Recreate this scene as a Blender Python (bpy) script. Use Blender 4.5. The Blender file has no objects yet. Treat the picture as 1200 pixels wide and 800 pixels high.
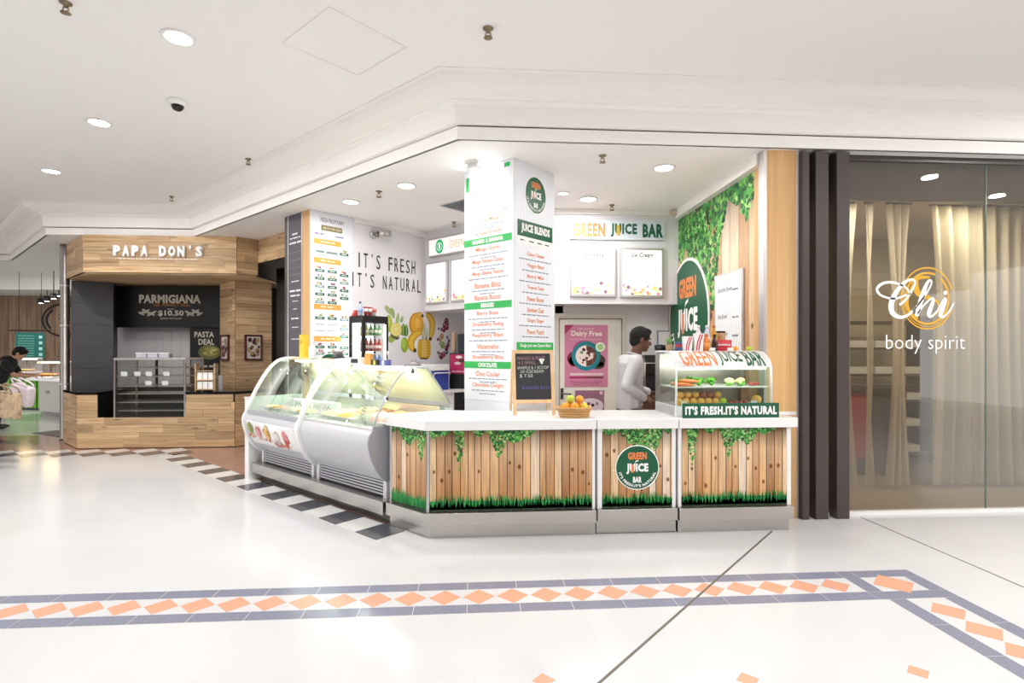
import bpy, bmesh, math, random
from mathutils import Vector, Matrix

random.seed(7)
S = bpy.context.scene
COL = S.collection
PI = math.pi
R2 = math.sqrt(2.0)

# ------------------------------------------------------------------ camera
CAM_H, FOC, YAW = 1.45, 640.0, math.radians(4.0)
cam_d = bpy.data.cameras.new('camera')
cam = bpy.data.objects.new('camera', cam_d)
COL.objects.link(cam)
cam_d.sensor_width = 36.0
cam_d.lens = 36.0 * FOC / 1200.0
cam_d.shift_y = 11.0 / 1200.0
cam_d.clip_end = 200
cam.location = (0, 0, CAM_H)
cam.rotation_euler = (PI / 2, 0, -YAW)
S.camera = cam

# ------------------------------------------------------------------ world and exposure
W = bpy.data.worlds.new('World')
S.world = W
W.use_nodes = True
W.node_tree.nodes['Background'].inputs[0].default_value = (1.0, 0.985, 0.975, 1)
W.node_tree.nodes['Background'].inputs[1].default_value = 0.85
S.view_settings.view_transform = 'Standard'
S.view_settings.look = 'None'
S.view_settings.exposure = 1.33
S.view_settings.gamma = 1.0
S.view_settings.use_curve_mapping = False
S.cycles.use_denoising = True
S.cycles.max_bounces = 10
S.cycles.diffuse_bounces = 6
S.cycles.glossy_bounces = 4
S.cycles.transparent_max_bounces = 24
S.cycles.caustics_reflective = False
S.cycles.caustics_refractive = False
S.cycles.sample_clamp_indirect = 4.0

H = 3.185      # underside of the soffit
HT = 3.61      # main ceiling
LAMP = 0.2     # power of the downlights


def area_light(name, loc, size, power, parent=None, col=(1, 0.99, 0.975), spread=None, rot=(0, 0, 0)):
    d = bpy.data.lights.new(name, 'AREA')
    d.shape = 'DISK'
    d.size = size
    d.energy = power
    d.color = col
    if spread:
        d.spread = spread
    o = bpy.data.objects.new(name, d)
    COL.objects.link(o)
    o.location = loc
    o.rotation_euler = rot
    if parent:
        o.parent = parent
    return o


# ------------------------------------------------------------------ survey helpers (sight lines of the level camera)
FWD = (math.sin(YAW), math.cos(YAW))
RGT = (math.cos(YAW), -math.sin(YAW))


def atd(x, d):
    a = (x - 600) / FOC * d
    return (FWD[0] * d + RGT[0] * a, FWD[1] * d + RGT[1] * a)


def at(x, y, z=0.0):
    return atd(x, FOC * (CAM_H - z) / (y - 411.0))


def online(x, p, q):
    dx, dy = atd(x, 1.0)
    ex, ey = q[0] - p[0], q[1] - p[1]
    t = (p[0] * (-ey) + ex * p[1]) / (dx * (-ey) + ex * dy)
    return (t * dx, t * dy)


def hz(y, P):
    return CAM_H - (y - 411.0) * (P[0] * FWD[0] + P[1] * FWD[1]) / FOC


# ------------------------------------------------------------------ materials
def C(h, a=1.0):
    h = h.lstrip('#')
    v = [int(h[i:i + 2], 16) / 255 for i in (0, 2, 4)]
    return tuple((c / 12.92 if c <= .04045 else ((c + .055) / 1.055) ** 2.4) for c in v) + (a,)


MATS = {}


def nodes_of(name):
    m = bpy.data.materials.new(name)
    m.use_nodes = True
    return m, m.node_tree.nodes, m.node_tree.links, m.node_tree.nodes['Principled BSDF']


def pm(name, col, rough=.5, metal=0, spec=.5, emit=0, noise=0.06, scale=8.0, bump=0, rvar=0):
    if name in MATS:
        return MATS[name]
    m, N, L, b = nodes_of(name)
    c = C(col) if isinstance(col, str) else tuple(col) + (1,) if len(col) == 3 else col
    b.inputs['Roughness'].default_value = rough
    b.inputs['Metallic'].default_value = metal
    b.inputs['Specular IOR Level'].default_value = spec
    g = N.new('ShaderNodeNewGeometry')
    n = N.new('ShaderNodeTexNoise')
    n.inputs['Scale'].default_value = scale
    n.inputs['Detail'].default_value = 4
    L.new(g.outputs['Position'], n.inputs['Vector'])
    mx = N.new('ShaderNodeMixRGB')
    mx.inputs[1].default_value = tuple(v * (1 - noise) for v in c[:3]) + (1,)
    mx.inputs[2].default_value = tuple(min(1, v * (1 + noise)) for v in c[:3]) + (1,)
    L.new(n.outputs['Fac'], mx.inputs[0])
    out = mx.outputs[0]
    if rvar:
        oi = N.new('ShaderNodeObjectInfo')
        hs = N.new('ShaderNodeHueSaturation')
        mr = N.new('ShaderNodeMapRange')
        mr.inputs[3].default_value = 1 - rvar
        mr.inputs[4].default_value = 1 + rvar
        L.new(oi.outputs['Random'], mr.inputs[0])
        L.new(mr.outputs[0], hs.inputs['Value'])
        L.new(out, hs.inputs['Color'])
        out = hs.outputs[0]
    L.new(out, b.inputs['Base Color'])
    if bump:
        bp = N.new('ShaderNodeBump')
        bp.inputs['Strength'].default_value = bump
        bp.inputs['Distance'].default_value = .01
        L.new(n.outputs['Fac'], bp.inputs['Height'])
        L.new(bp.outputs[0], b.inputs['Normal'])
    if emit:
        L.new(out, b.inputs['Emission Color'])
        b.inputs['Emission Strength'].default_value = emit
    MATS[name] = m
    return m


def vcol(name, rough=.45, grain=None, gamt=.25, emit=0, spec=.4):
    """colours stored per face, with fine grain"""
    if name in MATS:
        return MATS[name]
    m, N, L, b = nodes_of(name)
    a = N.new('ShaderNodeVertexColor')
    a.layer_name = 'Col'
    out = a.outputs['Color']
    if grain:
        g = N.new('ShaderNodeNewGeometry')
        mp = N.new('ShaderNodeMapping')
        mp.inputs['Scale'].default_value = grain
        n = N.new('ShaderNodeTexNoise')
        n.inputs['Scale'].default_value = 1
        n.inputs['Detail'].default_value = 5
        L.new(g.outputs['Position'], mp.inputs[0])
        L.new(mp.outputs[0], n.inputs['Vector'])
        mr = N.new('ShaderNodeMapRange')
        mr.inputs[1].default_value = .3
        mr.inputs[2].default_value = .7
        mr.inputs[3].default_value = 1 - gamt
        mr.inputs[4].default_value = 1 + gamt
        L.new(n.outputs['Fac'], mr.inputs[0])
        hs = N.new('ShaderNodeHueSaturation')
        L.new(out, hs.inputs['Color'])
        L.new(mr.outputs[0], hs.inputs['Value'])
        out = hs.outputs[0]
    L.new(out, b.inputs['Base Color'])
    b.inputs['Roughness'].default_value = rough
    b.inputs['Specular IOR Level'].default_value = spec
    if emit:
        L.new(out, b.inputs['Emission Color'])
        b.inputs['Emission Strength'].default_value = emit
    MATS[name] = m
    return m


def wood(name, c1, c2, mapping=(1.2, 1.2, 34), rough=.55, knots=True, rvar=.22):
    m, N, L, b = nodes_of(name)
    g = N.new('ShaderNodeNewGeometry')
    oi = N.new('ShaderNodeObjectInfo')
    mp = N.new('ShaderNodeMapping')
    mp.inputs['Scale'].default_value = mapping
    L.new(g.outputs['Position'], mp.inputs[0])
    off = N.new('ShaderNodeVectorMath')
    off.operation = 'MULTIPLY_ADD'
    cmb = N.new('ShaderNodeCombineXYZ')
    for i in range(3):
        L.new(oi.outputs['Random'], cmb.inputs[i])
    off.inputs[1].default_value = (37, 51, 23)
    L.new(cmb.outputs[0], off.inputs[0])
    L.new(mp.outputs[0], off.inputs[2])
    n = N.new('ShaderNodeTexNoise')
    n.inputs['Scale'].default_value = 1
    n.inputs['Detail'].default_value = 6
    n.inputs['Roughness'].default_value = .65
    n.inputs['Distortion'].default_value = .4
    L.new(off.outputs[0], n.inputs['Vector'])
    r = N.new('ShaderNodeValToRGB')
    r.color_ramp.elements[0].position = .32
    r.color_ramp.elements[0].color = C(c2)
    r.color_ramp.elements[1].position = .62
    r.color_ramp.elements[1].color = C(c1)
    L.new(n.outputs['Fac'], r.inputs[0])
    out = r.outputs[0]
    if knots:
        mp2 = N.new('ShaderNodeMapping')
        mp2.inputs['Scale'].default_value = tuple(v * (2.6 if v < 5 else .42) for v in mapping)
        L.new(g.outputs['Position'], mp2.inputs[0])
        vo = N.new('ShaderNodeTexVoronoi')
        vo.inputs['Scale'].default_value = .75
        L.new(mp2.outputs[0], vo.inputs['Vector'])
        kr = N.new('ShaderNodeValToRGB')
        kr.color_ramp.elements[0].position = .06
        kr.color_ramp.elements[0].color = (.25, .25, .25, 1)
        kr.color_ramp.elements[1].position = .17
        kr.color_ramp.elements[1].color = (1, 1, 1, 1)
        L.new(vo.outputs['Distance'], kr.inputs[0])
        mu = N.new('ShaderNodeMixRGB')
        mu.blend_type = 'MULTIPLY'
        mu.inputs[0].default_value = .8
        L.new(out, mu.inputs[1])
        L.new(kr.outputs[0], mu.inputs[2])
        out = mu.outputs[0]
    hs = N.new('ShaderNodeHueSaturation')
    mr = N.new('ShaderNodeMapRange')
    mr.inputs[3].default_value = 1 - rvar
    mr.inputs[4].default_value = 1 + rvar
    L.new(oi.outputs['Random'], mr.inputs[0])
    L.new(mr.outputs[0], hs.inputs['Value'])
    L.new(out, hs.inputs['Color'])
    L.new(hs.outputs[0], b.inputs['Base Color'])
    b.inputs['Roughness'].default_value = rough
    bp = N.new('ShaderNodeBump')
    bp.inputs['Strength'].default_value = .15
    bp.inputs['Distance'].default_value = .004
    L.new(n.outputs['Fac'], bp.inputs['Height'])
    L.new(bp.outputs[0], b.inputs['Normal'])
    MATS[name] = m
    return m


def glass(name, tint=(1, 1, 1), refl=1.0, rough=0.0):
    """thin clear sheet: transparent with a Fresnel reflection"""
    m = bpy.data.materials.new(name)
    m.use_nodes = True
    N, L = m.node_tree.nodes, m.node_tree.links
    N.remove(N['Principled BSDF'])
    t = N.new('ShaderNodeBsdfTransparent')
    t.inputs[0].default_value = tuple(tint) + (1,)
    g = N.new('ShaderNodeBsdfGlossy')
    g.inputs['Roughness'].default_value = rough
    fr = N.new('ShaderNodeFresnel')
    gg = N.new('ShaderNodeNewGeometry')
    io = N.new('ShaderNodeMapRange')              # the same reflection from either face of a thin sheet
    io.inputs[3].default_value = 1.5
    io.inputs[4].default_value = 1 / 1.5
    L.new(gg.outputs['Backfacing'], io.inputs[0])
    L.new(io.outputs[0], fr.inputs[0])
    mu = N.new('ShaderNodeMath')
    mu.operation = 'MULTIPLY'
    mu.use_clamp = True
    mu.inputs[1].default_value = refl
    L.new(fr.outputs[0], mu.inputs[0])
    mx = N.new('ShaderNodeMixShader')
    L.new(mu.outputs[0], mx.inputs[0])
    L.new(t.outputs[0], mx.inputs[1])
    L.new(g.outputs[0], mx.inputs[2])
    L.new(mx.outputs[0], N['Material Output'].inputs[0])
    MATS[name] = m
    return m


def sheer(name, col, op):
    m = bpy.data.materials.new(name)
    m.use_nodes = True
    N, L = m.node_tree.nodes, m.node_tree.links
    N.remove(N['Principled BSDF'])
    t = N.new('ShaderNodeBsdfTransparent')
    d = N.new('ShaderNodeBsdfDiffuse')
    d.inputs[0].default_value = C(col)
    tl = N.new('ShaderNodeBsdfTranslucent')
    tl.inputs[0].default_value = C(col)
    a = N.new('ShaderNodeMixShader')
    a.inputs[0].default_value = .45
    L.new(d.outputs[0], a.inputs[1])
    L.new(tl.outputs[0], a.inputs[2])
    mx = N.new('ShaderNodeMixShader')
    mx.inputs[0].default_value = op
    L.new(t.outputs[0], mx.inputs[1])
    L.new(a.outputs[0], mx.inputs[2])
    L.new(mx.outputs[0], N['Material Output'].inputs[0])
    MATS[name] = m
    return m


# ------------------------------------------------------------------ mesh builder
class MB:
    def __init__(s):
        s.v, s.f, s.c, s.sm = [], [], [], []

    def add(s, vs, fs, col=None, smooth=False):
        o = len(s.v)
        s.v += [tuple(p) for p in vs]
        for f in fs:
            s.f.append([i + o for i in f])
            s.c.append(col)
            s.sm.append(smooth)
        return s

    def box(s, x0, x1, y0, y1, z0, z1, col=None):
        return s.add([(x0, y0, z0), (x1, y0, z0), (x1, y1, z0), (x0, y1, z0), (x0, y0, z1), (x1, y0, z1), (x1, y1, z1), (x0, y1, z1)],
                     [(3, 2, 1, 0), (4, 5, 6, 7), (0, 1, 5, 4), (1, 2, 6, 5), (2, 3, 7, 6), (3, 0, 4, 7)], col)

    def obox(s, c, half, ax, col=None):
        """box with given axes"""
        c = Vector(c)
        a = [Vector(v).normalized() * h for v, h in zip(ax, half)]
        vs = [c + a[0] * i + a[1] * j + a[2] * k for k in (-1, 1) for i, j in ((-1, -1), (1, -1), (1, 1), (-1, 1))]
        return s.add(vs, [(3, 2, 1, 0), (4, 5, 6, 7), (0, 1, 5, 4), (1, 2, 6, 5), (2, 3, 7, 6), (3, 0, 4, 7)], col)

    def prism(s, pts, a0, a1, axis='z', col=None, smooth=False):
        f = {'z': lambda p, a: (p[0], p[1], a), 'x': lambda p, a: (a, p[0], p[1]), 'y': lambda p, a: (p[0], a, p[1])}[axis]
        n = len(pts)
        vs = [f(p, a0) for p in pts] + [f(p, a1) for p in pts]
        s.add(vs, [list(range(n))[::-1], [i + n for i in range(n)]], col)
        o = len(s.v) - 2 * n
        for i in range(n):
            j = (i + 1) % n
            s.f.append([o + i, o + j, o + n + j, o + n + i])
            s.c.append(col)
            s.sm.append(smooth)
        return s

    def sheet(s, prof, a0, a1, th, axis='x', col=None, smooth=True):
        """an open profile line thickened and extruded along an axis"""
        out = []
        for i, p in enumerate(prof):
            q0, q1 = prof[max(0, i - 1)], prof[min(len(prof) - 1, i + 1)]
            t = Vector((q1[0] - q0[0], q1[1] - q0[1])).normalized()
            out.append((p[0] - t.y * th, p[1] + t.x * th))
        return s.prism(list(prof) + out[::-1], a0, a1, axis, col, smooth)

    def poly(s, pts, col=None):
        return s.add(pts, [list(range(len(pts)))], col)

    def lathe(s, prof, c=(0, 0, 0), n=14, col=None, smooth=True, squash=1.0):
        vs, fs = [], []
        for r, z in prof:
            for k in range(n):
                a = 2 * PI * k / n
                vs.append((c[0] + r * math.cos(a), c[1] + r * math.sin(a) * squash, c[2] + z))
        m = len(prof)
        for i in range(m - 1):
            for k in range(n):
                j = (k + 1) % n
                fs.append((i * n + k, i * n + j, (i + 1) * n + j, (i + 1) * n + k))
        s.add(vs, fs, col, smooth)
        o = len(s.v) - m * n
        s.f.append([o + k for k in range(n)][::-1])
        s.f.append([o + (m - 1) * n + k for k in range(n)])
        s.c += [col, col]
        s.sm += [False, False]
        return s

    def tube(s, path, r, n=8, closed=False, col=None):
        P = [Vector(p) for p in path]
        m = len(P)
        rr = r if isinstance(r, (list, tuple)) else [r] * m
        vs, fs = [], []
        up = None
        for i, p in enumerate(P):
            a = P[(i - 1) % m] if (closed or i > 0) else P[0]
            b = P[(i + 1) % m] if (closed or i < m - 1) else P[-1]
            t = (b - a).normalized()
            if up is None:
                up = t.orthogonal().normalized()
            up = (up - t * up.dot(t)).normalized()
            w = t.cross(up)
            for k in range(n):
                an = 2 * PI * k / n
                vs.append(p + up * (rr[i] * math.cos(an)) + w * (rr[i] * math.sin(an)))
        for i in range(m if closed else m - 1):
            i2 = (i + 1) % m
            for k in range(n):
                j = (k + 1) % n
                fs.append((i * n + k, i * n + j, i2 * n + j, i2 * n + k))
        s.add(vs, fs, col, True)
        if not closed:
            o = len(s.v) - m * n
            s.f.append([o + k for k in range(n)][::-1])
            s.f.append([o + (m - 1) * n + k for k in range(n)])
            s.c += [col, col]
            s.sm += [False, False]
        return s

    def ell(s, c, r, n=12, m=8, col=None, M=None):
        if isinstance(r, (int, float)):
            r = (r, r, r)
        vs, fs = [], []
        for i in range(1, m):
            a = PI * i / m
            for k in range(n):
                b = 2 * PI * k / n
                vs.append(Vector((r[0] * math.sin(a) * math.cos(b), r[1] * math.sin(a) * math.sin(b), -r[2] * math.cos(a))))
        vs.append(Vector((0, 0, -r[2])))
        vs.append(Vector((0, 0, r[2])))
        for i in range(m - 2):
            for k in range(n):
                j = (k + 1) % n
                fs.append((i * n + k, i * n + j, (i + 1) * n + j, (i + 1) * n + k))
        B, T = len(vs) - 2, len(vs) - 1
        for k in range(n):
            j = (k + 1) % n
            fs.append((B, j, k))
            fs.append((T, (m - 2) * n + k, (m - 2) * n + j))
        if M is not None:
            vs = [M @ v for v in vs]
        return s.add([v + Vector(c) for v in vs], fs, col, True)

    def limb(s, pts, radii, n=12):
        for i in range(len(pts) - 1):
            a, b = Vector(pts[i]), Vector(pts[i + 1])
            k = 5
            s.tube([a.lerp(b, j / k) for j in range(k + 1)], [radii[i] + (radii[i + 1] - radii[i]) * j / k for j in range(k + 1)], n)
        for p, r in zip(pts, radii):
            s.ell(p, r, n, 8)
        return s

    def mesh(s, name):
        me = bpy.data.meshes.new(name)
        me.from_pydata(s.v, [], s.f)
        me.polygons.foreach_set('use_smooth', s.sm)
        if any(c is not None for c in s.c):
            ca = me.color_attributes.new('Col', 'FLOAT_COLOR', 'CORNER')
            buf = []
            for f, c in zip(s.f, s.c):
                c = c or (1, 1, 1, 1)
                if isinstance(c, list):          # one colour per corner
                    for q in c:
                        buf += list(q)
                else:
                    buf += list(c) * len(f)
            ca.data.foreach_set('color', buf)
        me.update()
        return me

    def build(s, name, mat, parent=None, loc=(0, 0, 0), rz=0, bevel=0, fix=True):
        me = s.mesh(name)
        if fix:
            bm = bmesh.new()
            bm.from_mesh(me)
            bmesh.ops.recalc_face_normals(bm, faces=bm.faces)
            bm.to_mesh(me)
            bm.free()
        return link(name, me, mat, parent, loc, rz, bevel)


def link(name, me, mat, parent=None, loc=(0, 0, 0), rz=0, bevel=0):
    if mat is not None and not me.materials:
        me.materials.append(mat if not isinstance(mat, str) else MATS[mat])
    o = bpy.data.objects.new(name, me)
    COL.objects.link(o)
    o.location = loc
    o.rotation_euler = (0, 0, rz)
    if parent:
        o.parent = parent
    if bevel:
        b = o.modifiers.new('bevel', 'BEVEL')
        b.width = bevel
        b.segments = 2
        b.limit_method = 'ANGLE'
    return o


def thing(name, label, cat, loc=(0, 0, 0), rz=0, group=None):
    o = bpy.data.objects.new(name, None)
    COL.objects.link(o)
    o.empty_display_size = .05
    o.location = loc
    o.rotation_euler = (0, 0, rz)
    return tag(o, label, cat, group)


def tag(o, label, cat, group=None):
    o['label'] = label
    o['category'] = cat
    if group:
        o['group'] = group
    return o


def struct(o, label=None, cat=None):
    o['kind'] = 'structure'
    if label:
        o['label'] = label
    if cat:
        o['category'] = cat
    return o


def dup(root, label=None, loc=None, rz=None, group=None):
    r = root.copy()
    COL.objects.link(r)
    if loc:
        r.location = loc
    if rz is not None:
        r.rotation_euler = (0, 0, rz)
    if label:
        r['label'] = label
    if group:
        r['group'] = group
    for ch in list(root.children):
        c = ch.copy()
        COL.objects.link(c)
        c.parent = r
        for g in list(ch.children):
            d = g.copy()
            COL.objects.link(d)
            d.parent = c
    return r


def text(s, w, h, mat, parent, x=0, z=0, y=-.002, name='lettering', bold=0.0, ext=0, align='c', rot=0, arc=None, space=1.0, shear=0):
    """flat letters standing in the local x-z plane, facing -y; w x h is the box they fill"""
    cu = bpy.data.curves.new('t', 'FONT')
    cu.body = s
    cu.size = 1
    cu.offset = bold
    cu.extrude = 0
    cu.resolution_u = 2
    cu.space_character = space
    cu.shear = shear
    ob = bpy.data.objects.new('t', cu)
    me = bpy.data.meshes.new_from_object(ob)
    bpy.data.objects.remove(ob)
    bpy.data.curves.remove(cu)
    me.name = name
    xs = [v.co.x for v in me.vertices]
    ys = [v.co.y for v in me.vertices]
    if not xs:
        return None
    x0, x1, y0, y1 = min(xs), max(xs), min(ys), max(ys)
    sz = h / (y1 - y0)
    sx = w / (x1 - x0) if w else sz
    ww = sx * (x1 - x0)
    ofs = {'c': -ww / 2, 'l': 0, 'r': -ww}[align]
    ca, sa = math.cos(rot), math.sin(rot)
    for v in me.vertices:
        a = (v.co.x - x0) * sx + ofs
        b = (v.co.y - y0) * sz - h / 2
        if arc:                                   # letters along the lower inside of a circle of this radius
            t = -PI / 2 + a / arc
            rr = arc - b
            a, b = rr * math.cos(t), rr * math.sin(t)
        v.co = (x + a * ca - b * sa, y, z + a * sa + b * ca)
    if ext:
        bm = bmesh.new()
        bm.from_mesh(me)
        r = bmesh.ops.extrude_face_region(bm, geom=list(bm.faces))
        for g in r['geom']:
            if isinstance(g, bmesh.types.BMVert):
                g.co.y -= ext
        bmesh.ops.recalc_face_normals(bm, faces=bm.faces)
        bm.to_mesh(me)
        bm.free()
    return link(name, me, mat, parent)


def dashes(mb, x, z, w, h, y=-.002, col=None, seed=0):
    """a line of print too small to read: a row of word-long strokes"""
    rn = random.Random(seed)
    a = x - w / 2
    while a < x + w / 2:
        l = rn.uniform(1.5, 4.5) * h
        b = min(a + l, x + w / 2)
        mb.poly([(a, y, z - h * .28), (b, y, z - h * .28), (b, y, z + h * .28), (a, y, z + h * .28)], col)
        a = b + h * .55
    return mb


def disc(mb, x, z, r, y, col=None, n=40, rz=None):
    rz = rz or r
    mb.poly([(x + r * math.cos(2 * PI * k / n), y, z + rz * math.sin(2 * PI * k / n)) for k in range(n)], col)


def ring(mb, x, z, r0, r1, y, col=None, n=48, a0=0, a1=2 * PI, sq=1.0):
    for k in range(n):
        t0, t1 = a0 + (a1 - a0) * k / n, a0 + (a1 - a0) * (k + 1) / n
        mb.poly([(x + r * math.cos(t), y, z + r * math.sin(t) * sq) for r, t in ((r0, t0), (r1, t0), (r1, t1), (r0, t1))], col)


# ------------------------------------------------------------------ common materials
pm('white_paint', '#f6f3ef', .6, noise=.015)
pm('ceiling_paint', '#f6f4f2', .75, noise=.01)
pm('white_wall', '#e9e7ea', .5, noise=.01)
pm('white_laminate', '#efeeed', .25, noise=.01)
pm('steel', '#cdc9c5', .28, metal=1, noise=.04, scale=3)
pm('steel_dark', '#6d6a67', .35, metal=1, noise=.06)
pm('alu', '#d5d2d3', .35, metal=.8, noise=.02)
pm('black', '#121212', .4, noise=.1)
pm('black_gloss', '#0c0c0d', .08, noise=.1)
pm('charcoal', '#35353a', .5, noise=.12, scale=4)
pm('green', '#0f5a3c', .4, noise=.04)
pm('green_bright', '#2fb457', .5, noise=.04)
pm('orange', '#e8874a', .5, noise=.03)
pm('white_ink', '#fbfaf8', .5, noise=.01)
pm('dark_ink', '#27302f', .5, noise=.05)
pm('grey_ink', '#6f7b8a', .6, noise=.05)
pm('grey_plastic', '#b9b9bd', .4, noise=.03)
pm('brown_frame', '#453b3a', .35, noise=.05)
glass('glass', (.97, .98, .97), .9)
glass('case_glass', (.93, .98, .95), .9)
glass('shop_glass', (.80, .77, .70), 2.4)
glass('bottle_glass', (.85, .9, .9), 1.0)
vcol('print', .45)
vcol('print_planks', .4, (55, 55, 3.0), .22)
vcol('paint_v', .45, (20, 20, 20), .06)
wood('kiosk_wood', '#d6b78f', '#a8825a')
wood('pale_wood', '#dcb27c', '#cf9f66', (40, 40, .8), knots=False, rvar=.02)
wood('pine', '#e8c79c', '#d9b080', (10, 10, 10), knots=False, rvar=.03)
wood('far_board', '#a98a74', '#7c604d', (14, 14, .9), knots=False, rvar=.15)

# ================================================================== THE SETTING
# ---- floor
def floor_mat():
    m, N, L, b = nodes_of('floor_terrazzo')
    g = N.new('ShaderNodeNewGeometry')
    n = N.new('ShaderNodeTexNoise')
    n.inputs['Scale'].default_value = .9
    n.inputs['Detail'].default_value = 5
    L.new(g.outputs['Position'], n.inputs['Vector'])
    r = N.new('ShaderNodeValToRGB')
    r.color_ramp.elements[0].position = .3
    r.color_ramp.elements[0].color = C('#d0d0d2')
    r.color_ramp.elements[1].position = .7
    r.color_ramp.elements[1].color = C('#d9d9da')
    L.new(n.outputs['Fac'], r.inputs[0])
    br = N.new('ShaderNodeTexBrick')
    br.offset = 0
    br.inputs['Scale'].default_value = 1
    br.inputs['Brick Width'].default_value = .61
    br.inputs['Row Height'].default_value = .61
    br.inputs['Mortar Size'].default_value = .0022
    br.inputs['Color1'].default_value = (1, 1, 1, 1)
    br.inputs['Color2'].default_value = (.975, .975, .975, 1)
    br.inputs['Mortar'].default_value = (.94, .94, .935, 1)
    L.new(g.outputs['Position'], br.inputs['Vector'])
    mu = N.new('ShaderNodeMixRGB')
    mu.blend_type = 'MULTIPLY'
    mu.inputs[0].default_value = 1
    L.new(r.outputs[0], mu.inputs[1])
    L.new(br.outputs[0], mu.inputs[2])
    L.new(mu.outputs[0], b.inputs['Base Color'])
    b.inputs['Roughness'].default_value = .16
    b.inputs['Specular IOR Level'].default_value = .45
    MATS['floor'] = m


floor_mat()
pm('granite_grey', '#85889a', .2, noise=.35, scale=120)
pm('granite_dark', '#55565c', .15, noise=.25, scale=120)
pm('terracotta', '#dda488', .22, noise=.14, scale=90)
pm('white_tile', '#e4e3e1', .15, noise=.01)
pm('granite_red', '#a98476', .12, noise=.25, scale=5)
pm('far_floor', '#c9cfc6', .15, noise=.1, scale=2)

floor = struct(MB().box(-32, 14, -9, 24, -.05, 0).build('floor', 'floor'))


def tile(pts, z, mat, name='tile'):
    return MB().prism(pts, 0.0005, z, 'z').build(name, mat, floor)


# red granite paving of the food court, bounded by the checked border
g45 = .28 / R2
cz = 8.06
red = [(-20, 8.26), (-4.42, 8.26), (-4.22, 8.06), (-.66, 4.50), (2.5, 4.50), (2.5, 7.2), (0.6, 9.4), (-2.6, 9.9), (-20, 9.9)]
tile(red, .002, 'granite_red', 'granite_paving')
tile([(-24, 9.9), (-5.0, 9.9), (-5.0, 20), (-24, 20)], .002, 'far_floor', 'far_paving')
tile([(-9.6, 9.55), (-7.0, 9.0), (-6.8, 9.2), (-9.6, 9.85)], .003, 'granite_dark', 'dark_paving_strip')


def d45(cx, cy, side, z, mat, name='tile'):
    q = side / R2
    return tile([(cx, cy - q), (cx + q, cy), (cx, cy + q), (cx - q, cy)], z, mat, name)


# checked border in front of the wooden kiosk
for k in range(-1, 18):
    cx = -4.55 - k * .396
    d45(cx, 8.07, .278, .004, 'granite_dark')
    d45(cx - .198, 8.268, .278, .004, 'white_tile')
# ... and along the ice cream cabinets (row turned by 45 degrees)
for k in range(0, 9):
    o = Vector((-.75 - k * .396, 4.25 + k * .396))
    a, b = Vector((-g45, g45)), Vector((g45, g45))
    q = [o, o + b, o + b + a, o + a]
    tile([tuple(p) for p in q], .004, 'granite_dark')
    q2 = [p + a for p in q]
    tile([tuple(p) for p in q2], .004, 'white_tile')
o = Vector((-.35, 3.86 + .38))

# diamond band across the mall and its branch towards the camera
y0, y1 = 3.03, 3.43
xe = 2.36
n = 0
for (ya, yb) in ((y0, y0 + .1), (y1 - .1, y1)):
    x = xe
    ln = .3
    while x > -4.6:
        tile([(x - ln + .004, ya), (x, ya), (x, yb), (x - ln + .004, yb)], .001, 'granite_grey')
        x -= ln
x = xe - .13
while x > -4.5:
    d45(x, (y0 + y1) / 2, .133, .0012, 'terracotta')
    x -= .2
# corner block
for q in ([(xe + .004, y0 + .1), (xe + .1, y0 + .1), (xe + .1, y1), (xe + .004, y1)],
          [(xe + .004, y0), (xe + .5, y0), (xe + .5, y0 + .096), (xe + .004, y0 + .096)],
          [(xe + .104, y1 - .1), (xe + .5, y1 - .1), (xe + .5, y1), (xe + .104, y1)],
          [(xe + .4, y0 + .1), (xe + .5, y0 + .1), (xe + .5, y1 - .104), (xe + .4, y1 - .104)]):
    tile(q, .001, 'granite_grey')
d45(xe + .25, (y0 + y1) / 2, .19, .0012, 'terracotta')
y = y0 - .004
while y > .6:
    for xa in (xe + .06, xe + .4):
        tile([(xa, y - .296), (xa + .1, y - .296), (xa + .1, y), (xa, y)], .001, 'granite_grey')
    y -= .3
y = y0 - .16
while y > .6:
    d45(xe + .28, y, .145, .0012, 'terracotta')
    y -= .215
for px, py in ((637, 797), (876, 796), (1076, 787)):
    P = at(px, py)
    d45(P[0], P[1], .075, .0012, 'terracotta')
pm('joint', '#6a6459', .5)
tile([(.40, 2.214), (.412, 2.206), (2.402, 4.236), (2.390, 4.244)], .0015, 'joint', 'expansion_joint')
tile([(3.362, .5), (3.372, .5), (3.372, 4.54), (3.362, 4.54)], .0015, 'joint', 'expansion_joint')

# ---- ceilings
struct(MB().box(-32, 14, -9, 24, HT, HT + .1).build('ceiling', 'ceiling_paint'))
LINE = [(14, 4.50), (-.13, 4.50), (-4.25, 8.62), (-6.36, 8.62), (-8.86, 11.12), (-32, 11.12)]
T2 = [(-32, 11.75), (-7.6, 11.75), (-7.6, 13.6), (-10.3, 16.3), (-32, 17.1)]
sof = MB()
Z0, Z1 = H, HT
sof.prism([(14, 4.50), (-.13, 4.50), (-4.25, 8.62), (-6.36, 8.62), (-7.6, 9.86), (-7.6, 24), (14, 24)], Z0, Z1)
sof.prism([(-7.6, 9.86), (-8.86, 11.12), (-32, 11.12), (-32, 11.75), (-7.6, 11.75)], Z0, Z1)
sof.prism([(-7.6, 13.6), (-10.3, 16.3), (-32, 17.1), (-32, 24), (-7.6, 24)], Z0, Z1)
struct(sof.build('ceiling_soffit', 'ceiling_paint'))


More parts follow.
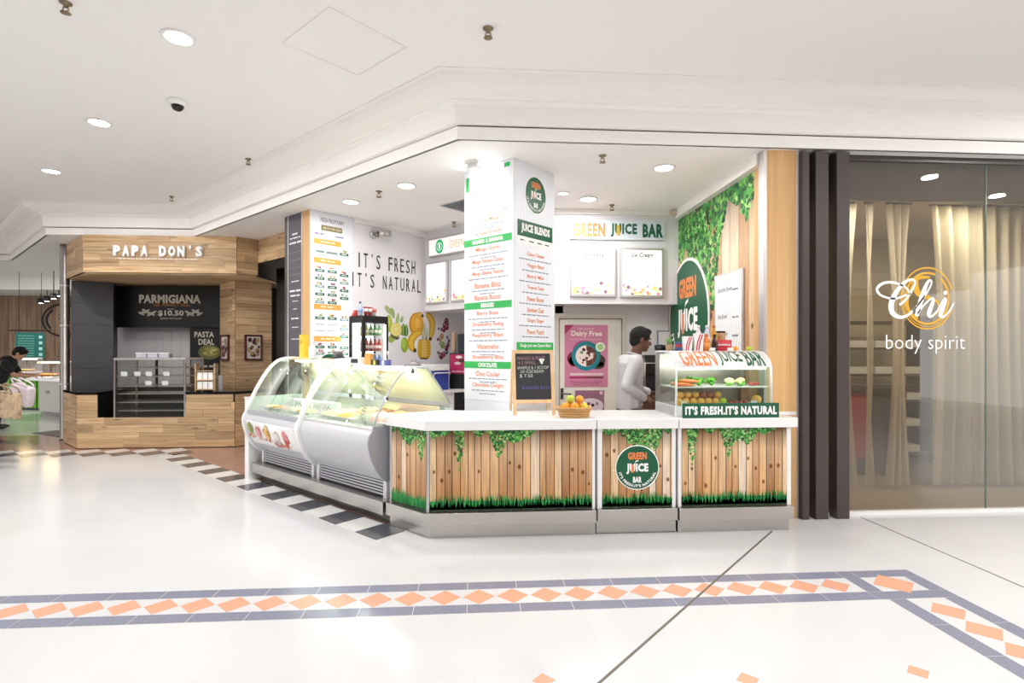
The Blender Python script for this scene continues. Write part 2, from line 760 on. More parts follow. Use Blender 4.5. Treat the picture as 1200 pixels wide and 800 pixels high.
def cornice(path, prof, name, sgn=1):
    P = [Vector(p) for p in path]
    mit = []
    for i, p in enumerate(P):
        ns = []
        for a, b in ((i - 1, i), (i, i + 1)):
            if a >= 0 and b < len(P):
                t = (P[b] - P[a]).normalized()
                ns.append(Vector((-t.y, t.x)) * sgn)
        m = ns[0] if len(ns) == 1 else (ns[0] + ns[1]) / (1 + ns[0].dot(ns[1]))
        mit.append(m)
    mb = MB()
    for i in range(len(P) - 1):
        for (o0, z0), (o1, z1) in zip(prof, prof[1:]):
            q = []
            for (j, o, z) in ((i, o0, z0), (i + 1, o0, z0), (i + 1, o1, z1), (i, o1, z1)):
                c = P[j] + mit[j] * o
                q.append((c.x, c.y, z))
            mb.poly(q)
    return struct(mb.build(name, 'white_paint', fix=False))


PROF = [(-.02, H), (.012, H), (.012, 3.287), (.0, 3.292), (.0, 3.30), (.045, 3.305), (.06, 3.445), (.10, 3.465), (.10, 3.475), (.13, 3.49),
        (.19, 3.50), (.25, 3.53), (.285, 3.57), (.30, 3.597), (.33, 3.60), (.33, 3.612)]
cornice(LINE, PROF, 'trim_1', 1)
cornice([(-7.6, 11.8), (-7.6, 13.6), (-10.3, 16.3), (-32, 17.1)], PROF, 'trim_2', -1)
# plain lining on the near edge of the far tray
# access hatch in the main ceiling
hc = at(428, 62, HT)
hb = MB()
for (a, b, c, d) in ((-.3, .3, -.305, -.3), (-.3, .3, .3, .305), (-.305, -.3, -.305, .305), (.3, .305, -.305, .305)):
    hb.box(a, b, c, d, -.003, .001)
pm('hatch_line', '#e2ded8', .7)
o = hb.build('ceiling_hatch', 'hatch_line', None, (hc[0] - .12, hc[1] - .1, HT), math.radians(45))
struct(o)

# ---- walls of the juice bar
WR = 2.55
struct(MB().box(WR, WR + .06, 4.64, 9.3, 0, H).build('wall_right', 'white_wall'))
struct(MB().box(.55, WR, 7.0, 7.1, 0, H).build('wall_back', 'white_wall'))
fw_rz = math.radians(45)
FW0 = Vector((-1.58, 7.27))                       # start of the lettered wall, runs along +x +y
fw = MB().box(-.02, 2.4, 0, .06, 0, H).build('wall_left', 'white_wall', None, (FW0.x, FW0.y, 0), fw_rz)
struct(fw)
struct(MB().prism([(-.02, 9.0), (.05, 9.05), (1.2, 7.75), (1.15, 7.0), (1.05, 7.0), (1.08, 7.7)], 0, H).build('wall_nook', 'white_wall'))
# bulkhead that carries the menu lightboxes
bk = MB().prism([(-.73, 8.12), (.74, 6.65), (WR, 6.65), (WR, 6.995), (1.0, 6.995), (.98, 7.7), (-.10, 8.75)], 2.03, H)
struct(bk.build('wall_bulkhead', 'white_wall'))
cb = MB()
cb.box(.72, WR, 6.60, 6.65, H - .06, H)
cb.build('cornice_strip', 'white_paint', bpy.data.objects['wall_bulkhead'])
MB().box(0, 1.22, -.05, -.001, H - .06, H).build('cornice_strip', 'white_paint', fw)
MB().box(WR - .07, WR - .001, 4.64, 6.6, H - .1, H).build('cornice_strip', 'white_paint', bpy.data.objects['wall_right'])

# pier of pale wood between the juice bar and the glazed shop
pier = struct(MB().box(2.50, 2.80, 4.555, 4.64, 0, H).build('wall_pier', 'pale_wood'))
for x0, x1 in ((2.495, 2.523), (2.79, 2.812)):
    MB().box(x0, x1, 4.548, 4.64, 0, H).build('edge_strip', 'alu', pier, bevel=.003)
MB().box(2.543, 2.5495, 4.642, 4.80, 0.2, 3.08).build('side_board', 'pale_wood', pier)
MB().box(2.523, 2.79, 4.551, 4.556, .895, .925).build('rail', 'white_laminate', pier)

# service door in the back wall
d1 = MB().box(1.1, 1.905, 6.955, 6.995, 0, 1.855).build('door_1', pm('door_paint', '#dfdccf', .45))
struct(d1)
MB().box(1.035, 1.09, 6.94, 6.999, 0, 1.93).box(1.915, 1.97, 6.94, 6.999, 0, 1.93).box(1.09, 1.915, 6.94, 6.999, 1.868, 1.93).build('door_frame', pm('door_frame', '#cfcabd', .4), d1)
hd = MB()
hd.lathe([(.026, 0), (.026, .008), (.012, .012), (.012, .05)], (0, 0, 0), 12)
hd = MB().tube([(1.13, 6.955, .905), (1.13, 6.90, .905), (1.145, 6.893, .905), (1.24, 6.893, .90)], .01, 8).box(1.112, 1.148, 6.949, 6.955, .83, .97)
hd.build('door_handle', 'steel_dark', d1)
MB().box(1.98, 2.54, 6.985, 6.999, .3, 1.87).build('wall_panel', 'white_laminate', bpy.data.objects['wall_back'])

# ---- wall behind the camera side (the other side of the mall, seen only in reflections)
wb = struct(MB().box(-20, 14, -7.2, -7.0, 0, HT).build('wall_front', pm('mall_wall', '#b8ab9a', .6)))
struct(MB().box(-20, 14, -7.0, -5.2, H, HT).build('trim_5', 'white_paint'))
for i, (xa, xb, c) in enumerate(((3.2, 5.2, '#3a322b'), (5.6, 6.4, '#a83434'), (6.8, 9.5, '#4d4237'), (9.9, 11.5, '#c9a35a'), (-4, 2.6, '#4a4540'))):
    MB().box(xa, xb, -7.0, -6.93, .25, 2.5).build('shop_panel', pm('opposite_%d' % i, c, .5), wb)

# ================================================================== CEILING FITTINGS
pm('lamp_glow', (1, .98, .95), .5, emit=14, noise=0)
pm('lamp_ring', '#f4f4f2', .4)
pm('brass', '#8a7a5e', .4, metal=.6)


def downlight(px, py, zc, label, power, square=False, r=.085):
    P = at(px, py, zc) if not isinstance(py, float) else (px, py)
    t = thing('downlight', label, 'ceiling light', (P[0], P[1], zc), 0, 'ceiling downlights')
    MB().lathe([(r, -.001), (r + .022, -.002), (r + .02, -.012), (r, -.014), (r - .004, -.004)], n=28).build('trim_ring', 'lamp_ring', t)
    MB().lathe([(r - .004, -.004), (r - .006, -.007)], n=28).build('diffuser', 'lamp_glow', t)
    area_light('lamp_light', (0, 0, -.03), r * 1.8, power * LAMP, t)
    return t


def downlight_w(x, y, zc, label, power):
    return downlight(x, float(y), zc, label, power)


downlight(209, 43, HT, 'largest round downlight in the main ceiling, nearest of the three in a row', 90)
downlight(116, 143, HT, 'round downlight in the main ceiling, middle of the three in a row', 90)
downlight(60, 200, HT, 'round downlight in the main ceiling, farthest of the three, above the stepped cornice', 100)
downlight(411, 236, H, 'recessed downlight in the soffit above the printed menu pillar', 17)
downlight(476, 217, H, 'recessed downlight in the soffit above the ice cream cabinets', 17)
downlight(778, 196, H, 'recessed downlight in the soffit in front of the lit menu boxes', 22)
downlight(660, 226, H, 'small dim downlight in the soffit behind the white menu column', 18, r=.05)
# unseen lamps: rows carried on outside the picture, some added to brighten the right
for x, y, pw in ((-2.6, .3, 45), (1.6, .4, 40), (4.6, .8, 80), (-6.5, 3.0, 90), (-.6, -2.6, 80), (3.4, -2.4, 80), (-4.6, -2.4, 80), (7.2, 2.2, 90), (.2, 1.9, 30), (3.1, 2.1, 50), (5.6, 2.9, 125), (-10.5, 5.5, 110), (-9.5, 1.0, 90)):
    downlight_w(x, y, HT, 'unseen round downlight in the main ceiling, from the continued rows and added fill', pw)
downlight_w(1.3, 6.15, H, 'recessed downlight in the soffit hidden behind the white menu column', 24)
for x, nm in ((3.75, 'nearest the posts'), (5.0, 'added behind the right pane'), (6.6, 'added beyond the right edge')):  # one lamp is known, the others are added to light the curtains
    downlight_w(x, 5.15, 3.018, 'recessed downlight inside the glazed shop, ' + nm, 75)
downlight_w(4.4, 6.7, 3.018, 'recessed downlight added at the back of the glazed shop to light its inside', 40)
for x, y in ((-12, 14), (-9.2, 14.4)):
    downlight_w(x, y, HT, 'round downlight in the far ceiling tray', 150)
# spot that washes the left face of the menu column
sp = at(556, 190, H)
t = thing('wall_washer', 'white box spotlight on the soffit washing the column face with light', 'spotlight', (sp[0], sp[1], H), math.radians(-45))
MB().box(-.075, .075, -.05, .05, -.012, -.001).build('mounting_plate', 'white_laminate', t)
MB().obox((0, .01, -.05), (.07, .045, .03), ((1, 0, 0), (0, 1, -.5), (0, .5, 1))).build('housing', 'white_laminate', t, bevel=.005)
MB().obox((0, .055, -.078), (.06, .035, .002), ((1, 0, 0), (0, .5, 1), (0, -1, .5))).build('lens', 'lamp_glow', t)
area_light('lamp_light', (0, .1, -.09), .1, 7, t, spread=math.radians(140), rot=(math.radians(38), 0, 0))


def sprinkler(px, py, zc, label):
    P = at(px, py, zc)
    t = thing('sprinkler_head', label, 'sprinkler', (P[0], P[1], zc), 0, 'fire sprinklers')
    MB().lathe([(.035, -.001), (.035, -.006), (.014, -.012), (.012, -.03)], n=14).build('escutcheon', 'brass', t)
    MB().tube([(.012, 0, -.028), (.018, 0, -.045), (.004, 0, -.06)], .004, 6).tube([(-.012, 0, -.028), (-.018, 0, -.045), (-.004, 0, -.06)], .004, 6).build('yoke', 'brass', t)
    MB().lathe([(.028, -.062), (.03, -.066), (.008, -.068)], n=14).build('deflector', 'brass', t)


sprinkler(77, 3, HT, 'sprinkler head in the main ceiling at the top left edge of the picture')
sprinkler(572, 33, HT, 'sprinkler head in the main ceiling above the cornice corner')
sprinkler(291, 186, HT, 'sprinkler head in the main ceiling beside the diagonal cornice')
sprinkler(201, 230, HT, 'sprinkler head in the main ceiling above the wooden kiosk')
sprinkler(444, 224, H, 'sprinkler head in the soffit between the two downlights over the ice cream')
sprinkler(706, 182, H, 'sprinkler head in the soffit just right of the white column')
sprinkler(717, 240, H, 'sprinkler head in the soffit above the lit juice bar sign')
sprinkler(532, 260, H, 'sprinkler head in the soffit left of the white column')

P = at(207, 118, HT)
t = thing('dome_camera', 'white dome security camera with black lens on the main ceiling', 'camera', (P[0], P[1], HT))
MB().lathe([(.075, -.001), (.075, -.02), (.06, -.045)], n=22).build('housing', 'lamp_ring', t)
MB().ell((.008, 0, -.045), (.05, .05, .045), 16, 10).build('dome', 'black_gloss', t)
P = online(437, (-1.58, 7.27), (-.6, 8.25))
t = thing('bullet_camera', 'small silver bullet camera on the lettered white wall', 'camera', (P[0], P[1], 3.02), fw_rz)
MB().lathe([(.055, 0), (.055, .02), (.03, .03)], n=16).build('bracket', 'steel', t).rotation_euler = (PI / 2, 0, 0)
MB().tube([(0, -.03, 0), (.06, -.09, 0)], .012, 8).build('arm', 'steel', t)
MB().tube([(.04, -.07, .005), (.19, -.13, .03)], .04, 14).build('barrel', 'steel', t)
MB().tube([(.03, -.066, .003), (.042, -.071, .005)], .034, 14).build('lens', 'black_gloss', t)
P = at(786, 249, H)
t = thing('smoke_detector', 'small round beige detector in the corner above the lit menu boxes', 'detector', (2.46, 6.57, 3.11))
MB().lathe([(.05, .073), (.055, .05), (.05, .02), (.02, .0)], n=20).build('body', pm('beige_plastic', '#cfc3a8', .5), t)
MB().lathe([(.058, .05), (.058, .04)], n=20).build('vent_ring', 'grey_plastic', t)
P = at(534, 241, H)
t = thing('air_vent', 'grey louvred air vent in the soffit left of the white column', 'vent', (P[0] + .12, P[1], H), math.radians(-45))
MB().box(-.22, .22, -.22, .22, -.006, -.001).build('frame', 'grey_plastic', t)
for k in range(7):
    MB().obox((0, -.17 + k * .055, -.014), (.2, .022, .0015), ((1, 0, 0), (0, 1, .4), (0, -.4, 1))).build('slat', 'grey_plastic', t)

# ================================================================== PRINTED FENCE PICTURE (planks, ivy, grass)
PL = ['#c2905c', '#d6ac80', '#b07a48', '#e6d3bf', '#be8a58', '#9c683c', '#d09f6c', '#a9703e', '#dcbb94', '#b98252', '#e0c8ae', '#94602f', '#cd9a68']


def mixc(a, b, t):
    return tuple(a[i] + (b[i] - a[i]) * t for i in range(3)) + (1,)


def fence_print(parent, x0, x1, z0, z1, y, pw, seed, ivy=None, grass=True, leaf=.016, nleaf=420, topdark=True):
    """a flat picture: upright boards with dark gaps, hanging ivy, a strip of grass"""
    rn = random.Random(seed)
    mb = MB()
    mb.poly([(x0, y, z0), (x1, y, z0), (x1, y, z1), (x0, y, z1)], C('#4a2f1c'))
    x = x0
    k = 0
    dark = C('#6a4527')
    while x < x1 - .002:
        w = min(pw * rn.uniform(.8, 1.2), x1 - x)
        c = C(rn.choice(PL))
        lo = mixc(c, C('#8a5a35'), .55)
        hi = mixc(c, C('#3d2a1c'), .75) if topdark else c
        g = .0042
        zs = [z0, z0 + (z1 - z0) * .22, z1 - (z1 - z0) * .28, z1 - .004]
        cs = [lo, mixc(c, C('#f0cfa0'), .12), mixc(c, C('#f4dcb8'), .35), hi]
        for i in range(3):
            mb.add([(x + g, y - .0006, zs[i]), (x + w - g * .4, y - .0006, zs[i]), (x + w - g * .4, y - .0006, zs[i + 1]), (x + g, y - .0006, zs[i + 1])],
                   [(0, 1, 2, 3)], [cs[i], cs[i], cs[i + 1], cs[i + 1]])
        if rn.random() < .55:                      # knot
            kx, kz = x + w * rn.uniform(.3, .7), z0 + (z1 - z0) * rn.uniform(.25, .75)
            disc(mb, kx, kz, w * .22, y - .0009, mixc(c, C('#7a4a26'), .6), 12, w * .3)
            disc(mb, kx, kz, w * .1, y - .0012, C('#5a3319'), 10, w * .14)
        x += w
        k += 1
    mb.build('printed_planks', 'print_planks', parent, fix=False)
    if ivy:
        iv = MB()
        cnt = 0
        while cnt < nleaf:
            lx = rn.uniform(x0 + leaf * .5, x1 - leaf * .5)
            t = (lx - x0) / (x1 - x0)
            dp = ivy(t)
            if dp <= 0.004:
                cnt += .2
                continue
            lz = z1 - rn.random() * dp
            if lz > z1 - leaf * .5:
                lz = z1 - leaf * .5
            s = leaf * rn.uniform(.55, 1.1)
            a = rn.uniform(0, 2 * PI)
            c = C(rn.choice(['#2f7a34', '#3f9440', '#58ac4c', '#1e5a2a', '#79c061', '#2a6a33', '#a5d27c', '#174422']))
            yy = y - .0016 - rn.random() * .0012
            pts = []
            for i in range(7):
                an = a + 2 * PI * i / 7
                rr = s * (1.0 if i == 0 else .62 if i in (1, 6) else .75 if i in (2, 5) else .5)
                px, pz = lx + rr * math.cos(an), lz + rr * math.sin(an)
                pts.append((min(max(px, x0), x1), yy, min(pz, z1)))
            iv.poly(pts, c)
            cnt += 1
        o = iv.build('printed_ivy', 'print', parent, fix=False)
        o['kind'] = 'stuff'
    if grass:
        gr = MB()
        gr.poly([(x0, y - .002, z0), (x1, y - .002, z0), (x1, y - .002, z0 + .012), (x0, y - .002, z0 + .012)], C('#1d3a22'))
        gr.poly([(x0, y - .0018, z0 + .01), (x1, y - .0018, z0 + .01), (x1, y - .0018, z0 + .075), (x0, y - .0018, z0 + .075)], C('#23894a'))
        x = x0
        while x < x1:
            hh = .075 + .03 * abs(math.sin(x * 9 + seed)) + rn.uniform(0, .035)
            w = .007
            l = rn.uniform(-.02, .02)
            c = C(rn.choice(['#2fa34c', '#1f8a45', '#46b95a', '#187a3e', '#35a850']))
            gr.poly([(max(x - w, x0), y - .0024, z0 + .012), (min(x + w, x1), y - .0024, z0 + .012), (min(max(x + l, x0), x1), y - .0024, z0 + hh)], c)
            x += .0045
        o = gr.build('printed_grass', 'print', parent, fix=False)
        o['kind'] = 'stuff'


def bumps(*bs):
    """ivy depth across the width: bumps of (centre, half width, depth)"""
    return lambda t: max([0] + [d * max(0, 1 - abs(t - c) / w) ** .6 for c, w, d in bs])


def round_logo(parent, x, z, r, y, rz=1.0, arc_text=True, partname='logo_disc', depth=.003):
    d = MB()
    n = 56
    for rr, ya, yb, nm, mt in ((r, y, y - depth, partname, 'white_ink'), (r * .955, y - depth, y - depth - .001, 'logo_field', 'green')):
        m = MB()
        m.prism([(x + rr * math.cos(2 * PI * k / n), z + rr * math.sin(2 * PI * k / n) * rz) for k in range(n)], ya, yb, 'y')
        o = m.build(nm, mt, parent)
        if nm == partname:
            parent_disc = o
    y2 = y - depth - .002
    text('GREEN', r * .86, r * .33 * rz, 'orange', parent, x, z + r * .52 * rz, y2, bold=.05, space=1.08)
    text('JUICE', r * 1.0, r * .48 * rz, 'white_ink', parent, x, z - r * .05 * rz, y2, bold=.055, space=1.08)
    m = MB()
    ux = x - r * .20
    m.poly([(ux - r * .075, y2 - .0006, z - .22 * r * rz), (ux + r * .045, y2 - .0006, z - .22 * r * rz), (ux + r * .045, y2 - .0006, z + .12 * r * rz), (ux - r * .075, y2 - .0006, z + .12 * r * rz)], C('#e58a55'))
    m.poly([(ux - r * .02, y2 - .0007, z + .1 * r * rz), (ux + r * .03, y2 - .0007, z + .1 * r * rz), (ux + r * .12, y2 - .0007, z + .3 * r * rz), (ux + r * .26, y2 - .0007, z + .34 * r * rz), (ux + r * .25, y2 - .0007, z + .29 * r * rz), (ux + r * .13, y2 - .0007, z + .25 * r * rz)], C('#fbfaf8'))
    m.build('straw_mark', 'print', parent, fix=False)
    text('BAR', r * .4, r * .27 * rz, 'white_ink', parent, x, z - r * .54 * rz, y2, bold=.055, space=1.08)
    if arc_text:
        o = text("IT'S FRESH.IT'S NATURAL", r * 2.15, r * .13, 'white_ink', parent, 0, 0, y2, bold=.04, arc=r * .82, space=1.15)
        o.location = (x, 0, z)
        o.scale = (1, 1, rz)


# ================================================================== JUICE BAR COUNTER
YP = 4.27       # face of the printed panels


def counter_unit(name, label, poly_body, poly_slab, cat='counter'):
    t = thing(name, label, cat, (0, 0, 0))
    return t


def offset_run(xa, xb, y, th=.02):
    return xa, xb, y, y + th


# corner unit (turned corner on the left)
cu = thing('counter_unit', 'corner counter unit with plank and ivy print, left of the logo panel', 'counter', (0, 0, 0))
XJ1, XJ2, XE = .965, 1.625, 2.60
cl = Vector((-.36, YP))
ce = Vector((-.69, 4.60))
MB().prism([(XJ1 - .008, YP + .012), (cl.x + .005, YP + .012), (ce.x + .009, ce.y + .009), (ce.x + .37, ce.y + .37), (XJ1 - .008, 4.86)], .2, .832).build('carcass', 'white_laminate', cu)
MB().prism([(XJ1 - .006, 4.225), (cl.x - .02, 4.225), (ce.x - .035, ce.y - .030), (ce.x + .1, ce.y + .1), (XJ1 - .006, 4.5)], .1, .2).build('plinth', 'steel', cu, bevel=.003)
MB().prism([(XJ1 - .006, 4.265), (cl.x + .02, 4.265), (ce.x - .005, ce.y + .005), (ce.x + .1, ce.y + .1), (XJ1 - .006, 4.5)], 0, .099).build('kick_plate', 'steel', cu)
MB().prism([(XJ1 - .004, 4.235), (cl.x - .015, 4.235), (-.735, 4.60), (-.70, 4.70), (-.28, 5.02), (.1, 4.90), (XJ1 - .004, 4.90)], .833, .912).build('worktop', 'white_laminate', cu, bevel=.006)
pf = MB().box(cl.x + .012, XJ1 - .03, YP, YP + .012, .203, .832).build('printed_panel', 'white_ink', cu)
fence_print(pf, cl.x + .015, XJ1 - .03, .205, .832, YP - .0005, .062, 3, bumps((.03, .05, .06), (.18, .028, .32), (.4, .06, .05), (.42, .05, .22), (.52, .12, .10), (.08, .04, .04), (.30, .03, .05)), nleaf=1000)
dg = thing('x', '', '')
bpy.data.objects.remove(dg)
pd = MB().box(-.455, -.004, 0, .012, .203, .832).build('printed_panel', 'white_ink', cu, (cl.x, cl.y, 0), math.radians(-45))
fence_print(pd, -.452, -.008, .205, .832, -.0005, .062, 11, bumps((.05, .07, .05), (.5, .3, .14), (.85, .13, .24)), nleaf=520)
MB().box(cl.x - .006, cl.x + .012, YP - .006, YP + .012, .2, .833).build('corner_strip', 'alu', cu)
MB().box(ce.x - .006, ce.x + .012, ce.y - .006, ce.y + .012, .2, .833).build('corner_strip', 'alu', cu)
MB().box(XJ1 - .03, XJ1 - .007, YP - .002, YP + .02, .2, .833).build('edge_strip', 'white_laminate', cu)

# middle unit: the gate with the logo
cm = thing('counter_gate', 'narrow middle counter gate with the round green logo', 'counter', (0, 0, 0))
MB().box(XJ1 + .012, XJ2 - .012, YP + .03, 4.84, .2, .832).build('carcass', 'white_laminate', cm)
MB().box(XJ1 + .008, XJ2 - .006, 4.24, 4.5, .105, .2).build('plinth', 'steel', cm, bevel=.003)
MB().box(XJ1 + .004, XJ2 - .012, 4.272, 4.5, .006, .104).build('kick_plate', 'steel', cm)
MB().box(XJ1 + .002, XJ2 - .002, 4.237, 4.90, .833, .912).build('worktop', 'white_laminate', cm, bevel=.006)
pg = MB().box(XJ1 + .045, XJ2 - .04, YP, YP + .03, .203, .832).build('printed_panel', 'white_ink', cm)
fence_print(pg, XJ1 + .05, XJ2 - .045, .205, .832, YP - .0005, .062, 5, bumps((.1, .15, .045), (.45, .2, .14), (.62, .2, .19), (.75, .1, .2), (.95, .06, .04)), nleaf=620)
for a, b in ((XJ1 + .014, XJ1 + .045), (XJ2 - .04, XJ2 - .014)):
    MB().box(a, b, YP - .002, YP + .03, .2, .833).build('edge_strip', 'white_laminate', cm)
lg = MB().box(1.10, 1.11, YP - .003, YP - .0005, .5, .51).build('logo_backing', 'white_ink', cm)
round_logo(lg, 1.297, .523, .178, YP - .0035)
# right unit
cr = thing('counter_unit', 'right counter unit with plank and ivy print below the food display', 'counter', (0, 0, 0))
MB().box(XJ2 + .01, XE - .1, YP + .012, 4.86, .2, .832).build('carcass', 'white_laminate', cr)
MB().box(XJ2 + .002, XE - .03, 4.225, 4.5, .1, .2).build('plinth', 'steel', cr, bevel=.003)
MB().box(XJ2 + .002, XE - .05, 4.265, 4.5, 0, .099).build('kick_plate', 'steel', cr)
MB().prism([(XJ2 + .004, 4.235), (XE + .01, 4.235), (XE + .01, 4.53), (2.48, 4.55), (2.48, 4.90), (XJ2 + .004, 4.90)], .833, .912).build('worktop', 'white_laminate', cr, bevel=.006)
pr = MB().box(XJ2 + .03, XE - .06, YP, YP + .012, .203, .832).build('printed_panel', 'white_ink', cr)
fence_print(pr, XJ2 + .034, XE - .065, .205, .832, YP - .0005, .062, 8, bumps((.1, .045, .32), (.27, .05, .04), (.44, .06, .25), (.5, .14, .12), (.62, .1, .14), (.78, .1, .05)), nleaf=850)
for a, b in ((XJ2 + .008, XJ2 + .03), (XE - .06, XE - .03)):
    MB().box(a, b, YP - .002, YP + .02, .2, .833).build('edge_strip', 'white_laminate', cr)
pm('gap_black', '#0b0b0b', .7)

# ================================================================== ICE CREAM CABINETS (row turned by 45 degrees)
OX, OY = -.69, 4.60
RZ = math.radians(-45)


def L2W(x, y, z=0):          # local frame of the row (x to the right along the row, y into the bar)
    return (OX + (x + y) / R2, OY + (-x + y) / R2, z)


plb = thing('cabinet_plinth', 'long brushed steel plinth under both ice cream cabinets', 'plinth', (OX, OY, 0), RZ)
MB().box(-2.49, -.03, -.06, .7, .09, .2).build('step', 'steel', plb, bevel=.004)
MB().box(-2.44, -.03, .03, .7, 0, .09).build('kick_plate', 'steel_dark', plb)
ep = thing('end_panel', 'plain white end panel left of the ice cream cabinets', 'panel', (OX, OY, 0), RZ)
MB().box(-2.60, -2.50, -.085, .55, .0, .915).build('panel', 'white_laminate', ep, bevel=.006)
MB().box(-2.605, -2.495, -.09, .555, .915, .93).build('cap', 'white_laminate', ep)

pm('cab_grey', '#c9c9cf', .3, noise=.01)
pm('cab_side', '#a9aab2', .35, noise=.02)
pm('cab_white', '#f1f2f2', .22, noise=.01)
pm('cream_panel', '#e9e4c4', .3, noise=.02)
pm('led', (1, .97, .88), .5, emit=5, noise=0)


def smooth_curve(pts, n=6):
    out = []
    P = [Vector(p) for p in pts]
    for i in range(len(P) - 1):
        a, b, c, d = P[max(0, i - 1)], P[i], P[i + 1], P[min(len(P) - 1, i + 2)]
        for k in range(n):
            t = k / n
            out.append(.5 * ((2 * b) + (c - a) * t + (2 * a - 5 * b + 4 * c - d) * t * t + (3 * b - a - 3 * c + d) * t ** 3))
    out.append(P[-1])
    return [tuple(p) for p in out]


FRONT = smooth_curve([(-.115, .80), (-.06, .925), (.02, 1.06), (.11, 1.18), (.20, 1.258), (.29, 1.292), (.40, 1.298)], 5)
BODY = smooth_curve([(-.105, .80), (-.15, .735), (-.155, .66), (-.12, .54), (-.05, .42), (.03, .345)], 5)


def ice_cabinet(label, x0, x1, dz=0):
    t = thing('ice_cream_cabinet', label, 'ice cream cabinet', (OX, OY, 0), RZ)
    F = [(y, z + dz * max(0, (z - .8) / .5)) for y, z in FRONT]
    # lower body: bulging front skin, sides, louvred base
    MB().prism(BODY + [(.06, .34), (.72, .34), (.72, .80)], x0 + .012, x1 - .012, 'x', smooth=False).build('body', 'cab_grey', t)
    MB().box(x0 + .03, x1 - .03, .05, .70, .2, .34).build('base_box', 'black', t)
    for k in range(5):
        MB().obox(((x0 + x1) / 2, .043, .222 + k * .026), ((x1 - x0) / 2 - .05, .010, .0075), ((1, 0, 0), (0, 1, -.45), (0, .45, 1))).build('louvre', 'cab_grey', t)
    for x in (x0 + .03, x1 - .03):
        MB().box(x - .022, x + .022, .025, .07, .2, .345).build('base_post', 'cab_white', t)
    # glass front, glass rear slope, top rail
    MB().sheet(F, x0 + .02, x1 - .02, .005, 'x').build('front_glass', 'case_glass', t)
    MB().prism([(F[-1][0] - .005, F[-1][1] - .012), (.46, F[-1][1] - .012), (.47, F[-1][1] + .01), (F[-1][0] - .01, F[-1][1] + .01)], x0 + .012, x1 - .012, 'x').build('top_rail', 'cab_white', t, bevel=.003)
    MB().sheet([(.465, F[-1][1] - .005), (.74, .96)], x0 + .02, x1 - .02, .012, 'x', smooth=False).build('rear_flap', 'cream_panel', t)
    MB().box(x0 + .012, x1 - .012, .70, .80, .80, .90).build('rear_shelf', 'cab_white', t)
    MB().box(x0 + .1, x1 - .1, .37, .40, F[-1][1] - .035, F[-1][1] - .013).build('lamp_tube', 'led', t)
    for q in (.25, .75):
        area_light('lamp_light', (x0 + (x1 - x0) * q, .385, F[-1][1] - .04), .12, 1.1, t)
    # front sill below the glass
    MB().box(x0 + .02, x1 - .02, -.118, -.04, .775, .803).build('sill', 'alu', t, bevel=.003)
    # inner basin
    MB().prism([(-.04, .802), (.68, .802), (.68, .80), (-.04, .80)], x0 + .03, x1 - .03, 'x').build('basin', 'cab_white', t)
    MB().box(x0 + .03, x1 - .03, .64, .70, .80, .93).build('rear_wall', 'steel', t)
    return t, F


def end_frame(t, x, F, mat, w=.012, side_glass=True, inward=.0, body_mat=None, rim=.02):
    """curved frame that closes one end of a cabinet"""
    s = MB()
    prof = BODY[::-1] + F + [(.46, F[-1][1]), (.75, .95)]
    s.sheet(prof, x - w, x + w, rim, 'x', smooth=False)
    s.build('end_frame', mat, t)
    MB().prism(BODY + [(.06, .34), (.74, .34), (.74, .82), (-.1, .82)], x - w * .8, x + w * .8, 'x').build('end_cheek', body_mat or mat, t)
    if side_glass:
        MB().prism([(y, z) for y, z in F] + [(.46, F[-1][1]), (.74, .95), (.74, .82), (-.1, .82)], x - .003, x + .003, 'x').build('end_glass', 'case_glass', t)


XA0, XA1 = -1.235, -.085
ca, FA = ice_cabinet('near curved-glass ice cream cabinet with plain grey front beside the counter', XA0, XA1, 0)
end_frame(ca, XA1, FA, 'cab_side', .008, rim=.008)
end_frame(ca, XA0, FA, 'cab_white', .022, side_glass=False, rim=.03)
MB().obox((-.62, .62, 1.13), (.006, .19, .012), ((1, 0, 0), (0, .62, -.78), (0, .78, .62))).build('flap_strut', 'steel', ca)
MB().lathe([(.012, -.02), (.016, 0), (.012, .02)], (XA1 + .0, .30, 1.272), 10).build('hinge', 'steel_dark', ca)
XB0, XB1 = -2.42, -1.275
cb_, FB = ice_cabinet('far curved-glass ice cream cabinet with scoops of ice cream pictured on its white front', XB0, XB1, .06)
end_frame(cb_, XB0, FB, 'cab_white', .018, side_glass=True, body_mat='cab_white', rim=.028)
end_frame(cb_, XB1, FB, 'cab_white', .012, side_glass=True, rim=.02)
MB().box(XB0 + .02, XB1 - .02, -.14, -.10, .70, .80).build('sill_cover', 'cab_side', cb_)
MB().obox((-1.85, .62, 1.13), (.006, .19, .012), ((1, 0, 0), (0, .62, -.78), (0, .78, .62))).build('flap_strut', 'steel', cb_)
# strip of price pictures below the top rail of the far cabinet
sm = MB()
rn = random.Random(5)
a = XB0 + .1
while a < XB1 - .1:
    w = rn.uniform(.08, .16)
    q = FB[-9:-5]
    sm.poly([(a, FB[-6][0] - .012, FB[-6][1] + .0), (a + w, FB[-6][0] - .012, FB[-6][1]), (a + w, FB[-3][0] - .004, FB[-3][1] + .01), (a, FB[-3][0] - .004, FB[-3][1] + .01)],
            C(rn.choice(['#7aa35a', '#d98a4a', '#c05a3a', '#e8d9a0', '#5d8a4a', '#d7b36a', '#b98d72'])))
    a += w + .005
sm.build('picture_strip', 'print', cb_, fix=False)
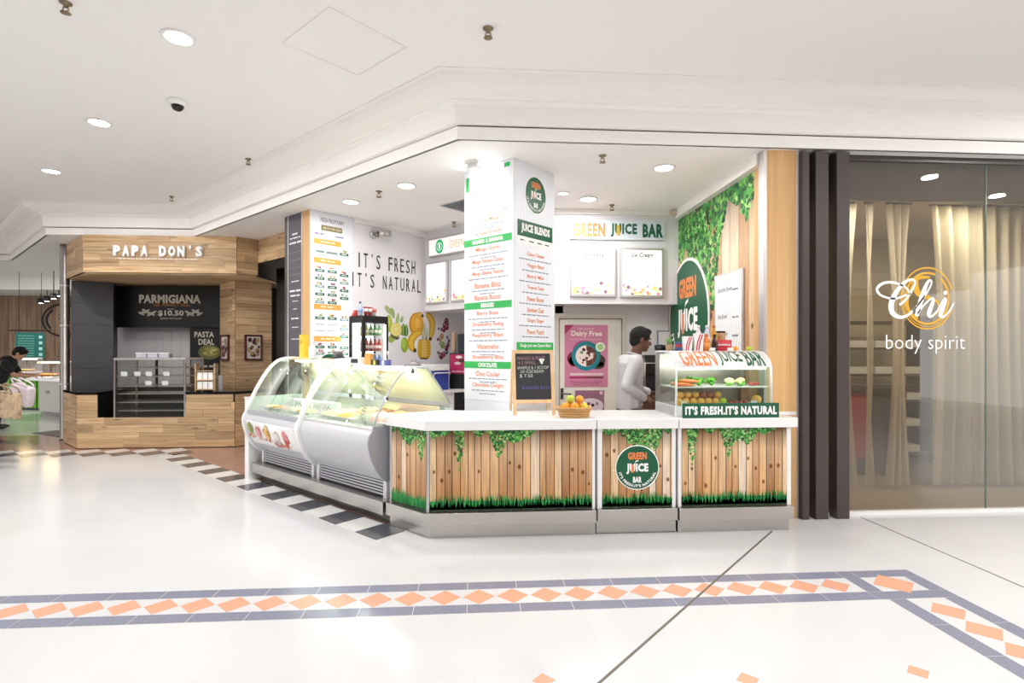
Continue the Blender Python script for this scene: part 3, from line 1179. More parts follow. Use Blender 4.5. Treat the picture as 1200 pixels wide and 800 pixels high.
# printed front of the far cabinet: five scoops in a row on white
fp = MB()
seg = [(p[0] - .006, p[1]) for p in BODY if .42 <= p[1] <= .70]
fp.sheet(seg, XB0 + .04, XB1 - .035, .002, 'x')
fpo = fp.build('front_print', 'white_ink', cb_)
scoops = [(-2.30, '#8cab4e', .60), (-2.12, '#d98a88', .58), (-1.93, '#dfae3a', .60), (-1.73, '#e6ddd2', .56), (-1.52, '#d9565a', .57)]
sc_ = MB()


def body_y(z):
    for (ya, za), (yb, zb) in zip(BODY, BODY[1:]):
        if zb <= z <= za:
            return ya + (yb - ya) * (za - z) / (za - zb)
    return -.12


for i, (sx, cc, szz) in enumerate(scoops):
    sc_ = MB()
    rr = random.Random(i)
    for k in range(16):
        an = rr.uniform(0, 2 * PI)
        d = rr.random() ** .5
        x, z = sx + .045 * d * math.cos(an), szz + .05 * d * math.sin(an) - .0
        c = mixc(C(cc), C('#ffffff' if rr.random() < .5 else '#8a2a20'), rr.uniform(0, .35))
        n = 9
        r = .035 * rr.uniform(.7, 1.1)
        sc_.poly([(x + r * math.cos(2 * PI * j / n), body_y(z + r * math.sin(2 * PI * j / n)) - .0105 - .0002 * k, z + r * math.sin(2 * PI * j / n)) for j in range(n)], c)
    for k in range(6):
        x, z = sx + rr.uniform(-.08, .08), szz - .075 + rr.uniform(-.02, .02)
        r = .018
        sc_.poly([(x + r * math.cos(2 * PI * j / 8), body_y(z + r * math.sin(2 * PI * j / 8)) - .014, z + r * math.sin(2 * PI * j / 8)) for j in range(8)],
                 C(rr.choice(['#c93a2e', '#d8742e', '#b8323a', '#e2a08a', '#eee6da'])))
    sc_.build('printed_scoop', 'print', fpo, fix=False)['kind'] = 'stuff'

# tubs in the near cabinet
FL = [('strawberry pink', '#e7a29a'), ('orange', '#e0a060'), ('cream', '#efe2b8'), ('pale yellow', '#f0e6a0'), ('chocolate', '#8a5a3a'), ('mint', '#cfe0b4'),
      ('white', '#f3efe2'), ('caramel', '#cf9c62'), ('berry', '#b9576a'), ('lemon', '#f2eb9a'), ('mango', '#e8b24c'), ('hazelnut', '#b58a66')]
k = 0
for row, yy in enumerate((.10, .30, .50)):
    for i in range(4):
        nm, cc = FL[(k * 5 + row) % 12]
        xx = XA1 - .16 - i * .262
        g = thing('ice_cream_tub', '%s ice cream in a steel tub, %s row of the near cabinet' % (nm, ('front', 'middle', 'rear')[row]), 'ice cream tub', L2W(xx, yy, .803), RZ, 'tubs in the near ice cream cabinet')
        MB().box(-.122, .122, -.092, .092, 0, .035).build('tub', 'steel', g, bevel=.004)
        s = MB()
        rr = random.Random(k)
        nx, ny = 10, 7
        vs = [((-.112 + .224 * a / (nx - 1)), (-.084 + .168 * b / (ny - 1)), .035 + (0.0 if a in (0, nx - 1) or b in (0, ny - 1) else .022 + .012 * math.sin(a * 1.7 + k) + rr.uniform(-.004, .006))) for b in range(ny) for a in range(nx)]
        s.add(vs, [(b * nx + a, b * nx + a + 1, (b + 1) * nx + a + 1, (b + 1) * nx + a) for b in range(ny - 1) for a in range(nx - 1)], None, True)
        s.build('ice_cream', pm('ice_' + nm.replace(' ', '_'), cc, .5, noise=.12, scale=30), g)
        k += 1
# goods in the far cabinet: boxed cakes and cups
for i in range(5):
    g = thing('cake_box', 'small white cake box with coloured spots, %s in the far cabinet' % ('leftmost', 'second from the left', 'in the middle', 'second from the right', 'rightmost')[i], 'cake box', L2W(XB0 + .16 + i * .2, .33, .803), RZ, 'cake boxes in the far cabinet')
    MB().box(-.085, .085, -.06, .06, 0, .10).build('box', 'white_ink', g, bevel=.003)
    s = MB()
    for j in range(5):
        disc(s, -.06 + j * .03, .04 + .02 * (j % 2), .013, -.0612, C(['#b8463a', '#4a9a58', '#4a7ab8', '#d8923a', '#7a4a8a'][(i + j) % 5]), 10)
    s.build('printed_spots', 'print', g, fix=False)
for i in range(6):
    nm, cc = FL[(i * 5 + 2) % 12]
    g = thing('ice_cream_tub', '%s ice cream in a low tub at the front of the far cabinet' % nm, 'ice cream tub', L2W(XB0 + .13 + i * .178, .08, .803), RZ, 'tubs in the far ice cream cabinet')
    MB().box(-.082, .082, -.09, .09, 0, .03).build('tub', 'steel', g, bevel=.004)
    MB().ell((0, 0, .028), (.072, .08, .022), 14, 8).build('ice_cream', 'ice_' + nm.replace(' ', '_') if 'ice_' + nm.replace(' ', '_') in MATS else pm('ice_' + nm.replace(' ', '_'), cc, .5, noise=.12, scale=30), g)
# things standing on top of the cabinets
tz = FA[-1][1] + .011
g = thing('napkin_box', 'white box with dark printed side on the near ice cream cabinet', 'box', L2W(XA0 + .13, .42, tz), RZ)
MB().box(-.09, .09, -.05, .05, 0, .075).build('carton', 'white_laminate', g, bevel=.004)
MB().box(-.06, .06, -.0515, -.05, .02, .06).build('printed_label', 'charcoal', g)
g = thing('snack_packet', 'upright orange snack packet on the near ice cream cabinet', 'packet', L2W(XA0 + .30, .43, tz), RZ)
MB().prism([(-.05, 0), (.05, 0), (.045, .05), (.048, .11), (-.048, .11), (-.045, .05)], -.02, .02, 'y').build('pouch', pm('packet_orange', '#e2a552', .4), g)
MB().box(-.05, .05, -.006, .006, .11, .122).build('seal', pm('packet_seal', '#f0dca8', .4), g)
for i, (xx, c1, c2) in enumerate(((-.80, '#2b2a24', '#d2c23a'), (-.66, '#5b5f9e', '#e7e7ef'))):
    g = thing('small_carton', ['black and yellow small carton', 'violet and white small carton'][i] + ' on the near ice cream cabinet', 'carton', L2W(xx, .425, tz), RZ)
    MB().box(-.055, .055, -.03, .03, 0, .055).build('carton', pm('carton_%d' % i, c1, .4), g, bevel=.002)
    MB().box(-.012, .02, -.0312, -.03, .005, .05).build('printed_band', pm('carton_band_%d' % i, c2, .4), g)
g = thing('card_reader', 'small grey card reader on the far ice cream cabinet', 'card reader', L2W(XB1 - .25, .44, FB[-1][1] + .011), RZ)
MB().box(-.08, .08, -.04, .04, 0, .02).build('base', 'charcoal', g, bevel=.003)
MB().obox((0, .0, .05), (.09, .006, .03), ((1, 0, 0), (0, 1, .5), (0, -.5, 1))).build('screen', pm('reader', '#77777a', .3), g)
g = thing('white_bottle', 'white squeeze bottle at the left end of the far ice cream cabinet', 'bottle', L2W(XB0 + .36, .44, FB[-1][1] + .011), RZ)
MB().lathe([(.04, 0), (.042, .1), (.036, .13), (.014, .15), (.014, .165)], n=16).build('bottle', 'white_laminate', g)
MB().lathe([(.016, .165), (.016, .19), (.006, .2)], n=12).build('cap', 'white_ink', g)
g = thing('yellow_box', 'tall yellow carton at the left end of the far ice cream cabinet', 'carton', L2W(XB0 + .17, .44, FB[-1][1] + .011), RZ)
MB().box(-.045, .045, -.035, .035, 0, .27).build('carton', pm('carton_yellow', '#efc83a', .4), g, bevel=.003)
MB().box(-.03, .03, -.0362, -.035, .16, .2).build('printed_band', pm('carton_gold', '#d8a92a', .4), g)

# ================================================================== WHITE MENU COLUMN
pm('menu_white', '#eef1f8', .45, noise=.01)
CC = Vector((.35, 4.90))
SD = .625
col_r, col_l = math.radians(45), math.radians(-45)
col = thing('menu_column', 'white square column clad with printed juice menus', 'column', (CC.x, CC.y, 0))
cb2 = MB().box(0.004, SD, 0.004, SD, 0, H).build('shaft', 'menu_white', col, rz=col_r)
MB().box(-.004, .008, -.004, .008, .9, H - .002).build('corner_strip', 'white_ink', col, rz=col_r)
MB().box(.02, SD - .02, -.003, .003, .0, .93).build('base_board', 'white_laminate', col, rz=col_r)
# right face (faces right of the camera): logo, JUICE BLENDS list
fr = MB().box(.012, SD - .004, -.003, .004, .93, H - .004).build('right_menu', 'menu_white', col, rz=col_r)
sb = MB()
for k in range(14):
    a = .02 + k * .043
    sb.poly([(a, -.0032, .95), (a + .003, -.0032, .95), (a + .003, -.0032, 3.17), (a, -.0032, 3.17)], C('#d3d3e0'))
sb.build('printed_stripes', 'print', fr, fix=False)
round_logo(fr, .325, 2.915, .158, -.0034, 1.12)
mb = MB().box(.06, .585, -.006, -.003, 2.505, 2.65)
mb.build('heading_bar', 'green', fr)
text('JUICE BLENDS', .43, .095, 'white_ink', fr, .325, 2.578, -.0075, bold=.055, space=1.08)
mb = MB().box(.06, .585, -.006, -.003, 2.435, 2.50)
mb.build('price_bar', 'white_ink', fr)
ds = MB()
for a in (.13, .26, .38, .50):
    dashes(ds, a, 2.468, .07, .022, -.0068, C('#5c6066'), int(a * 100))
ds.build('printed_prices', 'print', fr, fix=False)
names = ['Celery Cleanse', 'Veggie Blast', 'Berry Mix', 'Tropical Twist', 'Power Boost', 'Summer Zest', 'Ginger Zinger', 'Power Punch']
ln = MB()
for k, nm in enumerate(names):
    z = 2.345 - k * .1025
    text(nm, .25, .045, 'orange', fr, .325, z, -.0045, bold=.015)
    dashes(ln, .325, z - .047, .48 if k % 2 == 0 else .4, .017, -.0045, C('#8a93a3'), k)
dashes(ln, .325, 1.52, .5, .014, -.0045, C('#c08a6a'), 77)
ln.build('printed_lines', 'print', fr, fix=False)['kind'] = 'stuff'
mb = MB().box(.05, .60, -.006, -.003, 1.40, 1.53)
mb.build('design_bar', 'green_bright', fr)
text('Design your own Custom Blend', .46, .04, 'white_ink', fr, .325, 1.497, -.0075, bold=.025)
text('Pick the fruits of your choice', .42, .04, 'white_ink', fr, .325, 1.437, -.0075, bold=.025)
pn = MB()
for j, (px_, pz_) in enumerate(((.555, 1.24), (.545, 1.10))):
    disc(pn, px_, pz_, .028, -.0045, C('#c9932e'), 16, .06)
    pn.poly([(px_ - .02, -.0046, pz_ + .05), (px_ + .02, -.0046, pz_ + .05), (px_ + .01, -.0046, pz_ + .11), (px_ - .012, -.0046, pz_ + .10)], C('#5b7a3a'))
pn.build('printed_pineapple', 'print', fr, fix=False)
# left face: green section bars
fl = MB().box(-SD + .004, -.012, -.003, .004, .985, H - .004).build('left_menu', 'menu_white', col, rz=col_l)
ln = MB()


def menu_rows(rows, z0, dz, px):
    for k, nm in enumerate(rows):
        z = z0 - k * dz
        text(nm, min(.4, .028 * len(nm)), .048, 'orange', fl, px, z, -.0045, bold=.012)
        dashes(ln, px, z - .048, .5 if k % 2 == 0 else .42, .016, -.0045, C('#8f99a8'), k + int(z * 10))
        if k % 3 != 2:
            dashes(ln, px, z - .078, .2, .016, -.0045, C('#8f99a8'), k + 40)


def bar(txt, z, w):
    MB().box(-SD + .004, -.012, -.0055, -.003, z - .032, z + .032).build('section_bar', 'green_bright', fl)
    text(txt, w, .042, 'white_ink', fl, -.31, z, -.007, bold=.05, space=1.08)


bar('MANGO & BANANA', 2.485, .40)
bar('BERRIES', 1.878, .17)
bar('CHOCOLATE', 1.318, .24)
menu_rows(['Pine Lime', 'Orange Mango', 'Ginger Fresh'], 2.80, .12, -.31)
menu_rows(['Mango Storm', 'Mango Banana Classic', 'Mango Banana Passion', 'Banana Blitz', 'Banana Boost'], 2.405, .113, -.31)
menu_rows(['Berry Buzz', 'Strawberry Swing', 'Raspberry Blast', 'Watermelon', 'Strawberry Bliss'], 1.80, .103, -.31)
menu_rows(['Choc Cooler', 'Chocolate Delight'], 1.235, .11, -.31)
ln.build('printed_lines', 'print', fl, fix=False)['kind'] = 'stuff'
tb = MB()
tb.poly([(-SD + .03, -.0045, 2.98), (-SD + .07, -.0045, 2.98), (-SD + .07, -.0045, 3.12), (-SD + .03, -.0045, 3.12)], C('#2fb457'))
tb.poly([(-.10, -.0045, 3.12), (-.03, -.0045, 3.12), (-.03, -.0045, 3.16), (-.10, -.0045, 3.16)], C('#2fb457'))
tb.build('heading_bar', 'print', fl, fix=False)

# ================================================================== PRINTED MENU PILLAR (left) AND ITS DARK SIDE
MC = Vector((-2.004, 6.845))
mp = thing('menu_pillar', 'printed smoothie menu pillar with a dark chalkboard side behind the ice cream', 'pillar', (MC.x, MC.y, 0))
MB().box(0.004, .6, .004, .6, 0, H).build('shaft', 'white_wall', mp, rz=col_r)
mf = MB().box(.0, .595, -.006, .003, .9, H - .004).build('menu_sheet', 'menu_white', mp, rz=col_r)
text('FRESH FROM FARM', .32, .055, 'dark_ink', mf, .30, 3.085, -.0075, bold=.0)
MB().box(.15, .44, -.0085, -.006, 2.955, 3.02).build('heading_bar', pm('olive_bar', '#8a7a35', .5), mf)
text('HEALTHY AND CLEAN', .25, .032, 'white_ink', mf, .295, 2.988, -.0095)
for z in (2.81, 2.575, 2.03 - .03, 1.60):
    MB().box(.05, .42, -.0085, -.006, z - .032, z + .032).build('section_bar', pm('amber_bar', '#eeb04e', .5), mf)
    o = MB()
    dashes(o, .235, z, .2, .03, -.0095, C('#fff3d8'), int(z * 100))
    o.build('printed_heading', 'print', mf, fix=False)
it = MB()
rn = random.Random(3)
dashes(it, .12, 2.905, .12, .03, -.0075, C('#8a7ab0'), 1)
dashes(it, .40, 2.90, .12, .03, -.0075, C('#8a8ab0'), 2)
dashes(it, .27, 2.685, .38, .05, -.0075, C('#7d9a8a'), 3)
for ci, x in enumerate((.13, .30, .47)):
    zs = [2.45 - .098 * j for j in range(5)] + [1.86, 1.78, 1.70] + [1.50, 1.42, 1.36]
    if ci == 2:
        zs = [2.69] + [2.42 - .098 * j for j in range(4)] + [1.85, 1.73, 1.63, 1.49, 1.41]
    for j, z in enumerate(zs):
        plain = (ci < 2 and j in (6, 7, 10))
        c = '#2f6b4e' if rn.random() < .7 else '#8fa7a5'
        if not plain:
            it.poly([(x - .062, -.0075, z - .018), (x + .062, -.0075, z - .018), (x + .062, -.0075, z + .016), (x - .062, -.0075, z + .016)], C(c))
            dashes(it, x, z, .07, .02, -.0082, C('#e7efe9'), j)
            for q in range(3):
                disc(it, x + rn.uniform(-.03, .03), z + .037 + rn.uniform(-.006, .006), .014, -.0078 - q * .0002, C(rn.choice(['#c9584a', '#7fae5a', '#e0a050', '#9a5a4a', '#8a6a9a', '#a8c878'])), 8)
        else:
            dashes(it, x, z, .12, .014, -.0075, C('#a9adb5'), j)
it.build('printed_items', 'print', mf, fix=False)['kind'] = 'stuff'
round_logo(mf, .27, 1.235, .185, -.0065, 1.0, arc_text=False)
# left side of the pillar: pale wood edge, dark chalkboard with white writing
MB().box(-.165, -.002, -.006, .0, 0, H - .004).build('wood_edge', 'pale_wood', mp, rz=col_l)
MB().box(-.185, -.165, -.012, .0, 0, H - .004).build('steel_edge', 'alu', mp, rz=col_l)
cs = MB().box(-.52, -.185, -.006, .0, 0, H - .004).build('chalk_side', pm('slate', '#57525a', .5, noise=.12), mp, rz=col_l)
MB().box(-.54, -.515, -.012, .0, 0, H - .004).build('steel_edge', 'alu', mp, rz=col_l)
MB().box(-.62, -.54, -.008, .0, 0, H - .004).build('grey_edge', 'steel_dark', mp, rz=col_l)
it = MB()
for j, (z, w, hh) in enumerate(((2.93, .16, .035), (2.88, .26, .03), (2.82, .3, .04), (2.42, .3, .012), (2.33, .2, .025), (2.21, .28, .04), (2.15, .24, .035), (2.08, .14, .02), (1.98, .1, .02), (1.86, .2, .03), (1.75, .16, .02), (2.7, .28, .008), (2.6, .28, .008), (2.5, .28, .008), (1.6, .2, .02))):
    dashes(it, -.35, z, w, hh, -.0075, C('#e6e3e8' if hh > .015 else '#8f8a92'), j)
it.build('chalk_writing', 'print', cs, fix=False)

# ================================================================== LETTERED WALL: IT'S FRESH / IT'S NATURAL and fruit pictures
t = thing('wall_lettering', "dark slim letters IT'S FRESH IT'S NATURAL on the white wall", 'lettering', (FW0.x, FW0.y, 0), fw_rz)


def letters(s, x0, x1, z, hgt, mt, parent, name='letter', y=-.004, ext=.003):
    n = len(s)
    step = (x1 - x0) / (n - 1 + .7)
    for i, ch in enumerate(s):
        if ch == ' ':
            continue
        w = step * (.62 if ch not in "I'" else .18 if ch == 'I' else .14)
        hh = hgt if ch != "'" else hgt * .25
        text(ch, w, hh, mt, parent, x0 + step * (i + .35), z + (hgt * .4 if ch == "'" else 0), y, name=name, bold=-.004, ext=ext)


def fwx(px):
    P = online(px, (FW0.x, FW0.y), (FW0.x + 1, FW0.y + 1))
    return (P[0] - FW0.x) * R2


pm('letter_green', '#2b3b37', .5)
letters("IT'S FRESH", fwx(418), fwx(486.5), 2.655, .19, 'letter_green', t)
letters("IT'S NATURAL", fwx(410.5), fwx(493), 2.39, .18, 'letter_green', t)

fm = thing('fruit_mural', 'printed limes, bananas, orange, pineapple and berries on the white wall', 'mural', (FW0.x, FW0.y, 0), fw_rz)


def fz(py, px):
    P = online(px, (FW0.x, FW0.y), (FW0.x + 1, FW0.y + 1))
    return hz(py, P)


def fp_(px, py):
    return fwx(px), fz(py, px)


def leafp(mb, x, z, l, w, a, c, y):
    pts = []
    for k in range(12):
        t = 2 * PI * k / 12
        u, v = l * math.cos(t), w * math.sin(t) * (1 - .35 * math.cos(t))
        pts.append((x + u * math.cos(a) - v * math.sin(a), y, z + u * math.sin(a) + v * math.cos(a)))
    mb.poly(pts, c)


m = MB()                                     # limes and leaves
for px_, py_, l, w, a, c in ((455.5, 364, .09, .035, -.8, '#a9b87a'), (460, 367, .08, .035, -1.2, '#8aa35c'), (466, 373, .08, .03, 1.4, '#9ab872'), (471, 374, .05, .025, 1.2, '#86a860'), (472.5, 386, .09, .045, 1.5, '#6b9a3e'), (476, 387, .09, .04, 1.5, '#5d8c3a'), (459, 397, .06, .05, .2, '#9ab04e'), (463, 393.5, .08, .05, -.5, '#4a4a3a')):
    x, z = fp_(px_, py_)
    leafp(m, x, z, l, w, a, C(c), -.0015)
    m.poly([(x - l * .8 * math.cos(a), -.0019, z - l * .8 * math.sin(a)), (x + l * .8 * math.cos(a), -.0019, z + l * .8 * math.sin(a)), (x + l * .8 * math.cos(a) + .006, -.0019, z + l * .8 * math.sin(a)), (x - l * .8 * math.cos(a) + .006, -.0019, z - l * .8 * math.sin(a))], C('#d5dfae'))
for px_, py_, r, rz_, c1, c2 in ((455.5, 379, .06, .12, '#a8bc3e', '#c3d05a'), (474, 404, .065, .11, '#8fae34', '#abc650')):
    x, z = fp_(px_, py_)
    disc(m, x, z, r, -.0021, C(c1), 24, rz_)
    disc(m, x - .012, z + .02, r * .6, -.0024, C(c2), 20, rz_ * .6)
x, z = fp_(464, 386)
disc(m, x, z, .10, -.0025, C('#cdbf5c'), 28)
disc(m, x, z, .085, -.0028, C('#ece3a4'), 28)
for k in range(9):
    a = 2 * PI * k / 9
    m.poly([(x + .012 * math.cos(a), -.0031, z + .012 * math.sin(a)), (x + .07 * math.cos(a - .26), -.0031, z + .07 * math.sin(a - .26)), (x + .074 * math.cos(a), -.0031, z + .074 * math.sin(a)), (x + .07 * math.cos(a + .26), -.0031, z + .07 * math.sin(a + .26))], C('#dccb66'))
m.build('printed_limes', 'print', fm, fix=False)
m = MB()                                     # orange and bananas
x, z = fp_(488, 380)
disc(m, x, z, .135, -.0016, C('#c98a24'), 32, .17)
disc(m, x + .012, z + .01, .115, -.002, C('#e2a93a'), 32, .145)
disc(m, x + .02, z + .02, .05, -.0023, C('#edbe58'), 20, .07)


def banana(mb, pts, w, y, c1, c2):
    P = smooth_curve([fp_(*p) for p in pts], 6)
    n = len(P)
    for lay, (ww, cc, yy) in enumerate(((w, c1, y), (w * .55, c2, y - .0004))):
        L_, R_ = [], []
        for i, p in enumerate(P):
            q0, q1 = Vector(P[max(0, i - 1)]), Vector(P[min(n - 1, i + 1)])
            t = (q1 - q0).normalized()
            s = ww * (math.sin(PI * (i + .6) / (n + .2)) ** .45)
            L_.append((p[0] - t.y * s, yy, p[1] + t.x * s))
            R_.append((p[0] + t.y * s, yy, p[1] - t.x * s))
        for i in range(n - 1):
            mb.poly([L_[i], L_[i + 1], R_[i + 1], R_[i]], C(cc))
    e = P[0]
    disc(mb, e[0], e[1], w * .5, y - .0006, C('#4a3a1c'), 10)


banana(m, [(486, 410.5), (482, 406), (482, 398), (487, 392), (494, 389)], .065, -.0026, '#cfa02c', '#e6c048')
banana(m, [(504, 397), (506, 388), (506.5, 379), (503.5, 371), (499, 369)], .06, -.0026, '#c99f30', '#e3c050')
banana(m, [(495, 370), (492, 369), (489, 370.5), (487, 373)], .05, -.0013, '#d3b05a', '#e0c27a')
m.build('printed_bananas', 'print', fm, fix=False)
m = MB()                                     # pineapple
x, z = fp_(497, 408)
m.poly([(x + dx, -.0034, z + dz) for dx, dz in ((-.10, .13), (.10, .13), (.125, .05), (.12, -.10), (.09, -.14), (-.09, -.14), (-.125, -.09), (-.12, .06))], C('#d9ab32'))
m.poly([(x + dx, -.0037, z + dz) for dx, dz in ((-.04, .13), (.04, .13), (.05, -.13), (-.05, -.13))], C('#e3c468'))
for i in range(6):
    for j in range(7):
        disc(m, x - .10 + i * .04 + (j % 2) * .012, z - .12 + j * .04, .007, -.004, C('#a9781f'), 6)
for k in range(9):
    a = (k - 4) / 4
    m.poly([(x - .03 + .008 * k, -.0036 - k * .0001, z + .12), (x - .02 + .008 * k, -.0036 - k * .0001, z + .12), (x + a * .1, -.0036 - k * .0001, z + .42 - abs(a) * .1)], C(['#5f7f4a', '#7fa063', '#a9b98a', '#49683c'][k % 4]))
m.poly([(x - .022, -.0047, z + .12), (x + .022, -.0047, z + .12), (x + .012, -.0047, z + .36), (x - .012, -.0047, z + .36)], C('#cfc9a0'))
m.poly([(x - .10, -.0042, z - .14), (x + .10, -.0042, z - .14), (x + .05, -.0042, z - .165), (x - .06, -.0042, z - .16)], C('#5a4520'))
m.build('printed_pineapple', 'print', fm, fix=False)
m = MB()                                     # berries
rn = random.Random(9)
for px_, py_, r, c in ((523, 376, .05, '#6e2a3a'), (521.5, 381, .055, '#8a2f3c'), (523.5, 383, .05, '#7a2a30'), (520, 386, .045, '#8b2436'), (514, 385, .022, '#3b4a78'), (517, 386, .025, '#4a5a88'), (517.5, 394, .05, '#b88a5a'), (515.5, 397, .04, '#c49a6a'), (513, 397.5, .025, '#3a3f68'), (518.5, 404, .055, '#8fa65c'), (516.5, 402, .04, '#a9b878'), (524, 395, .025, '#4a5484'), (526, 399, .03, '#6a3f5a'), (523, 408, .045, '#6d2438'), (525, 404, .04, '#823046'), (517, 417, .055, '#8a2a3a'), (520, 415, .045, '#a14450'), (523.5, 413, .03, '#43487a'), (513.5, 413, .025, '#5a2a48'), (524.5, 379, .03, '#523a5c')):
    x, z = fp_(px_, py_)
    disc(m, x, z, r * .85, -.0015 - rn.random() * .002, C(c), 18, r)
    disc(m, x - r * .25, z + r * .3, r * .3, -.0038, mixc(C(c), C('#ffffff'), .3), 10)
m.build('printed_berries', 'print', fm, fix=False)

# ================================================================== LIT MENU BOXES ON THE BULKHEAD
pm('light_panel', (1, 1, .99), .4, emit=.16, noise=0)
pm('pale_sign', '#d5dde6', .35, noise=.01)


def menu_art(mb, x0, x1, z0, z1, y, seed):
    rn = random.Random(seed)
    for k in range(26):
        x = rn.uniform(x0, x1)
        t = (x - x0) / (x1 - x0)
        top = .18 * abs(1 - 2 * t) + .05 + (.16 if t > .5 else 0) * rn.random()
        z = z0 + (z1 - z0) * rn.uniform(0, top)
        r = rn.uniform(.014, .03)
        c = C(rn.choice(['#f0b27a', '#e58a7a', '#b9d78a', '#f2cf7a', '#d88aa8', '#8a6a7a', '#f5d9b0', '#c9e0a0']))
        mb.poly([(min(max(x + r * math.cos(2 * PI * j / 10), x0), x1), y - k * .00005, min(max(z + r * math.sin(2 * PI * j / 10), z0), z1)) for j in range(10)], c)


pv = vcol('print_lit', .5, emit=.25)


def lightbox(label, loc, rz, x0, x1, z0, z1, title, seed):
    t = thing('menu_lightbox', label, 'lightbox', loc, rz)
    MB().box(x0, x1, -.03, -.001, z0, z1).build('case', 'alu', t, bevel=.003)
    MB().box(x0 + .028, x1 - .028, -.034, -.03, z0 + .028, z1 - .028).build('lit_panel', 'light_panel', t)
    m = MB()
    menu_art(m, x0 + .03, x1 - .03, z0 + .03, z1 - .03, -.0355, seed)
    for j in range(5):
        dashes(m, x0 + (x1 - x0) * (.35 if j < 3 else .5), z1 - .16 - j * .055, (x1 - x0) * .36, .012, -.0352, C('#efe6da'), seed + j)
    m.build('printed_fruit', 'print_lit', t, fix=False)['kind'] = 'stuff'
    if title:
        text(title, (x1 - x0) * .5, .062, pm('title_ink', '#3f3a36', .5), t, (x0 + x1) / 2, z1 - .085, -.0352, shear=.3, bold=.015)
    return t


YB = 6.65
lightbox('lit menu box headed Dessert, nearer the white column', (0, YB, 0), 0, 1.18, 1.745, 2.115, 2.715, 'Dessert', 4)
lightbox('lit menu box headed Ice Cream, nearer the ivy wall', (0, YB, 0), 0, 1.80, 2.35, 2.11, 2.72, 'Ice Cream', 6)
t = thing('shop_sign', 'pale sign with tall orange and green letters above the two lit menu boxes', 'sign', (0, YB, 0))
MB().box(1.17, 2.36, -.03, -.001, 2.82, 3.065).build('board', 'pale_sign', t, bevel=.003)
text('GREEN', .40, .17, 'orange', t, 1.41, 2.935, -.033, bold=.05, space=1.12)
text('JUICE', .33, .17, 'green', t, 1.845, 2.935, -.033, bold=.05, space=1.12)
m = MB()
m.poly([(1.753, -.0345, 2.87), (1.795, -.0345, 2.87), (1.795, -.0345, 3.0), (1.753, -.0345, 3.0)], C('#c9a73a'))
m.build('yellow_mark', 'print', t, fix=False)
text('BAR', .26, .17, 'green', t, 2.21, 2.935, -.033, bold=.05, space=1.12)
# left bulkhead face (turned 45 degrees): sign strip and two menu boxes
BL = (-.73, 8.12, 0)
lightbox('left lit menu box on the angled bulkhead beside the lettered wall', BL, col_l, .06, .53, 2.13, 2.73, None, 12)
lightbox('lit menu box on the angled bulkhead half hidden by the white column', BL, col_l, .60, 1.07, 2.13, 2.73, None, 14)
t = thing('lit_sign', 'lit strip sign with a green round logo on the angled bulkhead', 'sign', BL, col_l)
MB().box(.15, 1.3, -.05, -.001, 2.80, 3.06).build('case', 'alu', t, bevel=.003)
MB().box(.17, 1.28, -.054, -.05, 2.82, 3.04).build('lit_panel', 'light_panel', t)
m = MB()
disc(m, .40, 2.93, .085, -.056, C('#1fa565'), 28, .10)
ring(m, .40, 2.93, .05, .058, -.0565, C('#e8f5ec'), 24)
m.poly([(.385, -.0568, 2.90), (.415, -.0568, 2.90), (.415, -.0568, 2.97), (.385, -.0568, 2.97)], C('#e8f5ec'))
m.build('logo', 'print_lit', t, fix=False)
text('GREEN', .3, .11, pm('pale_orange', '#f6dcb0', .5), t, .75, 2.93, -.056)

# ================================================================== IVY WALL PICTURE WITH THE BIG LOGO (right wall)
iw = thing('ivy_mural', 'plank and hanging ivy picture with a big round green logo on the right wall', 'mural', (WR, 0, 0), math.radians(-90))
# local x = -world y
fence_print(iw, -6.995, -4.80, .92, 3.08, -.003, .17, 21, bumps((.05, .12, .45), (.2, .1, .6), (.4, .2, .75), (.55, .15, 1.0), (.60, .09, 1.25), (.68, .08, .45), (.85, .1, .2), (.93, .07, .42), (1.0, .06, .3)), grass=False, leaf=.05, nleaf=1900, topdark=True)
MB().box(-6.995, -4.80, -.0025, -.0005, .92, 3.08).build('backing', 'white_ink', iw)
lgb = MB().box(-6.0, -5.99, -.006, -.003, 1.8, 1.81).build('logo_backing', 'white_ink', iw)
round_logo(lgb, -6.33, 1.82, .60, -.0065, 1.22, arc_text=True, depth=.012)
t = thing('price_list', 'long white price list in a steel frame on the ivy wall', 'price list', (WR, 0, 0), math.radians(-90))
MB().box(-5.59, -4.98, -.022, -.004, 1.1, 2.235).build('frame', 'alu', t, bevel=.003)
MB().box(-5.565, -5.005, -.025, -.022, 1.12, 2.21).build('sheet', 'white_ink', t)
m = MB()
rn = random.Random(1)
for j in range(11):
    a = -5.56 + j * .05
    m.poly([(a, -.0254, 1.13), (a + .02, -.0254, 1.13), (a + .02, -.0254, 2.2), (a, -.0254, 2.2)], C('#e9e9ee'))
m.build('printed_stripes', 'print', t, fix=False)
for j, (nm, z) in enumerate((('Smoothie Bowls', 2.07), ('Acai Bowl', 1.80), ('Fruit Cups', 1.62), ('Wraps', 1.40), ('Salads', 1.24))):
    text(nm, .036 * len(nm) * .62, .05, 'grey_ink', t, -5.50, z, -.027, align='l', shear=.2)
    m = MB()
    dashes(m, -5.12, z - .02, .12, .03, -.027, C('#8a8a92'), j)
    m.build('printed_price', 'print', t, fix=False)

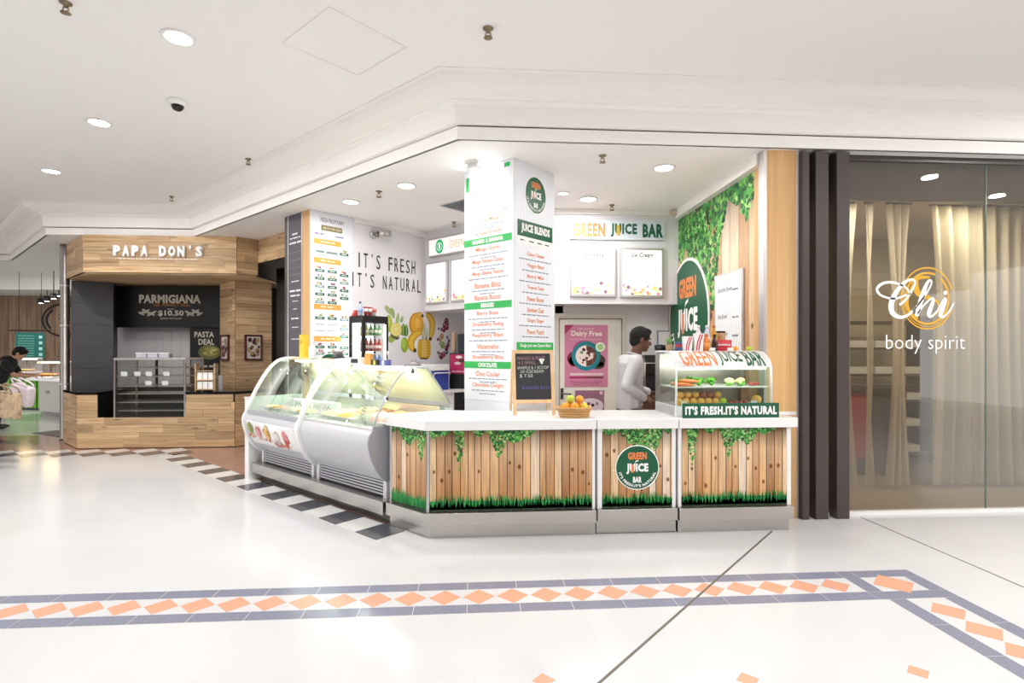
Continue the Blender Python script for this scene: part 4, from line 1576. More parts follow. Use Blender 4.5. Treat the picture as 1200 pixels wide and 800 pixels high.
# ================================================================== POSTERS ON THE DOOR
t = thing('poster', 'pink Dairy Free poster with a bowl of ice cream on the door', 'poster', (0, 6.955, 0))
MB().box(1.163, 1.727, -.004, -.001, .985, 1.785).build('sheet', pm('poster_pink', '#c87f9c', .4, noise=.03), t)
m = MB()
m.poly([(1.163, -.0045, 1.785), (1.163, -.0045, 1.66), (1.285, -.0045, 1.785)], C('#a03560'))
cx, czz = 1.445, 1.385
for (dx, dz, r, r2, c) in ((-.15, -.03, .10, .09, '#7a2a40'), (-.17, -.07, .06, .07, '#8b2e3e'), (.16, -.06, .09, .08, '#4c2c2a'), (.14, -.12, .1, .05, '#3f3a30'), (-.02, .06, .16, .14, '#b5347a')):
    disc(m, cx + dx, czz + dz, r, -.0048, C(c), 24, r2)
disc(m, cx, czz, .19, -.0052, C('#1f7f8e'), 40)
ring(m, cx, czz, .165, .19, -.0054, C('#2a6f6a'), 20, -.9, 1.5)
disc(m, cx - .004, czz, .135, -.0056, C('#efe3dd'), 36)
m.poly([(cx, -.0059, czz + .133)] + [(cx + .132 * math.cos(a), -.0059, czz + .132 * math.sin(a)) for a in [PI / 2 - PI * k / 16 for k in range(17)]], C('#5a3630'))
rn = random.Random(2)
for k in range(26):
    x = cx + rn.uniform(-.09, .09)
    z = czz + rn.uniform(-.09, .09)
    disc(m, x, z, rn.uniform(.01, .025), -.0062 - k * .00005, C(rn.choice(['#e8a8b0', '#c96a6a', '#f4ece6', '#6a9a6a', '#2a2020'] if x < cx else ['#7a4a3a', '#3a2420', '#a87a5a', '#efe0d0'])), 10)
disc(m, 1.627, 1.50, .062, -.006, C('#dfe9cf'), 24)
disc(m, 1.627, 1.50, .04, -.0063, C('#a9c98a'), 20)
m.poly([(1.23, -.0048, 1.135), (1.67, -.0048, 1.135), (1.67, -.0048, 1.165), (1.23, -.0048, 1.165)], C('#e2c3c8'))
m.poly([(1.225, -.0048, 1.095), (1.45, -.0048, 1.095), (1.45, -.0048, 1.12), (1.225, -.0048, 1.12)], C('#a8285c'))
m.poly([(1.45, -.0048, 1.095), (1.67, -.0048, 1.095), (1.67, -.0048, 1.12), (1.45, -.0048, 1.12)], C('#6a3a34'))
for j, z in enumerate((1.055, 1.035, 1.012)):
    dashes(m, 1.44, z, .42 - j * .05, .012, -.0048, C('#8a4a66'), j)
dashes(m, 1.44, 1.735, .2, .022, -.0048, C('#e3b9c8'), 12)
dashes(m, 1.44, 1.60, .4, .016, -.0048, C('#e3b9c8'), 13)
m.build('printed_picture', 'print', t, fix=False)['kind'] = 'stuff'
text('Dairy Free', .40, .085, pm('poster_cream', '#f5e9df', .5), t, 1.45, 1.665, -.006, bold=.03)
t = thing('poster', 'mauve poster with a white dish of sweets low on the door', 'poster', (0, 6.955, 0))
MB().box(1.298, 1.68, -.004, -.001, .42, .942).build('sheet', pm('poster_mauve', '#94697e', .4, noise=.03), t)
m = MB()
m.poly([(1.50 + .17 * math.cos(2 * PI * k / 32), -.005, .74 + .1 * math.sin(2 * PI * k / 32)) for k in range(32)], C('#dccfd6'))
for k, c in enumerate(('#4a3a44', '#7a5a6a', '#3f3036', '#9a8a92')):
    disc(m, 1.42 + k * .055, .75 + .02 * (k % 2), .022, -.0053 - k * .0001, C(c), 12)
m.poly([(1.62, -.005, .89), (1.66, -.005, .89), (1.66, -.005, .93), (1.62, -.005, .93)], C('#e2b8c0'))
m.build('printed_picture', 'print', t, fix=False)['kind'] = 'stuff'

# ================================================================== CHALKBOARD, FRUIT BASKET, FOOD DISPLAY ON THE COUNTER
ZC = .9125
Pc = at(626, 486, ZC)
t = thing('chalkboard_easel', 'small pine A-frame chalkboard with handwritten offers on the counter', 'chalkboard', (Pc[0], Pc[1], ZC), math.radians(3))
w2, hh, lean = .165, .545, .10


def fb(mb, x0, x1, z0, z1, th=.012, off=0):        # bar on the leaning front plane
    y = lambda z: lean * z / hh + off
    mb.add([(x0, y(z0) - th, z0), (x1, y(z0) - th, z0), (x1, y(z0), z0), (x0, y(z0), z0), (x0, y(z1) - th, z1), (x1, y(z1) - th, z1), (x1, y(z1), z1), (x0, y(z1), z1)],
           [(3, 2, 1, 0), (4, 5, 6, 7), (0, 1, 5, 4), (1, 2, 6, 5), (2, 3, 7, 6), (3, 0, 4, 7)])
    return mb


for s in (-1, 1):
    x = s * w2
    fb(MB(), x - .014, x + .014, 0, hh, .016).build('front_leg', 'pine', t)
    MB().tube([(x * 1.0, lean + .01, hh - .01), (x * 1.0, .30, 0.008)], .012, 6).build('rear_leg', 'pine', t)
fb(MB(), -w2 + .014, w2 - .014, hh - .03, hh, .016).build('top_rail', 'pine', t)
fb(MB(), -w2 + .014, w2 - .014, .10, .128, .016).build('lower_rail', 'pine', t)
MB().box(-w2, w2, .262, .275, .07, .09).build('rear_rail', 'pine', t)
MB().lathe([(.012, 0), (.012, .02)], (.04, .25, .06), 10).build('knob', 'pine', t)
bd = fb(MB(), -w2 + .012, w2 - .012, .126, hh - .028, .006, -.004).build('board', pm('chalkboard', '#2e2d33', .6), t)
pm('chalk_pink', '#b98a8f', .8)
pm('chalk_white', '#d9e0cf', .8)
pm('chalk_violet', '#6a62b0', .8)
for s, z, w, hgt, mt, x in (('MANGO & FRUIT', .475, .24, .028, 'chalk_pink', -.015), ('$ 3 SMALL', .435, .15, .03, 'chalk_pink', -.05), ('WAFFLE & 1 SCOOP', .395, .27, .026, 'chalk_white', 0), ('OF ICECREAM', .362, .2, .024, 'chalk_white', -.01), ('$ 7.50', .325, .11, .032, 'chalk_white', -.06), ('SUNDAE $4.50', .225, .24, .028, 'chalk_violet', .02)):
    o = text(s, w, hgt, mt, bd, x, z, lean * z / hh - .0125, name='chalk_writing', bold=-.005, rot=.02)
m = MB()
for k, (dx, dz, r) in enumerate(((0, 0, .014), (.012, .014, .012), (-.01, .014, .012), (.002, -.012, .01))):
    disc(m, .075 + dx, .447 + dz, r, lean * .447 / hh - .014 - k * .0002, C('#e9ece2'), 12)
m.build('chalk_drawing', 'print', bd, fix=False)

# basket
bx, by = .815, 4.40
pm('wicker', '#c79a5e', .6, noise=.25, scale=90, bump=.3)
t = thing('fruit_basket', 'oval wicker basket of oranges and apples on the counter', 'basket', (bx, by, ZC))
s = MB()
N_ = 30
rows = [(.0, .112, .072), (.012, .118, .076), (.03, .123, .08), (.05, .130, .085), (.066, .136, .09)]
for j, (z, a, b) in enumerate(rows):
    path = []
    for k in range(60):
        an = 2 * PI * k / 60
        wv = .003 * math.cos(an * 15 + (PI if j % 2 else 0))
        path.append(((a + wv) * math.cos(an), (b + wv) * math.sin(an), z + .008))
    s.tube(path, .0085, 6, closed=True)
s.build('woven_side', 'wicker', t)
for k in range(20):
    an = 2 * PI * k / 20
    MB().tube([(.112 * math.cos(an), .072 * math.sin(an), .004), (.136 * math.cos(an), .09 * math.sin(an), .072)], .0035, 5).build('stake', 'wicker', t)
MB().lathe([(.112, .0), (.112, .01)], n=24, squash=.65).build('base', 'wicker', t)
MB().tube([(.139 * math.cos(2 * PI * k / 40), .093 * math.sin(2 * PI * k / 40), .078 + .002 * math.cos(k * 2)) for k in range(40)], .008, 8, closed=True).build('rim', 'wicker', t)
pm('orange_fruit', '#f0a02a', .4, noise=.1, scale=60, bump=.1)
pm('apple_green', '#b9cc3e', .3, noise=.15, scale=30)
pm('lemon_fruit', '#e2d63a', .35, noise=.08, scale=50, bump=.1)
pm('stem', '#5a4a24', .7)


def fruit(kind, label, loc, r, group):
    t = thing(kind, label, 'fruit', loc, random.uniform(0, 6), group)
    mt = {'orange': 'orange_fruit', 'apple': 'apple_green', 'lemon': 'lemon_fruit'}[kind]
    if kind == 'apple':
        MB().lathe([(.001, -.8 * r), (.5 * r, -.88 * r), (.9 * r, -.4 * r), (r, .1 * r), (.85 * r, .6 * r), (.45 * r, .85 * r), (.1 * r, .7 * r)], n=16).build('flesh', mt, t)
    elif kind == 'lemon':
        MB().lathe([(.001, -1.15 * r), (.2 * r, -1.05 * r), (.7 * r, -.6 * r), (.85 * r, 0), (.7 * r, .6 * r), (.2 * r, 1.05 * r), (.001, 1.15 * r)], n=16).build('flesh', mt, t)
    else:
        MB().ell((0, 0, 0), (r, r, r * .95), 18, 12).build('flesh', mt, t)
    MB().tube([(0, 0, r * .7), (.004, 0, r * 1.08)], .003, 5).build('stalk', 'stem', t)
    return t


gz = ZC
for i, (k, x, y, z, r, lb) in enumerate((('orange', -.078, -.028, .086, .036, 'orange at the left end of the wicker basket'), ('orange', -.002, -.040, .086, .036, 'orange at the front middle of the wicker basket'),
                                       ('lemon', .078, -.028, .084, .034, 'yellow lemon at the right end of the wicker basket'), ('orange', -.042, .042, .086, .036, 'orange at the back left of the wicker basket'),
                                       ('orange', .042, .042, .086, .036, 'orange at the back right of the wicker basket'), ('apple', -.03, -.0, .146, .034, 'green apple on top of the oranges in the wicker basket'), ('orange', .045, -.002, .144, .033, 'orange on top of the fruit in the wicker basket'))):
    fruit(k, lb, (bx + x, by + y, gz + z), r, 'fruit in the wicker basket')

# food display with curved top
DX0, DX1, DY0, DY1 = 1.645, 2.455, 4.36, 4.86
fd = thing('food_display', 'curved glass food display with lettered white hood on the counter', 'display case', (0, 0, ZC))
DZT = .525
prof = smooth_curve([(DY0, .40), (DY0 + .03, .455), (DY0 + .11, .505), (DY0 + .22, DZT), (DY1, DZT)], 6)
MB().sheet(prof, DX0 + .01, DX1 - .01, .012, 'x').build('hood', 'white_laminate', fd)
MB().box(DX0, DX1, DY0, DY1, 0, .085).build('base', 'cab_white', fd, bevel=.004)
MB().sheet([(DY0 + .002, .085), (DY0 + .001, .40)], DX0 + .012, DX1 - .012, .004, 'x', smooth=False).build('front_glass', 'case_glass', fd)
side = [(DY0, .085), (DY0, .40)] + prof + [(DY1, .085)]
MB().prism(side, DX0, DX0 + .006, 'x').build('side_glass', 'case_glass', fd)
MB().prism(side, DX1 - .006, DX1, 'x').build('side_glass', 'case_glass', fd)
for x in (DX0 - .002, DX1 - .010):
    MB().sheet([(DY0, .085), (DY0, .40)] + prof, x, x + .012, .014, 'x').build('edge_frame', 'cab_white', fd)
MB().box(DX0, DX0 + .01, DY1 - .12, DY1, .085, DZT - .01).build('side_panel', 'steel', fd)
MB().box(DX0 + .01, DX1 - .01, DY1 - .012, DY1, .085, DZT - .012).build('rear_door', 'steel', fd)
MB().box(DX0 + .01, DX1 - .01, DY0 + .03, DY1 - .03, .232, .242).build('shelf', 'white_laminate', fd)
MB().box(DX0 + .03, DX1 - .03, DY0 + .03, DY0 + .06, .385, .40).build('lamp_tube', 'led', fd)
for s_, xa, xb, mt in (('GREEN', 1.70, 2.00, 'orange'), ('JUICE', 2.03, 2.22, 'green'), ('BAR', 2.25, 2.41, 'green')):
    o = text(s_, xb - xa, .13, mt, fd, (xa + xb) / 2, .065, -.0, bold=.02)
    bm_ = bmesh.new()
    bm_.from_mesh(o.data)
    bmesh.ops.triangulate(bm_, faces=bm_.faces)
    for _ in range(2):
        bmesh.ops.subdivide_edges(bm_, edges=bm_.edges, cuts=1, use_grid_fill=True)
    bm_.to_mesh(o.data)
    bm_.free()
    for v in o.data.vertices:          # lay the letters on the curved hood
        u = v.co.z / .13
        k = 1.5 + u * 13.5
        i = min(int(k), len(prof) - 2)
        f = k - i
        a, b = Vector(prof[i]), Vector(prof[i + 1])
        p = a.lerp(b, f)
        tt = (b - a).normalized()
        v.co = (v.co.x, p.x - tt.y * .0138, p.y + tt.x * .0138)
    for v in o.data.vertices:
        v.co.y -= .0
m = MB()
vb = random.Random(4)
m.build('x', 'print', fd) if False else None
lt = MB()
for k in range(26):
    lt.box(DX0 - .003, DX0 - .0005, DY0 + .02 + k * .018, DY0 + .026 + k * .018, .005, .08)
lt.build('side_grille', 'grey_plastic', fd)['kind'] = 'stuff'
t = thing('counter_sign', "green board lettered IT'S FRESH.IT'S NATURAL in front of the food display", 'sign', (0, 4.27, ZC))
MB().box(1.665, 2.465, -.012, 0, 0, .118).build('board', 'green', t, bevel=.002)
text("IT'S FRESH.IT'S NATURAL", .76, .072, 'white_ink', t, 2.065, .06, -.014, bold=.055, space=1.14)

# produce inside
pm('lettuce', '#6fbf4a', .5, noise=.3, scale=30)
pm('carrot', '#e8824a', .5, noise=.1)
pm('cauli', '#e2e0a8', .6, noise=.15, scale=60)
pm('fruit_peach', '#f0b45a', .4, noise=.15, scale=25)
pm('fruit_red', '#b04a4a', .4, noise=.2, scale=25)
pm('fruit_brown', '#a86a52', .5, noise=.2, scale=25)
rn = random.Random(12)
for i in range(9):
    x = 1.745 + (.012 if i % 2 else 0) + (.05 if i > 5 else 0)
    y = 4.415 + (i if i < 6 else i - 5.5) * .033
    t = thing('carrot', 'orange carrot in the %s of the display shelf, %s' % (('pile on top', 'bottom layer')[i < 6], ('nearest the glass', 'second from the glass', 'third from the glass', 'fourth from the glass', 'fifth from the glass', 'farthest from the glass', 'nearest the glass', 'middle one', 'farthest from the glass')[i]), 'carrot', (x, y, ZC + .243 + (.027 if i > 5 else 0)), rn.uniform(-.04, .04), 'carrots on the display shelf')
    MB().tube([(-.07, 0, .014), (-.02, 0, .016), (.04, 0, .014), (.085, .0, .012)], [.014, .0155, .011, .003], 10).build('root', 'carrot', t)
    MB().tube([(-.07, 0, .014), (-.085, .003, .018)], .004, 5).build('stub', 'lettuce', t)
for i, (lx_, ly_) in enumerate(((1.90, 4.50), (2.02, 4.53), (1.79, 4.70), (1.92, 4.69))):
    t = thing('lettuce', 'head of green leaf lettuce on the display shelf, %s' % ('front left', 'front right', 'back left behind the carrots', 'back right')[i], 'lettuce', (lx_, ly_, ZC + .2435), 0, 'lettuces on the display shelf')
    for j in range(13):
        a = 2 * PI * j / 13 * 2.3 + i
        R_l = rn.uniform(.035, .052)
        h_l = rn.uniform(.012, .06)
        s = MB()
        nn = 6
        vs = []
        for u in range(nn):
            for v in range(5):
                q = u / (nn - 1)
                r = .006 + R_l * q
                aa = a + (v - 2) * .24 * (.5 + q)
                vs.append((r * math.cos(aa), r * math.sin(aa), .008 + h_l * math.sin(q * 1.9) + .007 * math.sin(v * 3 + u * 2.3 + j) * q))
        s.add(vs, [(u * 5 + v, u * 5 + v + 1, (u + 1) * 5 + v + 1, (u + 1) * 5 + v) for u in range(nn - 1) for v in range(4)], None, True)
        s.build('leaf', 'lettuce', t)
    MB().ell((0, 0, .026), (.022, .022, .026), 10, 8).build('heart', 'lettuce', t)
for i in range(2):
    t = thing('cauliflower', 'pale cauliflower on the display shelf, %s one' % ('left', 'right')[i], 'cauliflower', (2.15 + i * .10, 4.47, ZC + .243), 0, 'cauliflowers on the display shelf')
    s = MB()
    for j in range(26):
        a, b = rn.uniform(0, 2 * PI), rn.uniform(0, 1.3)
        s.ell((.036 * math.sin(b) * math.cos(a), .036 * math.sin(b) * math.sin(a), .025 + .03 * math.cos(b)), .014, 8, 6)
    s.build('curd', 'cauli', t)['kind'] = 'stuff'
    MB().lathe([(.012, 0), (.03, .012), (.038, .035)], n=12).build('leaf_base', 'lettuce', t)
for i in range(3):
    t = thing('radish', 'red radish on the display shelf, %s from the cauliflowers' % ('first', 'second', 'third')[i], 'radish', (2.33 + i * .04, 4.46 + .02 * i, ZC + .243 + .016), i, 'radishes on the display shelf')
    MB().ell((0, 0, 0), (.017, .017, .016), 12, 8).build('root', 'fruit_red', t)
    MB().tube([(.015, 0, 0), (.035, 0, -.01)], [.004, .001], 5).build('tail', 'fruit_red', t)
k = 0
for (kind, mt, xs, lab) in (('peach', 'fruit_peach', [1.70 + .0635 * q for q in range(7)], 'yellow peach'), ('apple', 'fruit_red', [2.15, 2.192, 2.234, 2.276], 'dark red plum'), ('melon', 'fruit_peach', [2.37], 'small yellow melon')):
    for i, x in enumerate(xs):
        for lay in ((0, 1) if kind == 'peach' and i < 6 else (0,)):
            r = {'peach': .031, 'apple': .02, 'melon': .042}[kind]
            m_ = 'fruit_brown' if (kind == 'peach' and lay == 1 and i in (3, 4)) else 'apple_green' if (kind == 'peach' and i == 6) else mt
            lb = {'fruit_brown': 'reddish brown peach on top of the fruit in the display, %s one' % ('left' if i == 3 else 'right'), 'apple_green': 'green apple beside the peaches in the display'}.get(m_, lab + ' on the display floor, %s from the left%s' % (('first', 'second', 'third', 'fourth', 'fifth', 'sixth', 'seventh')[i], ', upper layer' if lay else ''))
            t = thing('display_fruit', lb, 'fruit', (x + (.03 if lay else 0), 4.44 + (.03 if lay else 0), ZC + .086 + r + (.050 if lay else 0)), rn.uniform(0, 6), 'fruit on the display floor')
            MB().ell((0, 0, 0), (r, r, r * .93), 16, 10).build('flesh', m_, t)
            MB().tube([(0, 0, r * .8), (.003, 0, r * 1.06)], .0025, 5).build('stalk', 'stem', t)
for i, (x, c) in enumerate(((1.705, '#efe6d0'), (2.30, '#e9e4ef'))):
    t = thing('price_card', ('cream', 'white')[i] + ' price card standing in the food display', 'price card', (x + .02, 4.385, ZC + .0855 if i else ZC + .0855), 0)
    MB().obox((0, 0, .022), (.024, .001, .02), ((1, 0, 0), (0, 1, .2), (0, -.2, 1))).build('card', pm('card_%d' % i, c, .5), t)
    MB().box(-.018, .018, 0, .02, 0, .003).build('foot', pm('card_foot', '#dddddd', .4), t)

# goods standing on the display
ZD = ZC + DZT + .0125


def bottle(label, x, y, prof, capc, bodym, labc, lz, z=ZD, r=.03, group=None):
    t = thing('bottle', label, 'bottle', (x, y, z), 0, group)
    MB().lathe(prof, n=18).build('body', bodym, t)
    zt = prof[-1][1]
    MB().lathe([(.0145, zt), (.0145, zt + .018), (.012, zt + .02)], n=14).build('cap', pm('cap_' + capc[1:], capc, .4), t)
    if labc:
        MB().lathe([(r + .0008, lz[0]), (r + .0008, lz[1])], n=18).build('label_band', pm('lab_' + labc[1:], labc, .45), t)
    return t


BP = [(.026, 0), (.03, .006), (.03, .13), (.027, .15), (.013, .185), (.012, .205)]
bottle('white and pink milk drink bottle standing on the food display', 1.98, 4.70, BP, '#f0f0f0', pm('milk_pink', '#ecdfe6', .35), '#e5a8c0', (.02, .07))
bottle('clear water bottle with pale blue label on the food display', 2.04, 4.66, BP, '#dfe8f5', pm('water_clear', '#b9c6dc', .15), '#dfe9f8', (.06, .12))
bottle('amber juice bottle with orange cap on the food display', 2.12, 4.70, BP, '#c9642a', pm('juice_amber', '#d99a2e', .15), '#e0b04a', (.03, .11))
bottle('orange soft drink bottle at the front of the food display', 2.00, 4.58, [(p, z * .62) for p, z in BP], '#d8743a', pm('soda_orange', '#e07a2a', .2), '#f0a050', (.03, .07))
bottle('dark cola bottle beside the orange drink on the food display', 2.075, 4.585, [(p * .8, z * .6) for p, z in BP], '#2a2020', pm('cola', '#3a2220', .15), None, (0, 0))
bottle('dark amber drink bottle behind the striped cartons', 1.94, 4.64, [(p * .9, z * .5) for p, z in BP], '#4a3a2a', pm('tea', '#8a5a2a', .2), '#d0b050', (.03, .07), r=.027)
for i, (x, y, z) in enumerate(((2.20, 4.74, 0), (2.20, 4.74, .088))):
    t = thing('glass_jar', ('lower', 'upper')[i] + ' black-lidded jar of the stack on the food display', 'jar', (x, y, ZD + z), 0, 'stacked jars')
    MB().lathe([(.036, 0), (.041, .006), (.041, .065), (.036, .074)], n=20).build('jar', pm('jar_fill', '#c7a07c', .25, noise=.2, scale=40), t)
    MB().lathe([(.041, .074), (.041, .087), (.038, .088)], n=20).build('lid', 'black', t)
t = thing('snack_bag', 'red crisp packet lying upright on the food display', 'packet', (2.16, 4.60, ZD), 0)
s = MB()
vs = []
for j in range(7):
    for i in range(9):
        u, v = i / 8, j / 6
        dpt = .022 * math.sin(PI * u) * math.sin(PI * min(1, max(0, v))) ** .6
        vs.append((-.075 + .15 * u, -dpt, .0 + .095 * v))
vs2 = [(a, -b, c) for a, b, c in vs]
fs = [(j * 9 + i, j * 9 + i + 1, (j + 1) * 9 + i + 1, (j + 1) * 9 + i) for j in range(6) for i in range(8)]
s.add(vs, fs, None, True)
s.add(vs2, [f[::-1] for f in fs], None, True)
s.build('pouch', pm('bag_red', '#c22a35', .3), t)
o = MB()
for i in range(8):
    o.poly([(-.055 + i * .014, -.0235 + abs(i - 3.5) * .001, .045), (-.045 + i * .014, -.0235 + abs(i - 3.5) * .001, .045), (-.045 + i * .014, -.0235 + abs(i - 3.5) * .001, .06), (-.055 + i * .014, -.0235 + abs(i - 3.5) * .001, .06)], C('#f0d8d8'))
o.build('printed_band', 'print', t, fix=False)
for i, (x, y, a) in enumerate(((1.84, 4.60, .1), (1.932, 4.585, -.1))):
    t = thing('striped_carton', ('left', 'right')[i] + ' white carton with curved red stripes on the food display', 'carton', (x, y, ZD), a, 'striped cartons')
    hh_ = .125 if i == 0 else .15
    MB().prism([(-.032, 0), (.032, 0), (.042, hh_), (-.042, hh_)], -.02, .02, 'y').build('carton', 'white_laminate', t)
    m = MB()
    for q in (0, 1):
        pts = smooth_curve([(-.022 + q * .018, .004), (-.012 + q * .02, hh_ * .5), (.012 + q * .018, hh_ * .95)], 5)
        for (a0, b0), (a1, b1) in zip(pts, pts[1:]):
            m.poly([(a0 - .006, -.0205, b0), (a0 + .006, -.0205, b0), (a1 + .005, -.0205, b1), (a1 - .005, -.0205, b1)], C('#c42a3a'))
    m.build('red_stripes', 'print', t, fix=False)
t = thing('straw_holder', 'small blue and grey tin of sachets on the food display', 'tin', (1.785, 4.66, ZD), 0)
MB().lathe([(.028, 0), (.028, .075), (.03, .08)], n=16).build('tin', pm('tin_blue', '#4a6a9a', .4), t)
MB().lathe([(.029, .03), (.029, .06)], n=16).build('label_band', pm('tin_red', '#b03a4a', .5), t)
t = thing('herb_pot', 'pot of pale green herbs on the left end of the food display', 'potted plant', (1.715, 4.70, ZD), 0)
MB().lathe([(.024, 0), (.032, .05), (.034, .055)], n=16).build('pot', pm('pot_clay', '#b59a78', .7), t)
for j in range(26):
    a, q = rn.uniform(0, 6.28), rn.uniform(.2, 1)
    MB().tube([(.01 * math.cos(a), .01 * math.sin(a), .05), (.02 * q * math.cos(a), .02 * q * math.sin(a), .085), (.045 * q * math.cos(a), .045 * q * math.sin(a), .13 - .03 * q)], [.003, .006, .001], 4).build('leaf', pm('herb', '#8aa86a', .6, noise=.2), t)
for i, (x, mt, lb) in enumerate(((2.265, 'orange_fruit', 'single mandarin'), (2.39, 'apple_green', 'single green lime'))):
    t = thing('loose_fruit', lb + ' lying on top of the food display by the wood pier', 'fruit', (x, 4.6, ZD + .02), 0)
    MB().ell((0, 0, 0), (.028, .024, .02), 14, 10).build('flesh', mt, t)
    MB().tube([(0, 0, .017), (.002, 0, .024)], .0025, 5).build('stalk', 'stem', t)
for i in range(2):
    t = thing('price_tag', ('left', 'right')[i] + ' white price tag in front of the drinks on the display', 'price tag', ((2.03, 2.19)[i], 4.53, ZD))
    MB().obox((0, 0, .014), (.026, .001, .013), ((1, 0, 0), (0, 1, .3), (0, -.3, 1))).build('card', 'white_ink', t)
    MB().box(-.02, .02, 0, .015, 0, .003).build('foot', 'grey_plastic', t)

# ================================================================== DRINKS FRIDGE AND THE BENCH ALONG THE LETTERED WALL
def nb(px, off):
    """spot on the bench: sight column px, distance off in front of the lettered wall"""
    p = (FW0.x + off / R2, FW0.y - off / R2)
    return online(px, p, (p[0] + 1, p[1] + 1))


fo = nb(425, .50)
fe = nb(455, .50)
FWD_ = (fe[0] - fo[0]) * R2
FD, FH = .30, 1.885
fg = thing('drinks_fridge', 'black-framed glass drinks fridge beside the menu pillar', 'fridge', (fo[0], fo[1], 0), fw_rz)
MB().box(0, FWD_, 0, FD, 0, .80).build('motor_box', 'black', fg, bevel=.004)
MB().box(0, FWD_, 0, FD, 1.80, FH).build('top_box', 'black', fg, bevel=.004)
for x in (0, FWD_ - .03):
    for y in (0, FD - .03):
        MB().box(x, x + .03 + (.012 if x == 0 and y == 0 else 0), y, y + .03, .80, 1.80).build('corner_post', 'black', fg)
MB().box(.03, FWD_ - .03, FD - .02, FD - .01, .80, 1.80).build('lit_back', pm('fridge_light', '#f2f6fa', .4, emit=1.1), fg)
MB().box(.03, FWD_ - .03, .003, .009, .80, 1.80).build('door_glass', 'glass', fg)
MB().box(.003, .009, .03, FD - .03, .80, 1.80).build('side_glass', 'glass', fg)
MB().box(FWD_ - .05, FWD_ - .03, .010, .016, .82, 1.78).build('led_strip', 'led', fg)
MB().tube([(FWD_ - .02, -.012, 1.1), (FWD_ - .02, -.025, 1.15), (FWD_ - .02, -.025, 1.4), (FWD_ - .02, -.012, 1.45)], .006, 6).build('door_handle', 'steel', fg)
shz = [1.05, 1.25, 1.45, 1.645]
for z in shz:
    MB().box(.03, FWD_ - .03, .03, FD - .03, z - .008, z).build('shelf', 'alu', fg)
FB_ = [(.022, 0), (.026, .005), (.026, .09), (.023, .105), (.011, .14), (.011, .155)]
CANP = [(.024, 0), (.027, .008), (.027, .105), (.024, .113), (.022, .115)]
rows_ = {0: ('can', ['#a79cc4', '#e8e6ee', '#cfd8d0', '#bcd0c2'], 'pale drink can on the bottom fridge shelf', CANP),
         1: ('bottle', ['#7f93c4', '#5a74b4', '#9fb2da', '#6a84be'], 'blue water bottle on the second fridge shelf', FB_),
         2: ('bottle', ['#cfc4e0', '#c05048', '#a8342f', '#b8433a'], 'red or lilac soft drink bottle on the third fridge shelf', FB_),
         3: ('bottle', ['#d8cf8a', '#54a558', '#3f9a4c', '#79b87a'], 'green or yellow drink bottle on the top fridge shelf', [(r, z * .85) for r, z in FB_])}
for k, (nm, cols, lb, pf_) in rows_.items():
    for j in range(5):
        for q in range(1):
            lx, ly = .062 + j * (FWD_ - .124) / 4, .105
            t = thing('drink_' + nm, lb + ', ' + ('leftmost', 'second from the left', 'in the middle', 'second from the right', 'rightmost')[j], nm, (fo[0] + (lx - ly) / R2, fo[1] + (lx + ly) / R2, shz[k]), fw_rz, lb.split(' on ')[0] + 's')
            c = cols[min(3, j)] if k != 3 else cols[(0, 0, 1, 2, 3)[j]]
            MB().lathe(pf_, n=12).build('body', pm('drink_' + c[1:], c, .25), t)
            zt = pf_[-1][1]
            MB().lathe([(.012, zt), (.012, zt + .012)] if nm == 'bottle' else [(.02, zt), (.02, zt + .002)], n=10).build('cap', 'white_ink', t)
            MB().lathe([(.0268, .03), (.0268, .07)], n=12).build('label_band', pm('band_%d' % k, ['#b7a6c8', '#dfe6f4', '#f0d8d4', '#f2f0d8'][k], .4), t)
zt = FH + .0005
fx = lambda lx, ly: (fo[0] + (lx - ly) / R2, fo[1] + (lx + ly) / R2, zt)
bottle('clear water bottle standing on top of the drinks fridge', *fx(.03, .1)[:2], [(r, z * .75) for r, z in BP], '#3a4a6a', 'water_clear', '#8fa8d8', (.04, .09), z=zt)
for i in range(3):
    t = thing('paper_cup', ('left', 'middle', 'right')[i] + ' red and white paper cup on top of the drinks fridge', 'cup', fx((.10, .16, .22)[i], .08), 0, 'paper cups on the fridge')
    MB().lathe([(.022, 0), (.03, .11), (.032, .112)], n=14).build('cup', pm('cup_red', '#d85a4a', .5) if i < 2 else 'white_ink', t)
    MB().lathe([(.0265, .05), (.029, .09)], n=14).build('printed_band', 'white_ink' if i < 2 else 'cup_red', t)
t = thing('red_pouch', 'small red triangular pouch on the left end of the drinks fridge', 'packet', fx(-.0 + .04, .22), fw_rz)
MB().prism([(-.05, 0), (.05, 0), (.012, .075), (-.012, .075)], -.02, .02, 'y').build('pouch', 'cup_red', t)
MB().box(-.012, .012, -.004, .004, .075, .085).build('seal', 'white_ink', t)

